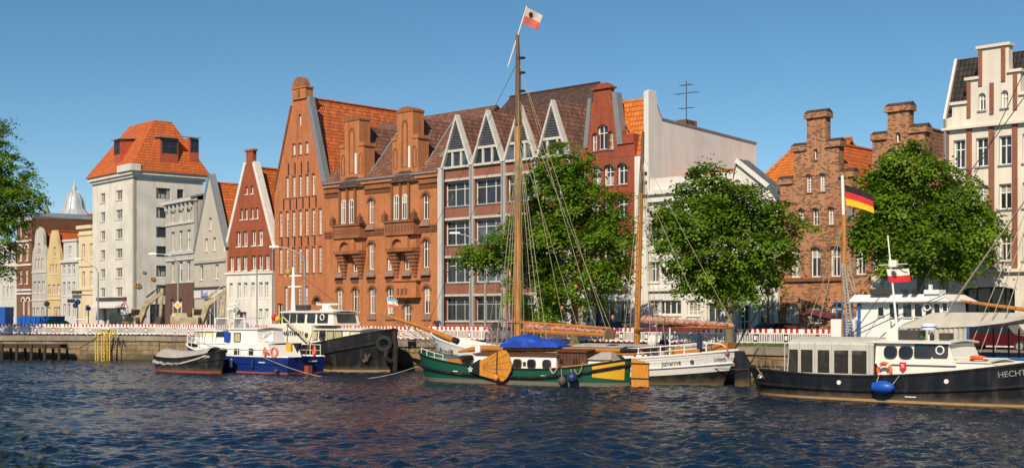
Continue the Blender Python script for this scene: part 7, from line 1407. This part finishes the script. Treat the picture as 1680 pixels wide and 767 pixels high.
f.part('tyre_fender', ringmb(tp+Vector((.05, -.05, 0)), .42, .17, (.55, -.8, 0), 18, 8), 'tyre', smooth=True); f.part('tyre_fender', ringmb(tp+Vector((.3, .35, -.75)), .4, .17, (.9, -.3, 0), 18, 8), 'tyre', smooth=True); f.part('bow_fender', MB().tube([(L-.05, 0, zd(1)-.1), (L+.08, 0, 1.6), (L+.02, 0, .1)], [.14, .2, .16], 8), 'tyre')
q = h.p(.93, h.qz(.93, 1.05), -1, .06); f.part('anchor', MB().tube([q+Vector((-.3, 0, -.2)), q+Vector((-.1, -.04, -.35)), q+Vector((.15, -.05, -.25)), q+Vector((.25, -.04, 0))], .07, 6).tube([q+Vector((0, 0, -.3)), q+Vector((0, -.02, .2))], .08, 6).tube([q+Vector((.25, -.04, 0)), q+Vector((.4, 0, .2))], .06, 6), 'mast_dark')
rope(f, h.p(.97, .3, -1), h.p(.985, .55, -1, .2), .03, .2, 'rope', 'rope'); rope(f, h.p(.99, .1, 1), (L+2.2, 2.6, 2.0), .025, .3, 'rope', 'mooring_rope'); rope(f, h.p(.99, .05, 1), (L+6, 2.4, 1.6), .025, .3, 'rope', 'mooring_rope')
rail(f, [tuple(h.p(t, 0, -1, -.1)) for t in (.1, .2, .3, .4)], .6, 'boat_white')
# ================================================================== blue motor yacht (bow left)
S_ = Vector(gp(503, 83.6)); f = boat('motor_yacht', 'white cabin motor yacht with bright blue hull between tug and covered boat', tuple(S_), tuple(S_+Vector((-.775, .632))*12.6)); L = f.W
X = lambda px, y=1.3: f.u(px, y)
zd = lambda t: 1.12+.75*max(0, (t-.4)/.6)**1.8
h = Hull(L, 3.6, zd, (2.6, 6), (2.0, 5), .9, .1, transom=.82); make_hull(f, h, [0, lambda t: h.qz(t, .12), 1.0, 1.2], ['hull_blue', 'boot_red', 'boot_red'], wale=lambda t: h.qz(t, zd(t)*.55), wale_r=.02, wmat='hull_blue', bulw=.12, cap='boat_white', deck='boat_white')
yc = 1.35; z1 = f.z(565, 420, yc); cabin(f, 'trunk_cabin', X(444, yc), X(318, yc), -yc, yc, 1.0, z1, 'boat_white', (.35, .5, .08), 'boat_white', .05, .05)
for px, w_ in ((352, .6), (366, .35), (388, .42), (411, .42)): bwin(f, (X(px, yc), yc-.02, f.z(578, px, yc)), (-1, 0, 0), w_*1.1, .5, .2, 'frame_dark', 'boat_glass', up=(0, -.05, 1), t=.03)
z2 = f.z(543, 345, 1.2); cabin(f, 'wheelhouse', X(371, 1.2), X(317, 1.2), -1.2, 1.2, z1, z2, 'boat_white', (.55, .35, .1), 'boat_white', .06, .1)
for a, b, g_ in ((318, 324, 'yglass'), (326.5, 331.5, 'yglass'), (335.5, 348, 'yglass'), (354, 367, 'boat_glass')): bwin(f, ((X(a, 1.2)+X(b, 1.2))/2, 1.14, f.z(554, 345, 1.2)), (-1, 0, 0), abs(X(b, 1.2)-X(a, 1.2)), 0.78, .2, 'frame_dark', g_, up=(0, -.08, 1), t=.03)
z3 = f.z(540, 395, 1.1); cabin(f, 'aft_cabin', X(424, 1.15), X(374, 1.15), -1.15, 1.15, z1, z3, 'boat_white', (.2, .1, .08), 'boat_white', .05, .1); bwin(f, (X(389, 1.15), 1.12, f.z(553, 389, 1.15)), (-1, 0, 0), .62, .55, .15, 'frame_dark', 'yglass', up=(0, -.06, 1)); f.part('blue_canvas', MB().box(X(377, 1.2), X(368, 1.2), 1.12, 1.2, f.z(561, 372, 1.2), f.z(545, 372, 1.2)), 'tarp_blue')
z4 = f.z(521.5, 370, .9)
for a, b in ((353, 377), (383, 402)):
    P = [(X(a, .9), .9, z2), (X(a+1, .9), .9, z4), (X(b-1, .9), .9, z4), (X(b, .9), .9, z2)]; mb = MB()
    for i in range(3): mb.bar(P[i], P[i+1], .09, .09, (0, 1, 0))
    mb.bar((P[1][0], .9, z4), (P[1][0], -.9, z4), .08); mb.bar((P[2][0], .9, z4), (P[2][0], -.9, z4), .08); f.part('windscreen_frame', mb, 'boat_white'); f.part('windscreen_glass', MB().slab([(p_[0], .88, p_[2]) for p_ in P], (0, .02, 0)), 'clear_glass')
mp = X(384, 0); f.part('radar_mast', MB().tube([(mp, 0, z3), (mp-.1, 0, f.z(492, 384, 0))], [.12, .06], 6).box(mp-.5, mp+.4, -.1, .1, f.z(500, 384, 0), f.z(497, 384, 0)).box(mp-.2, mp+.5, -.25, .25, f.z(508, 384, 0), f.z(504, 384, 0)), 'boat_white'); f.part('mast_pole', MB().tube([(X(421.5, 0), 0, z3-.4), (X(421.5, 0), 0, f.z(440, 421, 0))], .05, 6), 'galv'); f.part('yellow_light', ball((X(386, .7), .7, f.z(532.5, 386, .7)), .17), 'sign_y'); f.part('red_light', ball((X(449, .9), .9, f.z(520, 449, .9)), .16, 1.4), 'sign_r'); f.part('yellow_float', ball((X(456, .9), .9, f.z(523, 456, .9)), .2), 'sign_y')
for s in (1, -1): rail(f, [tuple(h.p(t, 0, s, -.08)) for t in (.03, .12, .21, .3, .39, .48, .57, .66, .75, .84, .92, .98)], .75, 'boat_white', r=.02)
for px, py, mt in ((435, 578, 'life_orange'), (450.5, 578, 'life_orange'), (516, 576, 'life_orange')): f.part('life_ring', ringmb((X(px, 1.7), 1.72, f.z(py, px, 1.7)), .3, .07, (.0 if px == 450.5 else .6, 1, 0)), mt, smooth=True)
f.part('yellow_jacket', MB().box(X(479, 1.5), X(471, 1.5), 1.45, 1.6, f.z(576, 475, 1.5), f.z(563, 475, 1.5)), 'sign_y'); f.part('canvas_cone', MB().lathe([(.02, 0), (.3, .62)], (X(488, 1.2), 1.2, f.z(578, 488, 1.2)), 8), 'oldwood'); f.part('davit', MB().tube([(X(430, .6), .6, z1), (X(434, .6), .6, f.z(548, 434, .6)), (X(446, .6), .6, f.z(543, 446, .6)), (X(450, .6), .6, f.z(545, 450, .6))], .05, 6).slab([(X(430, .6), .6, f.z(560, 430, .6)), (X(449, .6), .6, f.z(546, 449, .6)), (X(449, .6), .6, f.z(560, 449, .6))], (0, .04, 0)), 'boat_white')
f.part('ensign_staff', MB().tube([(.1, 0, 1.2), (-.5, 0, 2.6)], .03, 5), 'varnish'); f.part('life_raft_canister', MB().tube([(X(405, .5), .5, z3+.25), (X(396, .5), .5, z3+.25)], .2, 10), 'boat_white', smooth=True); f.part('cable_antenna', MB().tube([(X(360, 0), .4, z2), (X(359, 0), .4, f.z(478, 359, 0))], .018, 4), 'boat_white'); f.part('foredeck_hatch', MB().box(X(316, .4), X(306, .4), -.4, .4, 1.6, 1.85), 'boat_glass'); rail(f, [(X(q_, 1.0), 1.0, z1) for q_ in (376, 388, 400, 412, 424, 436)], .55, 'boat_white', r=.018)
for q_ in (345, 380, 415): f.part('cylinder_fender', MB().lathe([(.03, -.3), (.1, -.24), (.1, .24), (.03, .3)], (X(q_, 1.85), 1.9, .62), 8), 'fender_navy' if q_ != 380 else 'boat_white', smooth=True)
f.part('outdrive', MB().box(-.35, .02, -.18, .18, -.4, .55), 'boot_red'); f.part('ball_fender', ball((X(455, 1.8), 1.9, f.z(608, 455, 1.8)), .14), 'fender_grey', smooth=True); rope(f, h.p(.18, .0, 1, .05), (-3.5, 2.2, .05), .022, .1, 'rope', 'mooring_rope'); rope(f, (-3.5, 2.2, .05), (-10.5, .5, .8), .022, .45, 'rope', 'mooring_rope')
f.part('hull_lettering', MB().box(-.03, -.012, -.9, -.15, .78, .86), 'boat_white'); f.part('hull_lettering', strip(h, 1, .16, .21, lambda t: h.qz(t, .78), lambda t: h.qz(t, .72), 2, .015), 'boat_white')
# ================================================================== small boat under a grey tarpaulin (bow right)
f = boat('covered_launch', 'small black launch under a light grey tarpaulin, leftmost of the moored boats', gp(262, 88.4), gp(371, 83.9)); L = f.W
zd = lambda t: .92+.62*max(0, (t-.4)/.6)**1.8+.1*max(0, (.3-t)/.3); h = Hull(L, 2.2, zd, (2.4, 4.5), (1.8, 3), .5, .2, transom=.35)
make_hull(f, h, [0, lambda t: h.qz(t, .14), lambda t: h.qz(t, .03), 1.2], ['hull_black', 'boot_red', 'boot_red'], wale=lambda t: h.qz(t, zd(t)*.62), wale_r=.03, bulw=.15)
mb = MB(); n, m_ = 22, 11; rnd = random.Random(3); vs = []
for i in range(n+1):
    t = -.01+.85*i/n; tt = max(0, t); hb = h.half(tt, h.fd)+.07; ze = zd(tt)-.08-.34*min(1, (1-t)*2)*(1 if i % 3 else .88); zr_ = zd(tt)+.58*min(1, (t+.02)*9)*(1-.25*t)
    for j in range(m_): s = -1+2*j/(m_-1); a = abs(s); vs.append((L*t, s*hb, ze+(zr_-ze)*(1-a**2.6)+rnd.uniform(-.02, .02)))
f.part('tarpaulin', MB().add(vs, [(i*m_+j, (i+1)*m_+j, (i+1)*m_+j+1, i*m_+j+1) for i in range(n) for j in range(m_-1)]+[tuple(range(m_))]), 'tarp_grey', smooth=True)
f.part('foredeck', MB().add([tuple(h.p(t, .06, s, -.04)) for t in (.8, .87, .94, .99) for s in (-1, 1)], [(0, 2, 3, 1), (2, 4, 5, 3), (4, 6, 7, 5)]), 'tarp_grey'); a, b = h.p(.82, h.qz(.82, 1.0), -1, .04), h.p(.93, h.qz(.93, 1.1), -1, .04); text(f, 'Tilo', .3, a, b-a, 'flag_white')
